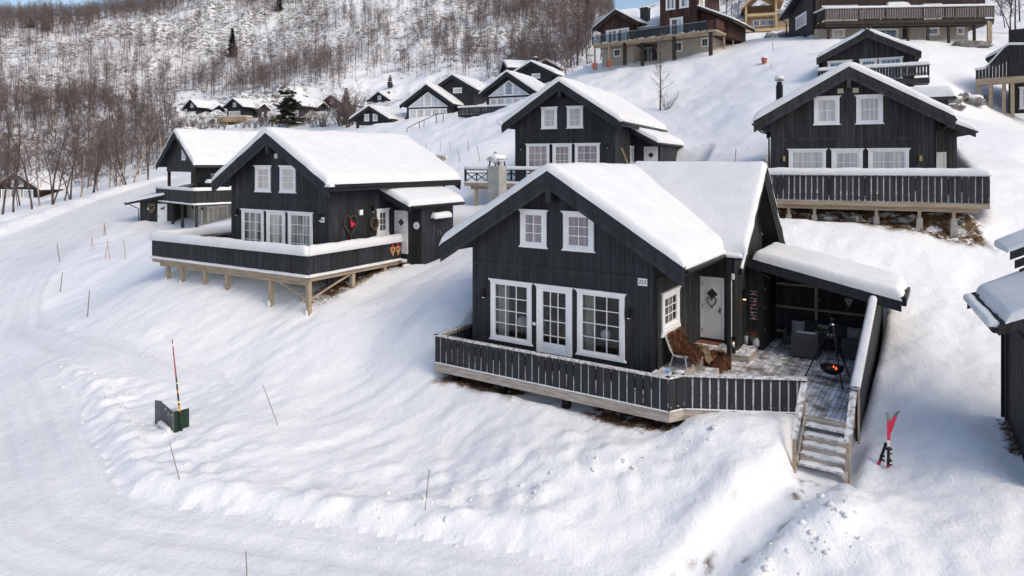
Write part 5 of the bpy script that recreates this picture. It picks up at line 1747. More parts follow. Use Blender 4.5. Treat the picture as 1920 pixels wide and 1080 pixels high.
chim(g11[0], -4.5, 3.0, g11[3] - 2, g11[3] + 0.5, 0.5)

def far_deck(fr, label, u0, u1, v0, z, h, m, snow=True, posts=True, mr=None):
    d = house(fr, 'timber_deck', label, 'deck')
    make_railing(d, (u0, v0), (u1, v0), z, z + h, 0.2, 0.23, m, single=False, ice=0, snow=(0.3, 0.25) if snow else None, seed=9, capw=0.2)
    make_railing(d, (u1, v0), (u1, 0), z, z + h, 0.2, 0.23, m, single=False, ice=0, snow=(0.3, 0.25) if snow else None, seed=8)
    b = MB(); b.box(u0, u1, v0, 0.0, z - 0.35, z - 0.02); b.build('deck_frame', M[m], d)
    if posts:
        n = 4
        for i in range(n):
            x = u0 + 0.2 + (u1 - u0 - 0.4) * i / (n - 1)
            b = MB(); b.box(x - 0.1, x + 0.1, v0 + 0.1, v0 + 0.3, z - 2.6, z - 0.35); b.build('deck_post', M[m], d)
    return d
far_deck(g2[1], 'black deck railing with snow in front of the right glazed cabin', -10.5, 0.6, -2.2, 0.0, 0.9, 'black', posts=False)
far_deck(g8[1], 'low timber terrace in front of the leftmost small cabin', -7.5, -0.5, -1.6, -0.5, 0.5, 'weather', posts=False)
far_deck(g9[1], 'yellow timber deck on posts in front of the second small cabin', -6.4, 3.5, -2.4, -0.7, 0.9, 'woodbright')
far_deck(g10[1], 'yellow timber deck behind the dark pine', -7.0, 3.0, -2.2, -0.7, 0.7, 'woodbright')
far_deck(g11[1], 'weathered deck on stilts below the red brown cabin', -6.5, 0.8, -2.0, -0.7, 0.8, 'weather')
far_deck(g14[1], 'brown terrace wall in front of the birch grove cabin', -9.5, 2.5, -2.4, -1.4, 1.0, 'darkbrown', posts=False)

# ------------------------------------------------------------------ the big houses on the ridge
def build_brown_lodge():
    fr = (0.655, 22.5, 73.0, 14.7)
    h = house(fr, 'house', 'large brown house on a pale basement with a glass fronted balcony', 'house')
    b = MB(); b.box(-15.8, -11.3, 2.5, 9, -3.5, -0.25); b.box(-8.2, -1.5, 2.5, 10, -3.5, -0.25); b.box(-11.3, -8.2, 4.5, 9, -3.5, -0.25); b.build('basement_wall', M['beige'], h)
    b = MB(); b.box(-9.5, -8.2, 3.9, 4.5, -3.2, -0.3); b.build('basement_panel', M['brown'], h)
    # left wing
    pl = plane_front(2.5)
    um, zr, m = -13.6, 4.45, 0.60
    make_wall(h, pl, -15.95, -11.25, -0.25, lambda s: zr - m * abs(s - um) - 0.2, [], M['brown'], 0.3, (um,), gap=0.03, d=0.03)
    b = MB(); b.box(-15.95, -11.25, 2.61, 9, -0.25, 2.9); b.build('wing_wall', M['brown'], h)
    gable_roof(h, um - 3.3, um + 3.3, um, zr, m, 1.9, 9.5, barge='darkbrown', roofmat='darkbrown', bd=0.5, snow=0.22, seed=201)
    for a, c_ in ((-15.2, -13.62), (-13.58, -11.97)):
        make_window(h, pl, a, c_, 0.05, 2.05, 4, 4, 'pane_blue', cas=0.14, flare=0.05)
    # link roof with dark tiles showing through the snow
    b = MB(); b.box(-11.3, -8.2, 4.0, 9, -0.25, 2.0); b.build('link_wall', M['darkbrown'], h)
    b = MB(); b.hexa([(-11.8, 3.2, 1.8), (-8.0, 3.2, 1.8), (-8.0, 9, 4.2), (-11.8, 9, 4.2), (-11.8, 3.2, 2.0), (-8.0, 3.2, 2.0), (-8.0, 9, 4.4), (-11.8, 9, 4.4)])
    r = b.build('link_roof', M['slate'], h)
    make_snow(r, lambda s, t, z: (s, t, z + 0.414 * (t - 3.2)), lambda s: 2.0, -11.7, -8.1, 4.2, 8.9, 0.18, 3)
    make_snow(r, lambda s, t, z: (s, t, z + 0.414 * (t - 3.2)), lambda s: 2.0, -11.7, -8.1, 3.15, 3.6, 0.12, 4)
    chim(h, -11.5, 5.5, 2.5, 4.9, 0.95)
    # tall block
    make_wall(h, pl, -7.85, -3.2, -0.25, lambda s: 7.6 - 0.60 * abs(s + 5.5), [], M['brown'], 0.3, (-5.5,), gap=0.03, d=0.03)
    make_wall(h, plane_right(-3.2), 2.5, 9.5, -0.25, lambda s: 5.6, [], M['brown'], 0.3, gap=0.03, d=0.03)
    b = MB(); b.prism([(-7.85, 2.61, -0.25), (-3.31, 2.61, -0.25), (-3.31, 2.61, 5.9), (-5.5, 2.61, 7.4), (-7.85, 2.61, 5.9)], (0, 7, 0)); b.build('tower_wall', M['brown'], h)
    gable_roof(h, -5.5 - 3.2, -5.5 + 3.3, -5.5, 7.9, 0.62, 1.8, 10, barge='darkbrown', roofmat='darkbrown', bd=0.5, snow=0.2, seed=203)
    for a, c_, z0, z1 in ((-7.08, -5.87, 3.45, 5.0), (-5.37, -4.2, 3.45, 5.0), (-6.55, -4.92, 0.2, 2.45)):
        make_window(h, pl, a, c_, z0, z1, 4, 3, 'pane_blue', cas=0.17, flare=0.06)
    make_window(h, plane_right(-3.2), 3.0, 4.6, 3.3, 4.6, 2, 2, 'pane_cream', cas=0.15)
    # lean-to on the right
    b = MB(); b.prism([(-3.2, 3.2, -0.25), (0.2, 3.2, -0.25), (0.2, 3.2, 1.4), (-3.2, 3.2, 3.0)], (0, 6, 0)); b.build('annexe_wall', M['brown'], h)
    zt = lambda s: 3.5 - 0.50 * (s + 3.2)
    b = MB(); b.hexa([(-3.2, 2.2, zt(-3.2) - 0.35), (1.2, 2.2, zt(1.2) - 0.35), (1.2, 9.6, zt(1.2) - 0.35), (-3.2, 9.6, zt(-3.2) - 0.35), (-3.2, 2.2, zt(-3.2)), (1.2, 2.2, zt(1.2)), (1.2, 9.6, zt(1.2)), (-3.2, 9.6, zt(-3.2))])
    r = b.build('annexe_roof', M['darkbrown'], h)
    make_snow(r, lambda s, t, z: (s, t, z), zt, -3.1, 1.25, 2.15, 9.6, 0.2, 8)
    # basement windows and openings
    for a, c_, z0, z1 in ((-14.1, -13.1, -1.3, -0.5), (-6.1, -5.0, -1.5, -0.5), (-2.7, -1.85, -1.3, -0.4)):
        make_window(h, pl, a, c_, z0 - 0.1, z1 + 0.05, 2, 1, 'pane_dark', cas=0.08, flare=0.03)
    make_window(h, plane_front(4.5), -10.2, -9.0, -2.6, -0.6, 3, 2, 'pane_deepblue', cas=0.06, flare=0.0, frame='darkbrown')
    b = MB(); b.box(-11.25, -10.5, 4.3, 4.45, -2.9, -0.6); b.build('basement_door', M['black'], h)
    # balcony: slab, joists, posts, glass panels
    b = MB(); b.box(-15.7, 0, 0, 2.5, -0.22, 0.0); b.box(-0.9, 0, 2.5, 9.4, -0.22, 0.0); b.box(-15.7, 0, 0.2, 0.35, -0.45, -0.225); b.build('balcony_floor', M['wood'], h)
    s = MB()
    for k in range(9): s.blob((-14.8 + 1.7 * k, 0.8, 0.05), (0.8, 0.6, 0.22), k, 0.4)
    s.build('balcony_snow', M['snow'], h, smooth=True)
    rl = MB(); rl.box(-15.75, -1.0, -0.03, 0.05, 1.0, 1.06); ro = rl.build('railing', M['steel'], h)
    n = 12
    for k in range(n + 1):
        x = -15.7 + 14.6 * k / n
        p = MB(); p.box(x - 0.07, x + 0.07, -0.04, 0.06, -0.05, 1.0); p.build('rail_post', M['black'], ro)
        if k < n:
            p = MB(); p.box(x + 0.09, x + 14.6 / n - 0.09, 0.0, 0.02, 0.06, 0.95); p.build('glass_panel', M['balglass'], ro)
    sd = MB()
    sd.box(-1.05, 0.03, -0.05, 0.0, 0.1, 1.08)
    for k in range(28): sd.box(0.0, 0.05, 0.01 + 0.336 * k, 0.33 + 0.336 * k, 0.12, 1.08)
    sd.box(-0.05, 0.1, -0.06, 9.45, 1.081, 1.13)
    sd.build('side_parapet', M['brown'], h, kind='stuff')
    for x, y, m_, z in ((-15.5, 0.2, 'wood', -2.6), (-13.5, 0.2, 'wood', -2.5), (-11.4, 0.3, 'darkbrown', -2.3), (-9.1, 0.4, 'darkbrown', -2.6), (-5.0, 0.2, 'darkbrown', -2.3), (-0.7, 0.2, 'darkbrown', -2.2), (-0.3, 3.2, 'wood', -2.2), (-0.3, 6.2, 'wood', -2.2)):
        w = 0.09 if m_ == 'wood' else 0.17
        b = MB(); b.box(x - w, x + w, y - w, y + w, z - 0.6, -0.226); p = b.build('balcony_post', M[m_], h)
        if x < -13:
            b = MB(); b.lathe([(0, z - 0.5), (0.28, z - 0.5), (0.34, z + 0.28), (0, z + 0.28)], 10, (x, y, 0)); b.build('post_foot', M['terracotta'], p)
build_brown_lodge()

def build_dark_lodge():
    fr = (0.08, 50.2, 69.0, 15.0)
    h = house(fr, 'house', 'long dark lodge with a wide baluster balcony at the top right', 'house')
    b = MB(); b.box(-17.3, -1.4, 2.11, 9, -3.0, -0.4); b.build('basement_wall', M['beige'], h)
    b = MB(); b.box(-17.31, -17.3, 2.2, 9, -3, -1); b.build('basement_side', M['greyrender'], h)
    make_wall(h, plane_front(2.0), -17.3, -9.6, -0.35, lambda s: 6.5, [], M['darkbrown'], 0.3, gap=0.03)
    make_wall(h, plane_front(2.0), -7.8, 0.3, -0.35, lambda s: 6.5, [], M['darkbrown'], 0.3, gap=0.03)
    b = MB(); b.box(-17.3, 0.3, 2.12, 9, -0.38, 6.0); b.build('upper_wall', M['darkbrown'], h)
    # left wing with sloping eave
    b = MB(); b.prism([(-17.35, 2.3, -1.0), (-17.35, 9.5, -1.0), (-17.35, 9.5, 2.6), (-17.35, 2.3, 4.4)], (-0.3, 0, 0)); b.build('wing_wall', M['charcoal'], h)
    b = MB(); b.box(-17.66, -17.3, 2.3, 9.5, -3.6, -1.0); b.build('wing_base', M['greyrender'], h)
    make_window(h, plane_left(-17.65), 3.6, 7.0, 0.4, 1.9, 4, 2, 'pane_grey', cas=0.14, flare=0.03)
    b = MB(); b.hexa([(-18.6, 2.0, 4.3), (-17.2, 2.0, 4.9), (-17.2, 10.4, 2.6), (-18.6, 10.4, 2.2), (-18.6, 2.0, 4.55), (-17.2, 2.0, 5.15), (-17.2, 10.4, 2.85), (-18.6, 10.4, 2.45)]); r = b.build('wing_roof', M['charcoal'], h)
    s = MB(); s.hexa([(-18.6, 2.0, 4.56), (-17.2, 2.0, 5.16), (-17.2, 10.4, 2.86), (-18.6, 10.4, 2.46), (-18.5, 2.1, 4.78), (-17.2, 2.1, 5.38), (-17.2, 10.3, 3.08), (-18.5, 10.3, 2.68)]); s.build('roof_snow', M['snow'], r, smooth=False)
    b = MB(); b.path([(-18.5, 9.8, 2.3), (-17.9, 9.7, 1.9), (-17.75, 9.7, -2.2)], 0.07, 6); b.build('downpipe', M['metal'], h)
    make_window(h, plane_front(2.0), -16.6, -12.9, 0.0, 2.1, 4, 2, 'pane_cream', cas=0.16)
    make_window(h, plane_front(2.0), -6.0, -4.2, 0.0, 2.1, 3, 3, 'pane_grey', cas=0.16)
    b = MB(); b.hexa([(-9.7, 1.6, 1.6), (-7.7, 1.6, 1.6), (-7.7, 5, 3.6), (-9.7, 5, 3.6), (-9.7, 1.6, 1.8), (-7.7, 1.6, 1.8), (-7.7, 5, 3.8), (-9.7, 5, 3.8)]); r = b.build('porch_roof', M['darkbrown'], h)
    make_snow(r, lambda s, t, z: (s, t, z + 0.588 * (t - 1.6)), lambda s: 1.8, -9.9, -7.5, 1.55, 4.9, 0.3, 5)
    for a, c_, z0, z1, p in ((-15.5, -14.15, -1.35, -0.45, 'pane_cream'), (-5.8, -4.35, -1.15, -0.15 - 0.28, 'pane_deepblue'), (-2.6, -1.8, -1.15, -0.43, 'pane_deepblue')):
        make_window(h, plane_front(2.1), a, c_, z0 - 0.15, z1, 2, 2, p, cas=0.16, flare=0.04)
    make_window(h, plane_front(2.1), -11.2, -8.6, -2.2, -0.5, 4, 2, 'pane_deepblue', cas=0.12, flare=0.0)
    b = MB(); b.box(-8.1, -7.6, 1.95, 2.09, -2.4, -0.5); b.build('basement_door', M['black'], h)
    b = MB(); b.box(-17.0, 0, 0, 2.0, -0.36, 0.0); b.box(-17.0, 0.0, 0.1, 0.3, -0.6, -0.365); b.build('balcony_floor', M['darkbrown'], h)
    make_railing(h, (-17.0, 0.0), (0.03, 0.0), 0.15, 1.3, 0.12, 0.17, 'darkbrown', single=False, ice=0.9, snow=(0.32, 0.22), seed=211, cap='snowdirty')
    make_railing(h, (-17.4, 3.4), (-17.0, 0.0), 0.15, 1.3, 0.12, 0.17, 'charcoal', single=False, ice=0, snow=(0.3, 0.2), seed=212)
    for x in (-16.5, -12.4, -8.4, -6.4, -4.3, -1.75):
        b = MB(); b.box(x - 0.11, x + 0.11, 0.3, 0.52, -2.6, -0.36); b.build('balcony_post', M['darkbrown'], h)
    for x in (-0.9, -0.3):
        b = MB(); b.box(x - 0.09, x + 0.09, 0.3 + x, 0.5 + x, -2.6, -0.36); b.build('balcony_post', M['wood'], h)
build_dark_lodge()

def build_new_house():
    fr = (0.30, 44.0, 110.0, 22.2)
    h = house(fr, 'house', 'unfinished pine clad house with an open loft between the brown house and the dark lodge', 'house')
    W = 5.0
    b = MB(); b.box(-W, -W + 0.3, 0, 6, 0, 4.0); b.build('left_wall', M['woodbright'], h)
    b = MB(); b.prism([(-0.3, 0, 0), (-0.3, 6, 0), (-0.3, 6, 4.2), (-0.3, 0, 5.2)], (0.3, 0, 0)); b.build('right_wall', M['woodbright'], h)
    b = MB(); b.box(-W + 0.3, -0.3, 4.5, 5.9, 0, 5); b.build('back_wall', M['wood'], h)
    b = MB(); b.box(-W + 0.3, -0.31, -0.05, 4.4, 2.3, 2.75); b.build('loft_beam', M['woodbright'], h)
    b = MB(); b.box(-W + 0.3, -0.31, 1.2, 1.4, 0, 2.3); w = b.build('ground_floor_wall', M['wood'], h)
    for k in range(3):
        make_window(h, plane_front(1.2), -3.7 + 1.15 * k, -2.65 + 1.15 * k, 0.8, 1.9, 2, 1, 'pane_deepblue', cas=0.1, flare=0)
    for x in (-3.9, -2.6, -1.4, -0.5):
        b = MB(); b.box(x - 0.05, x + 0.05, 0.0, 0.1, 0, 2.3); b.build('scaffold_post', M['wood'], h)
    um = -W / 2
    for a, c_, za, zc in ((-W - 0.6, um, 3.6, 6.6), (um, 1.0, 6.6, 4.4)):
        b = MB(); b.hexa([(a, -0.6, za), (c_, -0.6, zc), (c_, 6.5, zc), (a, 6.5, za), (a, -0.6, za + 0.25), (c_, -0.6, zc + 0.25), (c_, 6.5, zc + 0.25), (a, 6.5, za + 0.25)]); b.build('roof', M['woodbright'], h)
    b = MB(); b.box(-W - 1.4, 5, -1.2, 6, -0.5, -0.05); b.build('ground_slab', M['woodbright'], h)
    b = MB(); b.box(-W - 3.0, -W - 0.02, 1, 6, 0, 2.0); b.build('side_wing', M['greyrender'], h)
    for k in range(3): make_window(h, plane_front(1.0), -W - 2.95 + 0.97 * k, -W - 2.05 + 0.97 * k, 0.5, 1.7, 2, 1, 'pane_dark', cas=0.1, flare=0)
    b = MB(); b.hexa([(-W - 3.4, 0.4, 1.9), (-W - 0.02, 0.4, 1.9), (-W - 0.02, 6, 4.0), (-W - 3.0, 6, 4.0), (-W - 3.4, 0.4, 2.05), (-W - 0.02, 0.4, 2.05), (-W - 0.02, 6, 4.15), (-W - 3.0, 6, 4.15)]); b.build('side_roof', M['slate'], h)
    b = MB(); b.box(0.02, 3.2, 0.6, 6, 0, 2.6); b.build('right_wing', M['wood'], h)
    b = MB(); b.hexa([(0.02, 0, 2.5), (3.6, 0, 2.5), (3.6, 6, 4.2), (0.02, 6, 4.2), (0.02, 0, 2.65), (3.6, 0, 2.65), (3.6, 6, 4.35), (0.02, 6, 4.35)]); b.build('right_roof', M['slate'], h)
build_new_house()

# --- cabin with the tall posts at the right edge
fr = (0.75, 38.7, 51.5, 6.45)
h = house(fr, 'cabin', 'dark cabin on tall pale posts with a sloping balcony parapet at the right edge', 'cabin')
b = MB(); b.box(-0.2, 9, 0.9, 1.1, -2.6, 4); b.box(-0.2, 0.0, 1.1, 6, -2.6, 3); b.build('wall', M['black2'], h)
for a, c_, z0, z1 in ((0.5, 1.25, -2.3, -0.55), (1.7, 2.7, -1.75, -0.35)): make_window(h, plane_front(0.9), a, c_, z0, z1, 2, 3, 'pane_grey', cas=0.14)
b = MB(); b.box(-2.2, 8, -0.15, 0.9, -0.25, 0.0); b.box(-2.2, 8, -0.2, -0.15, -0.3, 0.2); b.build('balcony_floor', M['wood'], h)
pp = MB()
for k in range(10):
    a = -2.2 + 0.22 * k
    z = lambda s: 0.9 + min(1.75, max(0, (s + 1.6)) * 1.25)
    pslant(pp, plane_front(-0.15), a + 0.01, a + 0.21, 0.2, z(a), z(a + 0.21), 0, 0.04)
for k in range(30):
    a = 0.0 + 0.25 * k
    pslant(pp, plane_front(-0.15), a + 0.015, a + 0.235, 0.25, 2.65 - 0.11 * a, 2.62 - 0.11 * (a + 0.22), 0, 0.04)
po = pp.build('balcony_parapet', M['black2'], h, kind='stuff')
s = MB()
P = []
prof = [(-0.15, 0), (-0.17, 0.1), (0, 0.2), (0.17, 0.1), (0.15, 0)]
for k in range(30):
    a = -2.25 + 8 * k / 29
    zz = 0.9 + min(1.75, max(0, (a + 1.6)) * 1.25) if a < 0 else 2.65 - 0.11 * a
    for q, w in prof: P.append((a, -0.17 + q, zz + w))
s.grid(P, 5, 30); s.build('snow_cap', M['snow'], po, smooth=True)
for x, y in ((-2.0, 0.0), (-1.25, 0.05), (-0.4, 0.0), (0.15, -0.1), (3.5, 0)):
    b = MB(); b.box(x - 0.12, x + 0.12, y - 0.02, y + 0.22, -3.0, -0.25); b.build('balcony_post', M['wood'], h)
b = MB(); b.hexa([(-1.7, 1.0, 1.75), (3, 1.0, 3.9), (3, 6, 3.9), (-1.7, 6, 1.75), (-1.7, 1.0, 1.95), (3, 1.0, 4.1), (3, 6, 4.1), (-1.7, 6, 1.95)]); r = b.build('roof', M['black2'], h)
make_snow(r, lambda s, t, z: (s, t, z), lambda s: 1.95 + 0.457 * (s + 1.7), -1.7, 3, 1.0, 6, 0.3, 4)
s = MB()
for k in range(14): s.path([(3.3 + 0.14 * (k % 4), 0.5, -2.5 + 0.16 * (k // 4)), (3.3 + 0.14 * (k % 4), 0.85, -2.5 + 0.16 * (k // 4))], 0.07, 6)
s.build('stacked_firewood', M['log'], h)

# --- eave of the neighbour at the right edge
fr = (0.467, 12.85, 17.2, -6.75)
h = house(fr, 'cabin', 'dark cabin cut off by the right edge with snow on its eave and a downpipe', 'cabin')
make_wall(h, plane_left(0.0), -3.0, 0.0, -0.6, lambda s: 2.62, [], M['charcoal'], 0.15, gap=0.012, single=False)
b = MB(); b.box(0, 4, -3.0, 0.0, -0.6, 2.55); b.build('rear_wall', M['charcoal'], h)
b = MB(); b.box(-0.06, 0.1, -0.14, 0.03, -0.6, 2.7); b.build('corner_board', M['charcoal'], h)
b = MB(); b.box(-0.06, 0.0, -3.0, 0.0, -0.62, -0.3); b.build('base_board', M['black2'], h)
zt = lambda s: 3.16 + 0.50 * (s + 0.75)
b = MB(); b.hexa([(-0.75, -3.4, zt(-0.75) - 0.2), (3.4, -3.4, zt(3.4) - 0.2), (3.4, 0.45, zt(3.4) - 0.2), (-0.75, 0.45, zt(-0.75) - 0.2), (-0.75, -3.4, zt(-0.75)), (3.4, -3.4, zt(3.4)), (3.4, 0.45, zt(3.4)), (-0.75, 0.45, zt(-0.75))]); r = b.build('roof', M['black2'], h)
b = MB(); b.hexa([(-0.80, 0.45, zt(-0.80) - 0.36), (3.4, 0.45, zt(3.4) - 0.36), (3.4, 0.50, zt(3.4) - 0.36), (-0.80, 0.50, zt(-0.80) - 0.36), (-0.80, 0.45, zt(-0.80) + 0.03), (3.4, 0.45, zt(3.4) + 0.03), (3.4, 0.50, zt(3.4) + 0.03), (-0.80, 0.50, zt(-0.80) + 0.03)]); b.build('bargeboard', M['charcoal'], h)
make_snow(r, lambda s, t, z: (s, t, z), zt, -0.62, 3.4, -3.4, 0.50, 0.20, 14, r=0.14, rt=0.10)
s = MB(); snow_cap(s, (-0.82, -3.3), (-0.82, 0.15), 0.24, 0.16, zt(-0.8) - 0.03, 15); s.build('eave_snow', M['snow'], h, smooth=True)
gutter(h, (-0.83, -3.4, zt(-0.8) - 0.07), (-0.83, 0.42, zt(-0.8) - 0.07), 0.065, [(-0.80, -0.05, zt(-0.8) - 0.12), (-0.40, -0.06, 2.62), (-0.14, -0.06, 2.50), (-0.11, -0.06, 2.3), (-0.11, -0.06, 0.15)])
b = MB()
for k in range(3): b.hexa([(0.10 + 0.1 * k, 0.2, 4.20 - 0.22 * k), (4, 0.2, 6.15 - 0.22 * k), (4, 0.26, 6.15 - 0.22 * k), (0.10 + 0.1 * k, 0.26, 4.20 - 0.22 * k), (0.10 + 0.1 * k, 0.2 - 0.04 * k, 4.41 - 0.22 * k), (4, 0.2 - 0.04 * k, 6.36 - 0.22 * k), (4, 0.26, 6.36 - 0.22 * k), (0.10 + 0.1 * k, 0.26, 4.41 - 0.22 * k)])
dg = b.build('dormer_bargeboard', M['charcoal'], h)
make_snow(dg, lambda s, t, z: (s, t, z), lambda s: 4.42 + 0.50 * (s - 0.10), 0.02, 4, 0.2, 2.0, 0.13, 5, r=0.06, rt=0.06)

# ------------------------------------------------------------------ loose things
def item(fr, u, v, z, name, label, cat, group=None, rz=0.0):
    e = empty(name, to_world(u, v, z, fr), -fr[0] + rz)
    return tag(e, label, cat, group)

def strands(mb, pts, n, rnd, L=0.15, w=0.007, droop=0.5, mi=0):
    """hair tufts: thin triangles growing from the faces of a grid (pts, nu, nv)"""
    P, nu, nv = pts
    for k in range(n):
        i, j = rnd.random() * (nu - 1.001), rnd.random() * (nv - 1.001)
        a, b = int(i), int(j)
        p0, p1, p2 = Vector(P[b * nu + a]), Vector(P[b * nu + a + 1]), Vector(P[(b + 1) * nu + a])
        fu, fv = i - a, j - b
        p = p0 + (p1 - p0) * fu + (p2 - p0) * fv
        nn = (p1 - p0).cross(p2 - p0).normalized()
        if nn.z < 0: nn = -nn
        fl = (p2 - p0).normalized()
        d = (nn * 0.42 + fl * (0.55 + 0.4 * rnd.random()) + Vector((rnd.uniform(-.35, .35), rnd.uniform(-.35, .35), -droop * 0.5 * rnd.random()))).normalized()
        s = d.cross(Vector((rnd.uniform(-1, 1), rnd.uniform(-1, 1), rnd.uniform(-1, 1)))).normalized() * w
        l = L * rnd.uniform(0.5, 1.3)
        mb.poly([p - s, p + s, p + d * l + Vector((0, 0, -l * 0.15))], mi)

def hide(fr, label, group, prof, v0, v1, seed, m='furbrown', n=1900, amp=0.05, cat='fur throw'):
    """a pelt draped along a profile [(u, z)...] between v0 and v1 (cabin coordinates)"""
    rnd = random.Random(seed)
    mb = MB()
    prof2 = []
    for (a, b), (c, d) in zip(prof[:-1], prof[1:]):
        for k in range(5): prof2.append((a + (c - a) * k / 5, b + (d - b) * k / 5))
    prof2.append(prof[-1])
    nu, nv = 9, len(prof2)
    P = []
    u0, zb = prof[0][0], min(q[1] for q in prof)
    for j, (u, z) in enumerate(prof2):
        for i in range(nu):
            t = i / (nu - 1)
            w = amp * mnoise.noise(Vector((t * 3 + seed, j * 0.33, seed * 2.0)))
            e = 0.05 * mnoise.noise(Vector((j * 0.4, seed * 7.0 + i, 2.0)))
            P.append((u + w, v0 + (v1 - v0) * t + e, z + w * 0.8 - 0.06 * (abs(2 * t - 1) ** 3)))
    mb.grid(P, nu, nv)
    strands(mb, (P, nu, nv), n, rnd)
    base = Vector(P[len(P) // 2])
    mb.v = [(x - base.x, y - base.y, z - base.z) for x, y, z in mb.v]
    o = mb.build('fur_throw' if m == 'furbrown' else 'throw', M[m], smooth=False)
    o.location = to_world(base.x, base.y, base.z, fr)
    o.rotation_euler = (0, 0, -fr[0])
    return tag(o, label, cat, group)

# bench under the side window, with pelts, blanket and pouf
bn = item(MAIN, 0.42, 1.25, 0.0, 'garden_bench', 'pale framed garden bench under the cream side window, covered in brown pelts', 'bench')
for sv in (-0.62, 0.62):
    b = MB()
    b.path([(-0.34, sv, 0.95), (-0.30, sv, 0.90), (-0.16, sv, 0.55), (-0.06, sv, 0.40), (0.10, sv, 0.36), (0.38, sv, 0.40)], 0.026, 6)
    b.path([(-0.06, sv, 0.40), (-0.18, sv, 0.0)], 0.022, 6)
    b.path([(0.30, sv, 0.39), (0.36, sv, 0.0)], 0.022, 6)
    b.build('side_frame', M['palepot'], bn)
for k in range(5):
    b = MB(); b.box(-0.05 + 0.085 * k, 0.02 + 0.085 * k, -0.62, 0.62, 0.385, 0.41); b.build('seat_slat', M['weather'], bn)
for k in range(4):
    a = 0.12 * k
    b = MB(); b.hexa([(-0.12 - a * 0.42, -0.62, 0.50 + a), (-0.09 - a * 0.42, -0.62, 0.50 + a), (-0.09 - a * 0.42, 0.62, 0.50 + a), (-0.12 - a * 0.42, 0.62, 0.50 + a), (-0.15 - a * 0.42, -0.62, 0.585 + a), (-0.12 - a * 0.42, -0.62, 0.585 + a), (-0.12 - a * 0.42, 0.62, 0.585 + a), (-0.15 - a * 0.42, 0.62, 0.585 + a)]); b.build('back_slat', M['weather'], bn)
PR = [(0.16, 0.98), (0.24, 0.70), (0.36, 0.47), (0.60, 0.45), (0.82, 0.42), (0.86, 0.16)]
hide(MAIN, 'rust brown pelt draped over the near end of the bench', 'brown pelts on the patio', [(q[0] + 0.03, q[1] + 0.04) for q in PR], 0.66, 1.22, 3)
hide(MAIN, 'darker brown pelt draped over the far end of the bench', 'brown pelts on the patio', [(q[0] + 0.05, q[1] + 0.04) for q in PR], 1.22, 1.90, 5, n=1700)
hide(MAIN, 'crumpled olive blanket at the foot of the bench', None, [(0.75, 0.50), (0.95, 0.40), (1.02, 0.20), (1.12, 0.02)], 1.60, 2.15, 8, 'blanket', 0, 0.09, 'blanket')
pf = item(MAIN, 1.02, 2.72, -0.30, 'fur_pouf', 'round pouf covered in dark brown fur beside the porch post', 'pouf')
mb = MB(); mb.lathe([(0, 0), (0.33, 0.01), (0.37, 0.14), (0.33, 0.30), (0, 0.33)], 12); mb.build('pouf_body', M['furbrown'], pf, smooth=True)
mb = MB()
P = []
for j in range(9):
    for i in range(15):
        a, r = 2 * math.pi * i / 14, (0.05, 0.14, 0.22, 0.30, 0.36, 0.39, 0.40, 0.40, 0.40)[j]
        P.append((r * math.cos(a), r * math.sin(a), (0.37, 0.37, 0.36, 0.34, 0.29, 0.21, 0.12, 0.03, -0.1)[j] + 0.02 * math.sin(3 * a + j)))
mb.grid(P, 15, 9); strands(mb, (P, 15, 9), 2200, random.Random(6), 0.17, 0.008, 0.9); mb.build('fur_cover', M['furbrown'], pf)

mb = MB(); mb.box(-0.36, 0.36, -0.20, 0.20, 0, 0.018)
o = mb.build('door_mat', M['rust'], loc=to_world(0.44, 4.03, 0.002, MAIN)); o.rotation_euler = (0, 0, -MAIN[0]); tag(o, 'rust red door mat in front of the white door', 'door mat')

def heart_pts(n, w, h):
    out = []
    for k in range(n):
        t = 2 * math.pi * k / n
        out.append((16 * math.sin(t) ** 3 / 17 * w / 2, (13 * math.cos(t) - 5 * math.cos(2 * t) - 2 * math.cos(3 * t) - math.cos(4 * t) + 2.5) / 14.5 * h / 2))
    return out
def heart_ring(mb, pl, s, z, w, h, r, d, n=28, tuft=0, seed=1, mi=0):
    hp = heart_pts(n, w, h)
    pts = [pl(s + a, z + b, d) for a, b in hp]
    pts.append(pts[0])
    rnd = random.Random(seed)
    mb.path(pts, [r * rnd.uniform(0.85, 1.2) for _ in pts[:-1]] + [r], 6, mi, cap=False)
    for k in range(tuft):
        a, b = hp[rnd.randrange(n)]
        p = Vector(pl(s + a, z + b, d))
        q = Vector(pl(s + a + rnd.uniform(-1, 1) * r * 2.4, z + b + rnd.uniform(-1, 1) * r * 2.4, d + r * rnd.uniform(0.2, 2)))
        t = Vector((rnd.uniform(-1, 1), rnd.uniform(-1, 1), rnd.uniform(-1, 1))) * r * 0.5
        mb.poly([p + t, p - t, q], mi)
def heart_solid(mb, pl, s, z, w, h, d0, d1, n=16):
    hp = heart_pts(n, w, h)
    q0, q1 = pl(0, 0, d0), pl(0, 0, d1)
    mb.prism([pl(s + a, z + b, d0) for a, b in hp], tuple(q1[i] - q0[i] for i in range(3)))
def wall_item(fr, mb, name, mats, label, cat, group=None, smooth=False):
    o = mb.build(name, mats, smooth=smooth)
    c = [sum(p[i] for p in mb.v) / len(mb.v) for i in range(3)]
    o.data.transform(__import__('mathutils').Matrix.Translation((-c[0], -c[1], -c[2])))
    o.location = to_world(*c, fr)
    o.rotation_euler = (0, 0, -fr[0])
    return tag(o, label, cat, group)
mb = MB(); heart_ring(mb, plane_front(4.35), 0.43, 1.33, 0.33, 0.36, 0.022, 0.06, 30, 160); wall_item(MAIN, mb, 'heart_wreath', M['twig'], 'heart shaped twig wreath hanging on the white front door', 'wreath')

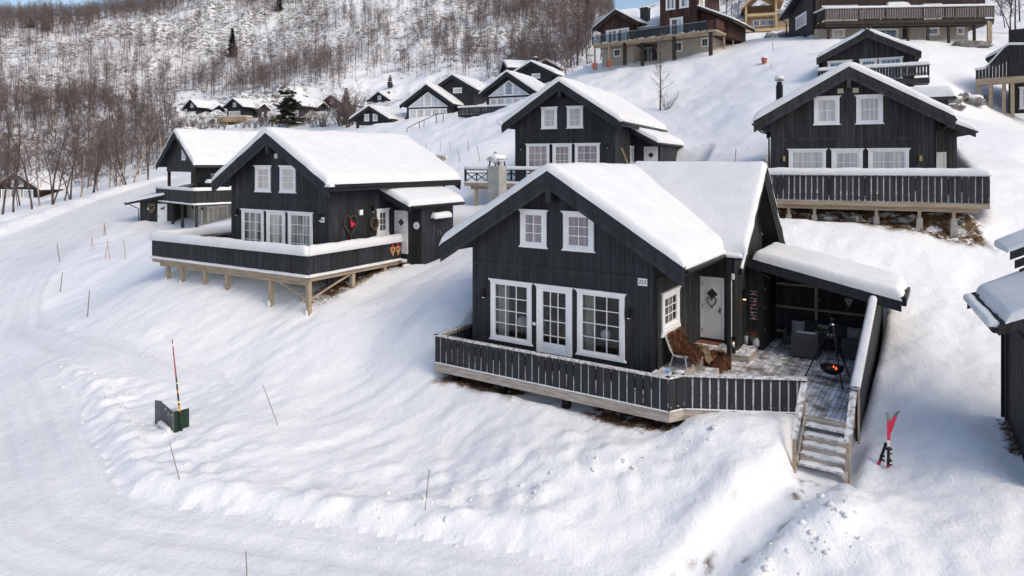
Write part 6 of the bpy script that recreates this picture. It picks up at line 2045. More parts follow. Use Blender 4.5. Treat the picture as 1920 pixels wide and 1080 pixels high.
# ladder of pink hearts on the closet wall
lad = item(MAIN, 1.38, 6.13, 0.0, 'heart_ladder', 'twig ladder hung with pink felt hearts on the dark closet wall', 'wall decoration')
for k in range(9):
    b = MB(); z = 0.52 + 0.125 * k
    b.path([(-0.13, 0, z), (0.13, 0, z + 0.01 * math.sin(k * 2))], 0.011, 5); b.build('rung', M['palepot'], lad)
b = MB(); b.path([(-0.09, 0, 0.52), (-0.09, 0, 1.53), (0, 0, 1.70), (0.09, 0, 1.53), (0.09, 0, 0.52)], 0.004, 4); b.build('cord', M['twig'], lad)
for s_, z in ((0.0, 1.42), (0.05, 1.18), (0.02, 1.03), (-0.07, 0.90), (-0.03, 0.72), (0.02, 0.55)):
    b = MB(); heart_solid(b, plane_front(0), s_, z, 0.105, 0.115, 0.015, 0.04); b.build('felt_heart', M['pink'], lad)

# lanterns, planters
for (u, v, z, h, lab) in ((1.28, 3.85, 0.0, 0.34, 'dark lantern with a lit candle behind the porch post'), (1.02, 4.15, 0.0, 0.48, 'taller dark lantern against the white downpipe')):
    e = item(MAIN, u, v, z, 'lantern', lab, 'lantern', 'lanterns by the door')
    w = 0.085
    b = MB(); b.box(-w, w, -w, w, 0, 0.03); b.box(-w, w, -w, w, h - 0.05, h - 0.02); b.build('base', M['metal'], e)
    for x in (-w + 0.008, w - 0.008):
        for y in (-w + 0.008, w - 0.008):
            b = MB(); b.box(x - 0.008, x + 0.008, y - 0.008, y + 0.008, 0.03, h - 0.05); b.build('post', M['metal'], e)
    b = MB(); b.hexa([(-w * 1.2, -w * 1.2, h - 0.02), (w * 1.2, -w * 1.2, h - 0.02), (w * 1.2, w * 1.2, h - 0.02), (-w * 1.2, w * 1.2, h - 0.02), (-0.02, -0.02, h + 0.06), (0.02, -0.02, h + 0.06), (0.02, 0.02, h + 0.06), (-0.02, 0.02, h + 0.06)]); b.build('hood', M['metal'], e)
    b = MB(); b.lathe([(0, 0.03), (0.035, 0.03), (0.035, 0.13), (0, 0.13)], 8); b.build('candle', M['opal'], e)
    if 'lit' in lab:
        b = MB(); b.lathe([(0, 0.13), (0.018, 0.15), (0.008, 0.185), (0, 0.20)], 6); b.build('flame', M['candle'], e)
def planter(u, v, z, lab, prof, m, leaf, ml, hgt, spread, n, seed):
    e = item(MAIN, u, v, z, 'planter', lab, 'planter', 'pots by the closet wall')
    b = MB(); b.lathe(prof, 12); b.build('pot', M[m], e, smooth=True)
    rnd = random.Random(seed)
    b = MB(); top = prof[-2][1] if prof[-1][0] == 0 else prof[-1][1]
    for k in range(n):
        a = rnd.uniform(0, 6.28); r = rnd.random() ** 0.5
        p = Vector((0.3 * spread * r * math.cos(a), 0.3 * spread * r * math.sin(a), top - 0.02))
        q = Vector((spread * r * math.cos(a), spread * r * math.sin(a), top + hgt * rnd.uniform(0.45, 1)))
        for i in range(4):
            t = p + (q - p) * (0.35 + 0.65 * i / 3)
            s = Vector((rnd.uniform(-1, 1), rnd.uniform(-1, 1), rnd.uniform(-0.3, 1))) * 0.035
            s2 = Vector((rnd.uniform(-1, 1), rnd.uniform(-1, 1), rnd.uniform(-1, 1))) * 0.018
            b.poly([t - s2, t + s2, t + s])
    b.build(leaf, M[ml], e)
planter(1.42, 6.00, -0.57, 'tall dark pot with reddish heather at the closet wall', [(0, 0), (0.13, 0), (0.17, 0.50), (0.15, 0.50), (0.14, 0.46), (0, 0.45)], 'pot', 'heather_plant', 'heather', 0.30, 0.26, 70, 3)
planter(1.22, 5.72, -0.32, 'slim pale zinc tube with green sprigs left of the heather', [(0, 0), (0.07, 0), (0.075, 0.32), (0.065, 0.32), (0.06, 0.28), (0, 0.28)], 'palepot', 'sprigs', 'green', 0.16, 0.11, 26, 4)
planter(1.56, 5.70, -0.32, 'squat pale zinc can with green sprigs below the heather', [(0, 0), (0.11, 0), (0.12, 0.05), (0.12, 0.19), (0.075, 0.25), (0.085, 0.28), (0.06, 0.27), (0, 0.25)], 'palepot', 'sprigs', 'green', 0.10, 0.09, 20, 5)

# patio furniture
def rbox(mb, x0, x1, y0, y1, z0, z1, r=0.03, mi=0):
    P = lambda zz, i: [(x0 + i, y0 + i, zz), (x1 - i, y0 + i, zz), (x1 - i, y1 - i, zz), (x0 + i, y1 - i, zz)]
    L = [P(z0, r), P(z0 + r, 0), P(z1 - r, 0), P(z1, r)]
    k = len(mb.v)
    for q in L: mb.v += q
    for j in range(3):
        for i in range(4):
            mb.f.append((k + j * 4 + i, k + j * 4 + (i + 1) % 4, k + j * 4 + 4 + (i + 1) % 4, k + j * 4 + 4 + i)); mb.m.append(mi)
    mb.f.append((k + 3, k + 2, k + 1, k)); mb.f.append((k + 12, k + 13, k + 14, k + 15)); mb.m += [mi, mi]
ar = item(MAIN, 3.12, 6.28, DZ, 'wicker_armchair', 'grey wicker armchair seen from behind with a pale cushion over its back', 'armchair')
for nm, q in (('seat', (-0.30, 0.30, -0.30, 0.42, 0.10, 0.36)), ('backrest', (-0.42, 0.42, -0.43, -0.31, 0.04, 0.86)), ('armrest', (-0.42, -0.31, -0.30, 0.42, 0.04, 0.62)), ('armrest', (0.31, 0.42, -0.30, 0.42, 0.04, 0.62))):
    b = MB(); rbox(b, *q); b.build(nm, M['wicker'], ar)
so = item(MAIN, 3.75, 7.6, DZ, 'wicker_sofa', 'grey wicker corner sofa along the back wall under the shelf', 'sofa')
for nm, q in (('seat', (-1.45, 0.55, -0.35, 0.35, 0.08, 0.40)), ('backrest', (-1.45, 1.40, 0.36, 0.48, 0.05, 0.80)), ('armrest', (-1.58, -1.46, -0.35, 0.48, 0.05, 0.64)), ('corner_seat', (0.56, 1.28, -0.95, 0.35, 0.08, 0.40)), ('side_backrest', (1.29, 1.41, -0.95, 0.35, 0.05, 0.72)), ('end_panel', (0.42, 1.41, -1.08, -0.96, 0.03, 0.72))):
    b = MB(); rbox(b, *q); b.build(nm, M['wicker'], so)
tb = item(MAIN, 3.62, 6.95, DZ, 'patio_table', 'low dark patio table between the wicker chairs', 'table')
b = MB(); rbox(b, -0.55, 0.45, -0.28, 0.22, 0.60, 0.66, 0.015); b.build('table_top', M['wicker'], tb)
for x in (-0.48, 0.38):
    for y in (-0.22, 0.16):
        b = MB(); b.box(x - 0.03, x + 0.03, y - 0.03, y + 0.03, 0, 0.60); b.build('leg', M['wicker'], tb)
def pillow(u, v, z, w, h, d, lab, rz=0, tilt=0.25, m='cushion'):
    mb = MB(); n = 9; P = []
    for sgn in (-1, 1):
        for j in range(n):
            for i in range(n):
                x, y = 2 * i / (n - 1) - 1, 2 * j / (n - 1) - 1
                t = ((1 - abs(x) ** 3) * (1 - abs(y) ** 3)) ** 0.5
                P.append((x * w / 2 * (1 - 0.06 * (1 - abs(y))), sgn * d / 2 * t, h / 2 + y * h / 2 * (1 - 0.06 * (1 - abs(x)))))
    mb.grid(P[:n * n], n, n); mb.grid(P[n * n:], n, n)
    o = mb.build('cushion', M[m], smooth=True)
    o.location = to_world(u, v, z, MAIN); o.rotation_euler = (-tilt, 0, -MAIN[0] + rz)
    tag(o, lab, 'cushion', 'pale cushions on the patio furniture')
pillow(2.58, 7.78, -0.16, 0.46, 0.44, 0.16, 'pale cushion at the left end of the wicker sofa')
pillow(3.42, 7.82, -0.16, 0.42, 0.40, 0.15, 'pale cushion between the two shaggy throws on the sofa')
pillow(4.42, 7.82, -0.16, 0.46, 0.42, 0.16, 'pale cushion right of the shaggy throws on the sofa')
pillow(4.98, 7.10, -0.14, 0.40, 0.38, 0.15, 'pale cushion at the near right end of the corner sofa', 1.3)
pillow(3.12, 6.03, -0.02, 0.64, 0.36, 0.16, 'pale cushion showing over the armchair back', 0, 0.1)
SOF = [(0, 0)]
for k, (u, lab) in enumerate(((2.98, 'shaggy grey throw over the sofa back behind the table'), (3.95, 'shaggy grey throw over the sofa back right of the middle cushion'))):
    mb = MB(); P = []
    for j, (v, z) in enumerate(((8.13, -0.2), (8.12, 0.10), (8.06, 0.30), (7.94, 0.30), (7.84, 0.05), (7.74, -0.10), (7.40, -0.14), (7.22, -0.16))):
        for i in range(7): P.append(((i / 6 - 0.5) * 0.52, v - 7.8, z + 0.02 * math.sin(i * 2 + j)))
    mb.grid(P, 7, 8); strands(mb, (P, 7, 8), 420, random.Random(20 + k), 0.10, 0.014, 0.6)
    o = mb.build('fur_throw', M['wicker'], loc=to_world(u, 7.8, 0, MAIN)); o.rotation_euler = (0, 0, -MAIN[0]); tag(o, lab, 'fur throw', 'shaggy throws on the sofa')
for k, (u, v, m, h, lab) in enumerate(((3.72, 6.82, 'opal', 0.10, 'white mug, left of the three cups on the patio table'), (3.84, 6.78, 'opal', 0.095, 'white mug, middle of the three cups on the patio table'), (3.95, 6.88, 'pink', 0.10, 'pink rimmed cup, right of the three cups on the patio table'), (3.35, 6.85, 'cream', 0.11, 'cream candle jar on the patio table behind the armchair'))):
    b = MB(); r = 0.045
    b.lathe([(0, 0), (r * 0.85, 0), (r, h), (r * 0.88, h), (r * 0.75, 0.02), (0, 0.02)], 10)
    if k < 3: b.path([(r * 0.95, 0, h * 0.8), (r * 1.6, 0, h * 0.65), (r * 1.5, 0, h * 0.35), (r * 0.9, 0, h * 0.25)], 0.008, 5)
    o = b.build('cup' if k < 3 else 'candle_jar', M[m], loc=to_world(u, v, 0.092, MAIN), smooth=True); tag(o, lab, 'cup' if k < 3 else 'candle', 'cups on the patio table' if k < 3 else None)
pb_ = item(MAIN, 3.42, 7.05, 0.092, 'plant_bowl', 'bowl of evergreen sprigs on the patio table', 'plant')
b = MB(); b.lathe([(0, 0), (0.10, 0), (0.14, 0.10), (0.12, 0.10), (0, 0.06)], 10); b.build('bowl', M['pot'], pb_, smooth=True)
rnd = random.Random(9); b = MB()
for k in range(240):
    a, r = rnd.uniform(0, 6.28), rnd.random() ** 0.6 * 0.26
    p = Vector((r * math.cos(a), r * math.sin(a), 0.08 + 0.18 * (1 - r / 0.3) * rnd.random()))
    s = Vector((rnd.uniform(-1, 1), rnd.uniform(-1, 1), rnd.uniform(0, 1))) * 0.07; t = s.orthogonal().normalized() * 0.012
    b.poly([p - t, p + t, p + s])
b.build('sprigs', M['green'], pb_)
for k, (u, lab) in enumerate(((3.62, 'left'), (3.76, 'second'), (4.28, 'middle'), (4.66, 'fourth'), (4.86, 'right'))):
    b = MB(); b.lathe([(0, 0), (0.035, 0.003), (0.006, 0.012), (0.006, 0.09), (0.04, 0.13), (0.042, 0.20), (0.036, 0.20)], 9)
    o = b.build('wine_glass', M['glass'], loc=to_world(u, 8.07, 0.746, MAIN), smooth=True); tag(o, lab + 'most of the five glasses on the patio shelf' if k in (0, 4) else lab + ' of the five glasses on the patio shelf from the left', 'glass', 'glasses on the patio shelf')
b = MB(); b.prism([(-0.16, 0, 0), (0.16, 0, 0), (0.0, 0, -0.34)], (0, 0.012, 0)); o = b.build('pennant', M['cushion'], loc=to_world(4.25, 7.95, 1.27, MAIN)); o.rotation_euler = (0, 0, -MAIN[0]); tag(o, 'pale cloth pennant hanging under the patio roof', 'pennant')
b = MB(); b.blob((0, 0, 0), (0.06, 0.03, 0.10), 4, 0.3); b.path([(0, 0, 0.09), (0, 0, 0.18)], 0.005, 4); o = b.build('hanging_ornament', M['twig'], loc=to_world(3.27, 8.05, 1.12, MAIN), smooth=True); tag(o, 'straw ornament hanging beside the timber stud of the patio', 'ornament')

# fire bowl on its tripod
TX, TY = 4.24, 3.91
fb = item(MAIN, TX, TY, DZ, 'fire_bowl', 'black iron fire bowl hung in a tripod on the patio', 'fire bowl')
top = Vector((0, 0, 1.78))
for x, y in ((3.47, 3.94), (4.62, 3.22), (4.64, 4.58)):
    f = Vector((x - TX, y - TY, 0)); d = (top - f).normalized()
    b = MB(); b.path([f, top + d * 0.16], 0.022, 6); b.build('leg', M['iron'], fb)
b = MB(); b.lathe([(0.05, 1.70), (0.075, 1.73), (0.05, 1.76)], 10); b.build('tripod_ring', M['steel'], fb)
prof = [(0, 0.19), (0.10, 0.20), (0.22, 0.25), (0.31, 0.34), (0.35, 0.44), (0.335, 0.44), (0.29, 0.355), (0.20, 0.275), (0.09, 0.23), (0, 0.225)]
b = MB(); b.lathe(prof, 20); bo = b.build('bowl', M['iron'], fb, smooth=True)
for k in range(3):
    a = 2.1 + k * 2.094
    b = MB(); b.path([(0.34 * math.cos(a), 0.34 * math.sin(a), 0.43), (0.02 * math.cos(a), 0.02 * math.sin(a), 1.70)], 0.007, 5); b.build('chain', M['iron'], fb)
fi = item(MAIN, TX, TY, DZ + 0.25, 'fire', 'small fire glowing on split logs in the iron bowl', 'fire')
rnd = random.Random(3)
for k in range(5):
    a = k * 1.3
    b = MB(); b.path([(-0.17 * math.cos(a), -0.17 * math.sin(a), 0.03 + 0.02 * k), (0.17 * math.cos(a), 0.17 * math.sin(a), 0.05 + 0.03 * k)], 0.032, 6); b.build('log', M['log'], fi)
b = MB()
for k in range(6):
    x, y, h = rnd.uniform(0.02, 0.14), rnd.uniform(-0.08, 0.06), rnd.uniform(0.08, 0.20)
    b.lathe([(0, 0.02), (0.03, 0.06), (0.022, h * 0.6), (0, h)], 6, (x, y, 0.06))
b.build('flames', M['ember'], fi)
# little blue cloth on the railing corner
b = MB(); b.blob((0, 0, 0.03), (0.09, 0.06, 0.05), 4, 0.4)
o = b.build('blue_cloth', mat('blue_cloth', (0.16, 0.36, 0.72), 0.8, var=0.1), loc=to_world(0.62, -0.55, 0.255, MAIN), smooth=True); tag(o, 'small light blue cloth at the deck railing corner', 'cloth')
b = MB(); b.box(0.2, 0.66, -0.75, -0.35, DZ, 0.20); o = b.build('deck_box', M['caprail'], loc=to_world(0, 0, 0, MAIN)); o.rotation_euler = (0, 0, -MAIN[0]); tag(o, 'frosted wooden box inside the corner of the deck railing', 'box')
# lamps on the window sills
for k, (u, lab) in enumerate(((-4.85, 'white opal lamp behind the left front window'), (-1.75, 'white opal lamp behind the right front window'))):
    e = item(MAIN, u, 0.42, 0.62, 'table_lamp', lab, 'lamp', 'lamps behind the front windows')
    b = MB(); b.lathe([(0, -0.62), (0.12, -0.62), (0.03, -0.58), (0.03, 0.02), (0, 0.02)], 10); b.build('lamp_stand', M['steel'], e)
    b = MB(); b.lathe([(0.10, 0.0), (0.17, 0.10), (0.15, 0.24), (0.08, 0.30), (0, 0.31)], 12); b.build('lamp_shade', M['opal'], e, smooth=True)

# --- decorations on cabin 255
pr = plane_right(0.03)
mb = MB(); heart_ring(mb, pr, 1.31, 1.50, 0.82, 1.02, 0.030, 0.05, 34, 700, 4); hw = wall_item(L251, mb, 'heart_wreath', M['twigdark'], 'large heart shaped twig wreath with a red bow on the side wall', 'wreath')
b = MB()
for k, (y, z) in enumerate(((-0.02, 0.10), (0.06, -0.02), (0.0, -0.05), (0.10, 0.02))): b.blob((0.06, y, z), (0.05, 0.08, 0.07), k, 0.4)
b.build('red_bow', M['red'], hw, smooth=True)
mb = MB()
pts = [pr(2.86 + 0.24 * math.cos(6.283 * k / 20), 1.52 + 0.26 * math.sin(6.283 * k / 20), 0.06) for k in range(21)]
mb.path(pts, 0.055, 6, cap=False)
rnd = random.Random(8)
for k in range(220):
    p = Vector(pts[rnd.randrange(20)]); q = p + Vector((rnd.uniform(0, .12), rnd.uniform(-.12, .12), rnd.uniform(-.12, .12))); t = Vector((0, rnd.uniform(-1, 1), rnd.uniform(-1, 1))) * 0.025
    mb.poly([p + t, p - t, q])
wall_item(L251, mb, 'straw_wreath', M['twigdark'], 'round straw wreath beside the narrow side window', 'wreath')
e = item(L251, 0.06, 2.50, -0.1, 'broom', 'dark broom leaning on the side wall below the straw wreath', 'broom')
b = MB(); b.path([(0.12, 0.06, 0.40), (0.0, -0.10, 1.45)], 0.015, 5); b.build('broom_handle', M['iron'], e)
b = MB(); b.hexa([(0.08, 0.0, 0.12), (0.16, 0.0, 0.12), (0.18, 0.14, 0.12), (0.10, 0.14, 0.12), (0.10, 0.03, 0.45), (0.14, 0.03, 0.45), (0.14, 0.09, 0.45), (0.10, 0.09, 0.45)]); b.build('broom_head', M['opal'], e)
b = MB(); b.lathe([(0, -0.02), (0.17, -0.02), (0.18, 0), (0.17, 0.02), (0.14, 0.015), (0, 0.015)], 18); ck = b.build('wall_thermometer', M['opal']); ck.location = to_world(1.45, 4.34, 1.36, L251); ck.rotation_euler = (math.radians(90), 0, -L251[0]); tag(ck, 'round white wall thermometer right of the neighbouring white door', 'thermometer')
b = MB(); b.box(-0.005, 0.005, -0.01, 0.11, 0.016, 0.020); b.box(-0.05, 0.05, -0.06, -0.03, 0.016, 0.019); b.build('pointer', M['ink'], ck)
for k, (v, lab) in enumerate(((3.56, 'left of two wooden hearts hanging on the railing end by the white door'), (3.95, 'right of two wooden hearts hanging on the railing end by the white door'))):
    e = item(L251, 0.60, v, 0.14, 'wooden_heart', lab, 'heart', 'wooden hearts on the railing')
    b = MB(); heart_ring(b, plane_right(0), 0, 0, 0.28, 0.42, 0.030, 0.03, 22); b.build('heart_frame', M['ginger'], e)
    b = MB(); heart_solid(b, plane_right(0), 0, -0.02, 0.11, 0.14, 0.02, 0.045); b.build('heart_filling', M['ginger'], e)
    b = MB(); b.blob((0.02, 0, 0.30), (0.02, 0.07, 0.06), 3, 0.3); b.build('red_bow', M['red'], e, smooth=True)
mb = MB(); heart_ring(mb, plane_front(0), -2.55, 1.65, 0.75, 0.75, 0.09, 0.05, 24, 200, 5); wall_item(SH, mb, 'heart_wreath', M['twig'], 'heart shaped straw wreath on the low shed by the covered balcony', 'wreath')
mb = MB(); P_ = [(-0.30, 0.0), (-0.22, 0.04), (-0.20, 0.12), (-0.08, 0.13), (0.10, 0.16), (0.20, 0.28), (0.32, 0.27), (0.28, 0.20), (0.20, 0.08), (0.26, -0.14), (0.20, -0.16), (0.12, 0.0), (-0.06, -0.02), (-0.10, -0.18), (-0.16, -0.18), (-0.18, 0.0), (-0.24, -0.02)]
mb.prism([(-1.28 + a * 0.95, -0.045, 1.62 + c * 0.95) for a, c in P_], (0, 0.01, 0)); wall_item(SH, mb, 'horse_silhouette', M['ink'], 'black horse silhouette on the white shed door', 'door decoration')
for k, (s_, lab) in enumerate(((4.0, 'left of two old skis crossed on the porch wall of the middle cabin'), (4.35, 'right of two old skis crossed on the porch wall of the middle cabin'))):
    b = MB(); b.path([(0.07, 1.9 - 0.1 * k, 0.4 + 0.1 * k), (0.07, 2.9 + 0.2 * k, 0.9), (0.07, 3.6, 0.2 + 0.25 * k), ], 0.035, 4) if False else b.path([(0.07, 1.2 + 0.25 * k, 1.9), (0.07, 3.2 + 0.25 * k, 0.55)], 0.035, 4)
    wall_item(MIDC, b, 'old_ski', M['wood'], lab, 'ski', 'old skis on the porch wall')

# --- pair of skis stuck in the snow
def ski(base, lean, yaw, lab, width=0.088, L=1.62, flip=1):
    e = empty('ski', base, yaw)
    tag(e, lab, 'ski', 'crossed skis in the snow')
    q = lambda s, x, d: (x + lean * s, 0.03 * d + 0.004, s)
    def seg(name, z0, z1, w0, w1, m, d0=0.0, d1=0.35, tip=0.0):
        b = MB(); n = 6
        P = []
        for k in range(n + 1):
            t = k / n
            z = z0 + (z1 - z0) * t
            w = (w0 + (w1 - w0) * t) / 2
            if tip: w *= math.sqrt(max(0.02, 1 - t ** 2.2))
            y = (0.10 * t ** 2 if tip else 0) * flip
            x = lean * z
            P.append([(x - w, y + d0 * 0.03, z), (x + w, y + d0 * 0.03, z), (x + w, y + d1 * 0.03, z), (x - w, y + d1 * 0.03, z)])
        k0 = len(b.v)
        for r in P: b.v += r
        for k in range(n):
            for i in range(4):
                b.f.append((k0 + 4 * k + i, k0 + 4 * k + (i + 1) % 4, k0 + 4 * k + 4 + (i + 1) % 4, k0 + 4 * k + 4 + i)); b.m.append(0)
        b.f.append((k0 + 3, k0 + 2, k0 + 1, k0)); b.f.append(tuple(k0 + 4 * n + i for i in range(4))); b.m += [0, 0]
        return b.build(name, M[m], e)
    seg('tail', -0.25, 0.12, width * 0.95, width * 0.88, 'skired')
    seg('waist', 0.12, 0.58, width * 0.88, width * 0.80, 'skiblack')
    seg('upper_panel', 0.58, 0.74, width * 0.80, width * 0.84, 'skiwhite')
    seg('shovel', 0.74, 1.22, width * 0.84, width * 1.2, 'skired')
    seg('ski_tip', 1.22, 1.40, width * 1.2, width * 1.2, 'skigrey', tip=1)
    for z, nm in ((0.50, 'toe_binding'), (0.22, 'heel_binding')):
        b = MB(); x = lean * z
        b.box(x - 0.042, x + 0.042, -0.075, 0.0, z - 0.07, z + 0.07); b.box(x - 0.03, x + 0.03, -0.10, -0.075, z - 0.03, z + 0.05)
        bb = b.build(nm, M['skiblack'], e)
        b = MB(); b.box(x - 0.025, x + 0.025, -0.104, -0.1, z - 0.01, z + 0.03); b.build('binding_plate', M['skiwhite'], bb)
    b = MB(); b.path([(lean * 0.16, -0.05, 0.15), (lean * 0.16 + 0.10, -0.10, 0.13)], 0.008, 4); b.build('brake_arm', M['steel'], e)
    return e
bx = hit(1647, 872)
ski((bx[0], bx[1], bx[2] - 0.02), 0.34, 0.0, 'red and black ski leaning right, its grey tip highest', flip=-1)
bx2 = hit(1664, 876)
ski((bx2[0] + 0.0, bx2[1] - 0.04, bx2[2] - 0.06), 0.015, 0.0, 'red and black ski standing steeper, crossed behind the other', flip=1)

# --- half buried cable cabinet with its striped marker pole
cx, cy, cz = hit(322, 808)
cb = empty('cable_cabinet', (cx, cy, cz), math.radians(-46)); tag(cb, 'grey green cable cabinet half buried in the snow island', 'cabinet')
def panel(x0, x1, y0, y1, z0a, z0b, z1a, z1b, m, nm, t=0.03):
    b = MB(); d = Vector((x1 - x0, y1 - y0, 0)).normalized(); n = Vector((-d.y, d.x, 0)) * t
    b.hexa([(x0, y0, z0a), (x1, y1, z0b), (x1 + n.x, y1 + n.y, z0b), (x0 + n.x, y0 + n.y, z0a), (x0, y0, z1a), (x1, y1, z1b), (x1 + n.x, y1 + n.y, z1b), (x0 + n.x, y0 + n.y, z1a)])
    return b.build(nm, M[m], cb)
panel(-1.05, 0.12, 0, 0, -0.3, -0.3, 0.62, 0.62, 'cabinet', 'front_panel')
panel(0.12, 0.12, 0.03, 0.48, -0.3, -0.3, 0.62, 0.62, 'cabinetgreen', 'side_panel')
panel(-1.30, -1.055, -0.12, 0.0, -0.3, -0.3, 0.66, 0.66, 'cabinet', 'open_door')
for x in (-0.70, -0.42, -0.14):
    b = MB(); b.box(x - 0.012, x + 0.012, -0.012, 0.0, -0.2, 0.60); b.build('panel_rib', M['cabinet'], cb)
for x, z in ((-0.60, 0.5), (-0.3, 0.42), (0.02, 0.48)):
    b = MB(); b.box(x - 0.02, x + 0.02, -0.02, 0, z, z + 0.06); b.build('latch', M['palepot'], cb)
b = MB(); b.blob((-0.16, 0.28, 0.42), (0.20, 0.16, 0.22), 4, 0.3, 12, 8); b.blob((-0.55, 0.35, 0.2), (0.45, 0.30, 0.26), 6, 0.3, 12, 8); b.build('snow_fill', M['snow'], cb, smooth=True)
b = MB(); snow_cap(b, (-0.95, -0.08), (0.05, -0.08), 0.16, 0.14, -0.02, 6); b.build('snow_ledge', M['snow'], cb, smooth=True)
px_, py_, pz_ = cx + 0.30, cy - 0.02, cz - 0.1
pm = empty('marker_pole', (px_, py_, pz_)); tag(pm, 'tall snow marker pole, red above black and yellow bands, at the cable cabinet', 'snow marker')
H_ = 2.96
bands = [(0, 0.62, 'cabinetgreen'), (0.62, 0.72, 'black'), (0.72, 0.92, 'poleorange'), (0.92, 0.98, 'black'), (0.98, 1.05, 'poleyellow'), (1.05, 1.30, 'black'), (1.30, 1.38, 'poleorange'), (1.38, 1.58, 'black'), (1.58, 1.62, 'poleyellow'), (1.62, 1.80, 'black'), (1.80, H_ - 0.2, 'polered'), (H_ - 0.2, H_ - 0.13, 'skiwhite'), (H_ - 0.13, H_, 'polered')]
for a, c_, m in bands:
    b = MB(); f = lambda z: (-0.115 * z + 0.035, 0.02 * z, z); b.path([f(a), f(c_)], [0.034 - 0.006 * a, 0.034 - 0.006 * c_], 7); b.build('pole_band', M[m], pm)

# --- thin stakes along the road and in the snow
def stake(px, py, top_px, top_py, lab, m='bamboo', r=0.010, cat='snow stake', group='thin stakes in the snow'):
    x, y, z = hit(px, py)
    tx, ty, tz = at(top_px, top_py, y)
    b = MB(); b.path([((tx - x) * -0.1, 0, (tz - z) * -0.1), (tx - x, 0.0, tz - z)], r, 5)
    o = b.build('snow_stake', M[m], loc=(x, y, z)); return tag(o, lab, cat, group)
stake(521, 797, 493, 722, 'thin tilted stake right of the cable cabinet')
stake(336, 897, 318, 831, 'thin tilted stake below the cable cabinet')
stake(797, 956, 805, 880, 'thin upright stake in the rough snow below the front deck')
stake(463, 1085, 461, 1033, 'thin upright stake at the bottom of the photo', 'bamboo')
stake(113, 547, 117, 510, 'thin stake at the road bend, lower one', r=0.02)
stake(164, 594, 168, 545, 'thin stake beside the road below the raised deck', r=0.02)
stake(112, 491, 107, 457, 'thin stake at the road bend, upper one', r=0.022)
stake(235, 485, 232, 450, 'thin bamboo stake left of the raised deck corner', 'wood', r=0.022)
stake(197, 441, 196, 419, 'thin stake left of the low shed', r=0.025)
for k, (a, b1, t1, b2, t2, lab) in enumerate((((170, 471), (170, 471), (173, 444), (177, 467), (171, 446), 'left'), ((0, 0), (197, 485), (203, 452), (206, 485), (201, 453), 'nearest'), ((0, 0), (194, 441), (196, 417), (199, 441), (196, 419), 'farthest'))):
    stake(*b1, *t1, lab + ' crossed pair of red stakes by the road, left leaning stake' if k != 1 else 'nearest crossed pair of red stakes by the road, first stake', 'stickred', 0.019, group='crossed red stakes')
    stake(*b2, *t2, lab + ' crossed pair of red stakes by the road, second stake', 'stickred', 0.019, group='crossed red stakes')
for k, (a, b1) in enumerate((((799, 286), (799, 267)), ((826, 284), (826, 264)), ((845, 282), (843, 264)), ((878, 283), (878, 263)), ((862, 303), (858, 279)), ((900, 302), (894, 272)), ((760, 262), (760, 250)))):
    stake(*a, *b1, ('leftmost thin stake on the slope behind the left cabin roof', 'thin stake right beside the slatted plant box', 'thin stake just right of the slatted plant box', 'taller thin stake above the crossed deck railing', 'thin stake between the plant box and the crossed deck railing', 'tilted thin stake directly above the crossed deck railing', '')[k] if k != 6 else 'short dark stake below the snowy stair rail', 'bamboo', 0.022, group='stakes on the slope behind the left cabin' if k != 6 else 'thin stakes in the snow')
for k, (a, b1) in enumerate((((1378, 304), (1380, 278)), ((1450, 95), (1448, 77)), ((1446, 128), (1445, 118)))):
    stake(*a, *b1, ('thin stake right of the middle cabin annexe', 'post in the snow below the unfinished house', 'short stake below the terracotta pot')[k], 'bamboo', 0.03 if k else 0.02)

# --- slatted plant box fence behind the left cabin
x, y, z = hit(822, 303)
pb2 = empty('plant_box', (x, y, z), -0.3); tag(pb2, 'weathered slatted plant box with twigs behind the left cabin roof', 'plant box')
for k in range(14):
    b = MB(); b.box(-0.62 + 0.09 * k, -0.545 + 0.09 * k, -0.02, 0.0, -0.2, 0.40); b.build('slat', M['weather'], pb2)
for q in ((-0.66, 0.66, -0.05, 0.03, 0.40, 0.45), (-0.66, 0.66, -0.04, -0.021, 0.02, 0.07)):
    b = MB(); b.box(*q); b.build('rail', M['weather'], pb2)
b = MB(); b.box(-0.62, 0.62, 0.0, 0.7, -0.3, 0.30); b.build('box_body', M['weather'], pb2)
b = MB(); b.blob((0, 0.4, 0.30), (0.62, 0.35, 0.22), 3, 0.3, 12, 7); b.build('snow_cap', M['snow'], pb2, smooth=True)
b = MB()
rnd = random.Random(5)
for k in range(60):
    p = Vector((rnd.uniform(-.5, .3), rnd.uniform(0.1, .6), 0.42)); q = p + Vector((rnd.uniform(-.2, .2), 0, rnd.uniform(0.08, .25))); b.poly([p, p + Vector((0.02, 0, 0)), q])
b.build('twig_tuft', M['dirtgrass'], pb2)

# --- snowy stair rail in front of the glazed cabin
x, y, z = hit(800, 250)
sr = empty('stair_rail', (0, 0, 0)); 
pts = [(763, 250, 241), (786, 240, 229), (795, 233, 225), (818, 224, 214), (831, 220, 213)]
Y0 = 84.0
base = at(795, 233, Y0); sr.location = base; tag(sr, 'dark pipe handrail climbing the snow to the glazed cabins', 'handrail')
w = [Vector(at(p[0], p[2], Y0 + 1.6 * k)) - Vector(base) for k, p in enumerate(pts)]
b = MB(); b.path(w, 0.05, 5); b.build('rail', M['metal'], sr)
for k, p in enumerate(pts):
    b = MB(); q = w[k]; b.path([q, q + Vector((0, 0, -1.6))], 0.05, 5); b.build('post', M['metal'], sr)

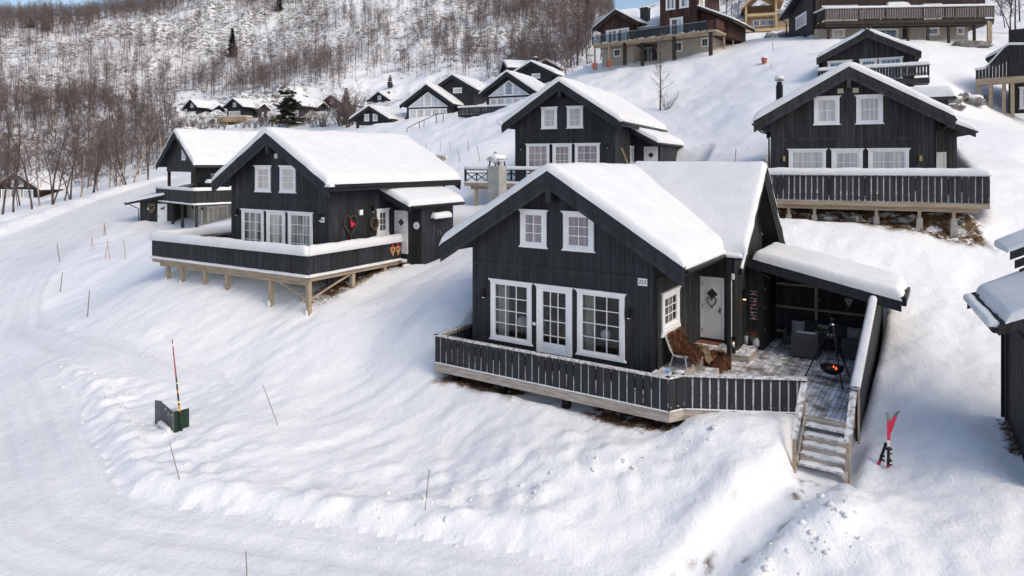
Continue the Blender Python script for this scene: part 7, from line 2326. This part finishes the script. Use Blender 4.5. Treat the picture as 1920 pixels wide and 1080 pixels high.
# --- rocks and a pot on the slopes
def rock(px, py, r, lab, seed, snow=True):
    x, y, z = hit(px, py)
    e = empty('boulder', (x, y, z), seed); tag(e, lab, 'boulder', 'boulders on the slope')
    b = MB(); b.blob((0, 0, 0.05), r, seed, 0.7, 14, 9); b.build('rock', M['stone'], e)
    if snow:
        b = MB(); b.blob((0.05, 0.1, r[2] * 0.75), (r[0] * 0.85, r[1] * 0.85, r[2] * 0.5), seed + 2, 0.4, 12, 8); b.build('snow_cap', M['snow'], e, smooth=True)
rock(1822, 87, (1.9, 1.0, 0.55), 'bare tan boulder on the slope below the dark lodge', 3, False)
for k, (px, py, r, lab) in enumerate(((1788, 190, (0.7, .5, .35), 'leftmost of the rocks right of the right hand roof'), (1806, 186, (0.5, .4, .4), 'dark rock in the middle of the rock row right of the roof'), (1822, 192, (0.8, .6, .45), 'largest rock in the row beside the tall posts'), (1838, 186, (0.6, .5, .35), 'rock half under the tall posts of the right edge cabin'), (1790, 203, (0.6, .5, .3), 'low rock in front of the rock row right of the roof'))): rock(px, py, r, lab, 10 + k)
for k, (px, py, r, lab) in enumerate(((1445, 70, (1.2, .8, .7), 'left rock in the bank below the unfinished house'), (1462, 68, (1.5, .8, .7), 'middle rock in the bank below the unfinished house'), (1476, 70, (1.2, .8, .6), 'right rock in the bank below the unfinished house'))): rock(px, py, r, lab, 30 + k)
rock(1548, 412, (0.45, 0.35, 0.2), 'left stone under the long deck of the right hand cabin', 41, False)
rock(1604, 414, (0.5, 0.4, 0.2), 'middle stone under the long deck of the right hand cabin', 42, False)
rock(1690, 416, (0.35, 0.3, 0.16), 'right stone under the long deck of the right hand cabin', 43, False)
x, y, z = hit(1433, 119)
e = empty('terracotta_pot', (x, y, z)); tag(e, 'terracotta pot with a snow cap on the open slope', 'pot')
b = MB(); b.lathe([(0, 0), (0.22, 0), (0.28, 0.42), (0.30, 0.42), (0.30, 0.5), (0, 0.5)], 10); b.build('pot', M['terracotta'], e)
b = MB(); b.blob((0, 0, 0.5), (0.28, 0.28, 0.2), 3, 0.2); b.build('snow_cap', M['snow'], e, smooth=True)

# --- dead grass below the decks, clods on the ploughed banks
def grass(fr, b, n, z0, seed, hgt=0.22):
    rnd = random.Random(seed); mb = MB()
    c = to_world((b[0] + b[1]) / 2, (b[2] + b[3]) / 2, 0, fr)
    pts = [to_world(rnd.uniform(b[0], b[1]), rnd.uniform(b[2], b[3]), 0, fr) for _ in range(n)]
    zs = height([p[0] for p in pts], [p[1] for p in pts])
    for p, z in zip(pts, zs):
        for k in range(7):
            a = rnd.uniform(0, 6.28); l = hgt * rnd.uniform(0.4, 1.2)
            q = Vector((p[0] - c[0] + rnd.uniform(-.05, .05), p[1] - c[1] + rnd.uniform(-.05, .05), z - 0.02)); t = Vector((math.cos(a), math.sin(a), 0))
            mb.poly([q - t * 0.010, q + t * 0.010, q + Vector((math.sin(a) * l * 0.7, -abs(math.cos(a)) * l * 0.7, l * 0.55))])
    o = mb.build('dead_grass', M['dirtgrass'], loc=(c[0], c[1], 0)); return o
for fr, b, n, lab in ((MAIN, (-7.2, -5.0, -1.05, 0.2), 420, 'dead brown grass under the left end of the front deck'), (MAIN, (-1.5, 0.7, -1.10, 0.2), 420, 'dead brown grass under the right end of the front deck'), (RGTC, (-6.5, 1.5, -2.0, -0.2), 900, 'dead brown grass under the long deck of the right hand cabin'), (L251, (-1.0, 0.5, -0.9, 3.2), 350, 'dead brown grass under the raised left deck'), (fr if False else (0.467, 12.85, 17.2, -6.75), (-0.30, 0.0, -1.7, -0.15), 90, 'dead grass tufts along the wall at the right edge')):
    o = grass(fr, b, n, 0, n); tag(o, lab, 'grass', kind='stuff')
def clods():
    rnd = np.random.RandomState(5)
    n = 1500
    P = []
    for pl, k, sp in ((PILES, 90, 0.35), (PILER, 110, 0.4), (ISLE, 120, 0.25), (BANK1, 130, 0.22), (BANK2, 40, 0.5)):
        pl = np.array(pl); L = np.hypot(*(pl[1:] - pl[:-1]).T); cl = np.concatenate([[0], np.cumsum(L)])
        t = rnd.rand(k) * cl[-1]
        i = np.clip(np.searchsorted(cl, t) - 1, 0, len(L) - 1)
        f = (t - cl[i]) / L[i]
        P.append(pl[i] + (pl[i + 1] - pl[i]) * f[:, None] + rnd.randn(k, 2) * sp)
    P = np.concatenate(P)
    z = height(P[:, 0], P[:, 1])
    mb = MB()
    for k, (p, zz) in enumerate(zip(P, z)):
        r = 0.012 + 0.075 * rnd.rand() ** 5
        mb.blob((p[0], p[1], zz - r * 0.15), (r * (0.8 + 0.6 * rnd.rand()), r * (0.8 + 0.6 * rnd.rand()), r * 0.7), k * 0.37, 0.9, 6, 4)
    o = mb.build('snow_clods', M['snow'], smooth=True, kind='stuff')
clods()

# ------------------------------------------------------------------ trees
def rnd_dir(rnd, up):
    a = rnd.uniform(0, 2 * math.pi)
    return Vector((math.cos(a) * math.sqrt(max(0, 1 - up * up)), math.sin(a) * math.sqrt(max(0, 1 - up * up)), up))

def birch_meshes(seed, h=8.0, nb=26, pale=False, bushy=1.0, lean=0.05):
    """trunk mesh and crown mesh of a bare mountain birch"""
    rnd = random.Random(seed)
    tr, cr = MB(), MB()
    def stem(x0, hh, r0, ln):
        r0 = r0 * 0.85
        pts = [Vector((x0, 0, -0.4))]
        d = Vector((rnd.uniform(-ln, ln), rnd.uniform(-ln, ln), 1))
        n = 8
        for k in range(1, n + 1):
            d = (d + Vector((rnd.uniform(-.10, .10), rnd.uniform(-.10, .10), 0.06))).normalized()
            pts.append(pts[-1] + d * (hh + 0.4) / n)
        rad = [r0 * (1 - 0.93 * k / n) + 0.008 for k in range(n + 1)]
        tr.path(pts, rad, 5)
        return pts, rad
    stems = [stem(0, h, 0.105 * h / 8, lean)]
    if rnd.random() < 0.35: stems.append(stem(0.15, h * rnd.uniform(0.6, 0.9), 0.07, lean + 0.2))
    for pts, rad in stems:
        for k in range(nb):
            t = 0.26 + 0.72 * (k + rnd.random()) / nb
            f = t * (len(pts) - 1)
            i = min(int(f), len(pts) - 2)
            p = pts[i].lerp(pts[i + 1], f - i)
            L = h * (0.30 * (1 - t) ** 0.6 + 0.05) * rnd.uniform(0.6, 1.15) * bushy
            d = rnd_dir(rnd, rnd.uniform(0.25, 0.75))
            q = [p]
            for s in range(3):
                d = (d + Vector((rnd.uniform(-.3, .3), rnd.uniform(-.3, .3), rnd.uniform(-.05, .35)))).normalized()
                q.append(q[-1] + d * L / 3)
            cr.path(q, [0.028 * (1.15 - t), 0.020 * (1.15 - t), 0.012, 0.006], 3, cap=False)
            for s in range(6):
                g = rnd.uniform(0.3, 3.0)
                a = min(int(g), 2)
                b = q[a].lerp(q[a + 1], g - a)
                dd = (d + rnd_dir(rnd, rnd.uniform(-0.2, 0.8)) * 0.9).normalized()
                l = L * rnd.uniform(0.25, 0.55)
                e = b + dd * l
                w = dd.orthogonal().normalized() * 0.013
                cr.poly([b - w, b + w, e])
                for u in range(7):
                    c = b.lerp(e, rnd.uniform(0.2, 1))
                    d3 = (dd + rnd_dir(rnd, rnd.uniform(-0.5, 0.6))).normalized()
                    l3 = rnd.uniform(0.16, 0.42)
                    w3 = d3.orthogonal().normalized() * 0.0085
                    cr.poly([c - w3, c + w3, c + d3 * l3 + Vector((0, 0, -0.05 * l3))])
    return tr.mesh('birch_trunk', M['barkpale' if pale else 'bark']), cr.mesh('birch_crown', M['twigs'])

PROTO = [birch_meshes(300 + k, 8.0, 30, k % 4 == 3, 1.0 + 0.25 * (k % 3), 0.04 + 0.05 * (k % 3)) for k in range(9)]

def place_tree(x, y, z, sc, k, label, group, rz, tilt=(0, 0), name='birch_tree', cat='tree'):
    e = empty(name, (x, y, z), rz)
    e.rotation_euler = (tilt[0], tilt[1], rz)
    tag(e, label, cat, group)
    link_mesh('trunk', PROTO[k][0], e, sc=sc)
    link_mesh('crown', PROTO[k][1], e, sc=sc)
    return e

def pix(x, y, z):
    return 960 + FPX * x / y, HZ - FPX * z / y

def density(px, py, Y):
    d = np.ones_like(px)
    def blob(cx, cy, rx, ry, v):
        nonlocal d
        k = np.exp(-(((px - cx) / rx) ** 2 + ((py - cy) / ry) ** 2) ** 1.5)
        d = d * (1 - k) + v * k
    blob(40, 112, 75, 24, 0.10)      # bare snowfield at the left
    blob(450, 55, 130, 50, 0.30)     # cliffs
    blob(700, 5, 110, 28, 0.12)
    blob(745, 75, 38, 40, 0.05)      # ski run and its continuation
    blob(790, 110, 30, 30, 0.25)
    blob(690, 150, 90, 20, 0.10)
    blob(610, 175, 70, 14, 0.12)
    blob(800, 165, 120, 12, 0.20)
    blob(860, 30, 60, 14, 0.25)
    blob(1010, 6, 130, 10, 0.8)
    blob(640, 90, 70, 50, 1.35)
    blob(1000, 70, 110, 45, 1.45)
    blob(180, 250, 170, 60, 1.3)
    return d

def scatter():
    rnd = np.random.RandomState(11)
    n = 60000
    X = rnd.uniform(-300, 120, n)
    Y = 84 + 346 * rnd.rand(n) ** 0.8
    keep = (np.abs(X / Y + 0.35) < 0.52)
    X, Y = X[keep], Y[keep]
    Z = height(X, Y)
    px, py = pix(X, Y, Z)
    ok = (px > -40) & (px < 1150) & (py > -25)
    # forest edge: nothing on the cabin meadow
    meadow = (px > 330) & (py > 182) | (px > 640) & (py > 150) | (px > 1075) & (Y < 130)
    road = in_poly(X, Y, ROAD)
    ok &= ~meadow & ~road & ~((px > 230) & (py > 335)) & ~((px < 150) & (Y > 104) & (Y < 124)) 
    crestd = np.minimum(1, (px * 0 + 1))
    dens = density(px, py, Y)
    clump = 0.50 + 1.25 * fbm(X * 0.040 + 2, Y * 0.040, 4)
    dens = dens * np.where(Y < 130, 0.30, 1.0)
    p = np.clip(dens * np.clip(clump + 0.25, 0.12, 1.3), 0, 1.5) * 0.33
    ok &= rnd.rand(len(p)) < p
    # skip what lies below the left road crest
    ok &= (Y > 84) & ~((Y < 100) & (px > 340))
    i = np.where(ok)[0]
    return X[i], Y[i], Z[i], px[i], py[i]
TXs, TYs, TZs, Tpx, Tpy = scatter()
rt = random.Random(17)
order = np.argsort(TYs)
vis = [i for i in order if -30 < Tpx[i] < 1140 and Tpy[i] > 0]
vis = [i for i in vis if not (Tpx[i] > 330 and Tpy[i] > 200)]
indiv = vis[:262]
iset = set(indiv)
def zone(px, py):
    if py > 300: return 'bare birch in the grove at the road crest, beside the brown cabin', 'birches in the grove at the road crest'
    return 'bare brownish birch at the lower edge of the mountain forest', 'birches at the lower forest edge'
for i in indiv:
    lab, grp = zone(Tpx[i], Tpy[i])
    place_tree(TXs[i], TYs[i], TZs[i], rt.uniform(0.75, 1.25), rt.randrange(len(PROTO)), lab, grp, rt.uniform(0, 6.28), (rt.uniform(-.05, .05), rt.uniform(-.05, .05)))

# trees that stand alone or can be told apart
ORD = 'first second third fourth fifth sixth seventh eighth ninth tenth eleventh twelfth thirteenth fourteenth fifteenth sixteenth seventeenth eighteenth nineteenth twentieth twenty-first twenty-second twenty-third'.split()
def ranks(L):
    o = sorted(range(len(L)), key=lambda i: L[i][0])
    return {i: ORD[r] for r, i in enumerate(o)}
def birch_at(px, py, sc, k, label, group=None, tilt=(0, 0), name='birch_tree', rz=None):
    x, y, z = hit(px, py)
    place_tree(x, y, z, sc, k, label, group, rt.uniform(0, 6.28) if rz is None else rz, tilt, name)
def bush_meshes(seed, h=4.0):
    rnd = random.Random(seed)
    tr, cr = MB(), MB()
    for k in range(9):
        d = rnd_dir(rnd, rnd.uniform(0.72, 0.98)); L = h * rnd.uniform(0.65, 1.0)
        q = [Vector((rnd.uniform(-.2, .2), rnd.uniform(-.2, .2), -0.3))]
        for s in range(4):
            d = (d + Vector((rnd.uniform(-.2, .2), rnd.uniform(-.2, .2), 0.08))).normalized(); q.append(q[-1] + d * L / 4)
        tr.path(q, [0.045, 0.036, 0.026, 0.016, 0.006], 4, cap=False)
        for s in range(14):
            g = rnd.uniform(0.6, 4); a = min(int(g), 3); b = q[a].lerp(q[a + 1], g - a)
            dd = (d * 0.6 + rnd_dir(rnd, rnd.uniform(-0.1, 0.9))).normalized(); l = L * rnd.uniform(0.12, 0.32); e = b + dd * l
            w = dd.orthogonal().normalized() * 0.014; cr.poly([b - w, b + w, e])
            for u in range(7):
                c = b.lerp(e, rnd.uniform(0.15, 1)); d3 = (dd + rnd_dir(rnd, rnd.uniform(-0.4, 0.8))).normalized(); l3 = rnd.uniform(0.15, 0.5)
                w3 = d3.orthogonal().normalized() * 0.011; cr.poly([c - w3, c + w3, c + d3 * l3])
    return tr.mesh('bush_stems', M['bark']), cr.mesh('bush_twigs', M['twigs'])
BUSH = len(PROTO)
PROTO += [bush_meshes(700 + k) for k in range(3)]
single_tr, single_cr = birch_meshes(504, 7.4, 34, False, 1.0, 0.01)
PROTO.append((single_tr, single_cr))
x, y, z = hit(1238, 207)
e = place_tree(x, y, z, 0.98, len(PROTO) - 1, 'lone bare birch on the open slope below the brown house', None, 0.6)
birch_at(1249, 206, 0.55, BUSH, 'small bare bush at the foot of the lone birch', None)
CR = ((150, 370, 1.15, 3), (205, 352, 1.3, 7), (132, 374, 1.2, 0), (225, 349, 1.2, 7), (252, 343, 1.1, 3), (98, 383, 1.35, 1), (60, 392, 1.2, 2), (25, 398, 1.3, 4), (278, 337, 1.0, 5), (5, 402, 1.3, 6), (176, 361, 1.2, 5), (120, 376, 1.0, 8), (236, 346, 1.3, 1), (75, 386, 1.0, 3))
RK_ = ranks(CR)
for k, (px, py, sc, q) in enumerate(CR):
    birch_at(px, py, sc, q, ('pale leaning' if k in (4, 12) else 'large bare') + ' birch standing on the road crest, ' + RK_[k] + ' from the left edge', 'birches on the road crest', (rt.uniform(-.06, .06), (0.35 if k in (4, 12) else rt.uniform(-.1, .1))))
BU = [(352, 236, 1.3), (362, 238, 1.5), (374, 240, 1.6), (386, 240, 1.7), (398, 240, 1.8), (409, 241, 1.7), (340, 238, 1.2), (421, 241, 1.2), (441, 238, 1.2), (456, 240, 1.5), (468, 239, 1.2), (488, 238, 2.0), (499, 236, 2.3), (510, 239, 2.0), (522, 240, 1.6), (570, 236, 1.7), (580, 232, 2.0), (588, 238, 1.9), (596, 236, 1.9), (604, 238, 1.9), (612, 238, 1.8), (330, 240, 2.0), (478, 240, 1.4)]
RK_ = ranks(BU)
for k, (px, py, sc) in enumerate(BU):
    birch_at(px, py, sc * 0.62, BUSH + k % 3, 'leafless grey bush rising above the snowy left roofs, ' + RK_[k] + ' from the left', 'leafless bushes above the left roofs', name='bush')
TH_ = ((640, 236, 2.6, 0), (652, 238, 2.8, 1), (632, 232, 2.3, 2), (660, 234, 2.4, 0), (646, 232, 2.9, 2), (656, 228, 2.2, 1))
RK_ = ranks(TH_)
for k, (px, py, sc, q) in enumerate(TH_):
    birch_at(px, py, sc * 0.75, BUSH + q, 'brown thicket shrub under the small spruce, ' + RK_[k] + ' from the left', 'thicket left of the low cabin', name='shrub')
RI_ = ((1385, 22, 0.9, 0), (1396, 24, 0.8, 1), (1408, 10, 1.0, 2), (1372, 18, 1.0, 4), (1362, 12, 0.9, 5), (1475, 8, 1.0, 1), (1490, 6, 0.9, 2), (1350, 6, 0.8, 7))
RK_ = ranks(RI_)
for k, (px, py, sc, q) in enumerate(RI_):
    xx, yy = at(px, py, 150 + 4 * k)[:2]
    place_tree(xx, yy, H1(xx, yy), 1.3 * sc, q, 'bare birch on the ridge around the unfinished house, ' + RK_[k] + ' from the left', 'birches behind the unfinished house', rt.uniform(0, 6.28))
TR_ = ((1895, 62, 1.0), (1905, 57, 1.15), (1884, 52, 0.7), (1912, 40, 1.0), (1876, 30, 0.7), (1898, 25, 0.8))
RK_ = ranks(TR_)
for k, (px, py, sc) in enumerate(TR_):
    birch_at(px, py, sc, (k * 2) % 9, 'slim bare birch on the slope at the top right corner, ' + RK_[k] + ' from the left', 'birches at the top right corner', (0, -0.1))

# --- far forest: everything past the individual trees, one mass
def forest():
    rnd = np.random.RandomState(3)
    temps = []
    for s in range(7):
        V, F = [], []
        n = 62 if s < 5 else 34
        hgt = 8.0
        bend = rnd.randn(2) * 0.35
        for a, b, r0, r1 in ((-0.5, 4.0, 0.085, 0.05), (4.0, 8.0, 0.05, 0.012)):
            k = len(V)
            for zz, r in ((a, r0), (b, r1)):
                for q in range(3):
                    an = q * 2.094
                    V.append((bend[0] * (zz / 8) ** 2 + r * math.cos(an), bend[1] * (zz / 8) ** 2 + r * math.sin(an), zz))
            for q in range(3):
                r_ = (q + 1) % 3
                F += [(k + q, k + r_, k + 3 + r_), (k + q, k + 3 + r_, k + 3 + q)]
        for j in range(n):
            t = 0.28 + 0.70 * rnd.rand()
            zz = t * hgt
            p = np.array([bend[0] * t * t, bend[1] * t * t, zz])
            an = rnd.rand() * 6.283
            up = rnd.uniform(0.15, 0.9)
            d = np.array([math.cos(an) * math.sqrt(1 - up * up), math.sin(an) * math.sqrt(1 - up * up), up])
            L = (2.5 * (1 - t) ** 0.6 + 0.5) * rnd.uniform(0.6, 1.15)
            st = p + d * L * rnd.uniform(0, 0.35)
            e = p + d * L
            side = np.cross(d, [math.sin(an * 3), math.cos(an * 2), 0.3])
            side = side / (np.linalg.norm(side) + 1e-6) * 0.030
            k = len(V)
            V += [tuple(st - side), tuple(st + side), tuple(e)]
            F.append((k, k + 1, k + 2))
            m_ = (st + e) / 2
            d2 = d + rnd.randn(3) * 0.55
            e2 = m_ + d2 / np.linalg.norm(d2) * L * 0.55
            V += [tuple(m_ - side * 0.8), tuple(m_ + side * 0.8), tuple(e2)]
            F.append((k + 3, k + 4, k + 5))
        temps.append((np.array(V), np.array(F)))
    for s in range(3):
        V, F = [], []
        for j in range(16):
            an = rnd.rand() * 6.283; up = rnd.uniform(0.35, 0.95); L = rnd.uniform(0.7, 2.0)
            d = np.array([math.cos(an) * math.sqrt(1 - up * up), math.sin(an) * math.sqrt(1 - up * up), up])
            b0 = np.array([rnd.uniform(-.5, .5), rnd.uniform(-.5, .5), -0.1])
            sd_ = np.array([-math.sin(an), math.cos(an), 0]) * 0.045
            k = len(V); V += [tuple(b0 - sd_), tuple(b0 + sd_), tuple(b0 + d * L)]; F.append((k, k + 1, k + 2))
        temps.append((np.array(V), np.array(F)))
    rest = [i for i in range(len(TXs)) if i not in iset]
    VV, FF, off = [], [], 0
    tr_m = []
    for i in rest:
        V, F = temps[rnd.randint(7)]
        a = rnd.rand() * 6.283
        s = rnd.uniform(0.62, 1.2)
        c, sn = math.cos(a) * s, math.sin(a) * s
        W = np.stack([V[:, 0] * c - V[:, 1] * sn + TXs[i], V[:, 0] * sn + V[:, 1] * c + TYs[i], V[:, 2] * s * rnd.uniform(0.85, 1.15) + TZs[i]], -1)
        VV.append(W)
        FF.append(F + off)
        off += len(V)
    X = rnd.uniform(-300, 110, 42000); Y = rnd.uniform(118, 430, 42000)
    Z = height(X, Y); px, py = pix(X, Y, Z)
    ok = (px > -20) & (px < 1110) & (py > -15) & ~((px > 330) & (py > 186)) & ~((px > 640) & (py > 152)) & (rnd.rand(len(px)) < np.clip(density(px, py, Y), 0, 1.2) * 0.42 * np.clip(0.6 + fbm(X * 0.05 + 9, Y * 0.05, 3), 0.1, 1))
    for i in np.where(ok)[0]:
        V, F = temps[7 + rnd.randint(3)]
        a = rnd.rand() * 6.283; s = rnd.uniform(0.5, 1.3); c, sn = math.cos(a) * s, math.sin(a) * s
        VV.append(np.stack([V[:, 0] * c - V[:, 1] * sn + X[i], V[:, 0] * sn + V[:, 1] * c + Y[i], V[:, 2] * s + Z[i]], -1)); FF.append(F + off); off += len(V)
    me = np_mesh('birch_forest', np.concatenate(VV), np.concatenate(FF), M['twigs'], smooth=False)
    o = bpy.data.objects.new('birch_forest', me)
    COL.objects.link(o)
    tag(o, 'bare brownish birch forest covering the mountain side', 'forest', kind='stuff')
    print('forest trees', len(rest), 'tris', sum(len(f) for f in FF))
forest()

# --- conifers
def spruce(px, py, h, label, w=0.28, pine=False, seed=1, snow=0.25, group='spruces', Y=None):
    rnd = random.Random(seed)
    x, y, z = hit(px, py) if Y is None else (*at(px, py, Y)[:2], H1(*at(px, py, Y)[:2]))
    e = empty('pine_tree' if pine else 'spruce_tree', (x, y, z)); tag(e, label, 'tree', group)
    t = MB(); t.path([(0, 0, -0.5), (0.03 * h * (1 if pine else 0.2), 0, h * 0.5), (0, 0, h)], [h * 0.02, h * 0.013, 0.02], 6); t.build('trunk', M['bark'], e)
    c, s = MB(), MB()
    n = int(h * (4.2 if not pine else 3.4))
    for k in range(n):
        f = (k + rnd.random()) / n
        zz = h * (0.07 + 0.92 * f)
        R = w * h * (1 - f) ** (0.85 if not pine else 0.5) * rnd.uniform(0.65, 1.15) + 0.12
        if pine: R *= 0.65 + 0.55 * abs(mnoise.noise(Vector((f * 5, seed, 0)))) * 2
        for j in range(7):
            a = rnd.uniform(0, 6.283)
            r = R * rnd.uniform(0.55, 1.1)
            dirv = Vector((math.cos(a), math.sin(a), 0))
            side = Vector((-math.sin(a), math.cos(a), 0))
            b0 = Vector((0, 0, zz))
            drop = -0.32 * r if not pine else rnd.uniform(-0.1, 0.3) * r
            for q in range(5):
                u = 0.25 + 0.75 * (q + rnd.random()) / 5
                p = b0 + dirv * r * u + Vector((0, 0, drop * u * u))
                for sg in (-1, 1):
                    l = (0.42 + 0.42 * (1 - u)) * (0.6 + r * 0.40) * rnd.uniform(0.7, 1.2)
                    tip_ = p + side * sg * l * 0.8 + dirv * l * 0.55 + Vector((0, 0, -0.12 * l + rnd.uniform(-.1, .1) * l))
                    wv = dirv * l * 0.34 + Vector((0, 0, 0.16 * l))
                    c.poly([p - wv, p + wv, tip_])
            if rnd.random() < snow:
                p = b0 + dirv * r * rnd.uniform(0.4, 0.8) + Vector((0, 0, drop * 0.4 + 0.08))
                s.blob(p, (0.14 + 0.10 * r, 0.14 + 0.10 * r, 0.07), k * 7 + j, 0.5, 6, 4)
    c.build('crown', M['pineneedles' if pine else 'needles'], e)
    if s.v: s.build('branch_snow', M['snow'], e, smooth=True)
spruce(541, 237, 8.4, 'dark broad pine with snowy clumps above the left roof', 0.46, True, 5, 0.20, None)
spruce(649, 214, 6.2, 'small spruce with an open crown above the brown thicket', 0.24, False, 6, 0.2, None)
spruce(731.5, 165, 3.9, 'lone small spruce on the meadow above the glazed cabins', 0.24, False, 7, 0.05, None)
spruce(436, 108, 13.0, 'tall dark spruce on the cliff face', 0.20, False, 8, 0.05, None)
spruce(523, 22, 9.0, 'dark spruce at the top edge of the cliff', 0.24, False, 9, 0.05, None)
spruce(86, 57, 5.0, 'low snow laden spruce near the skyline at the left', 0.5, False, 10, 0.6, None)
spruce(57, 52, 5.5, 'low dark spruce left of the snow laden one near the skyline', 0.45, False, 12, 0.4, None)
spruce(1102, 40, 9.0, 'dark spruce left of the brown house roof', 0.24, False, 13, 0.1, None)
spruce(1497, 40, 8, 'dark green spruce behind the unfinished house roof', 0.3, False, 14, 0.1, None, 135)
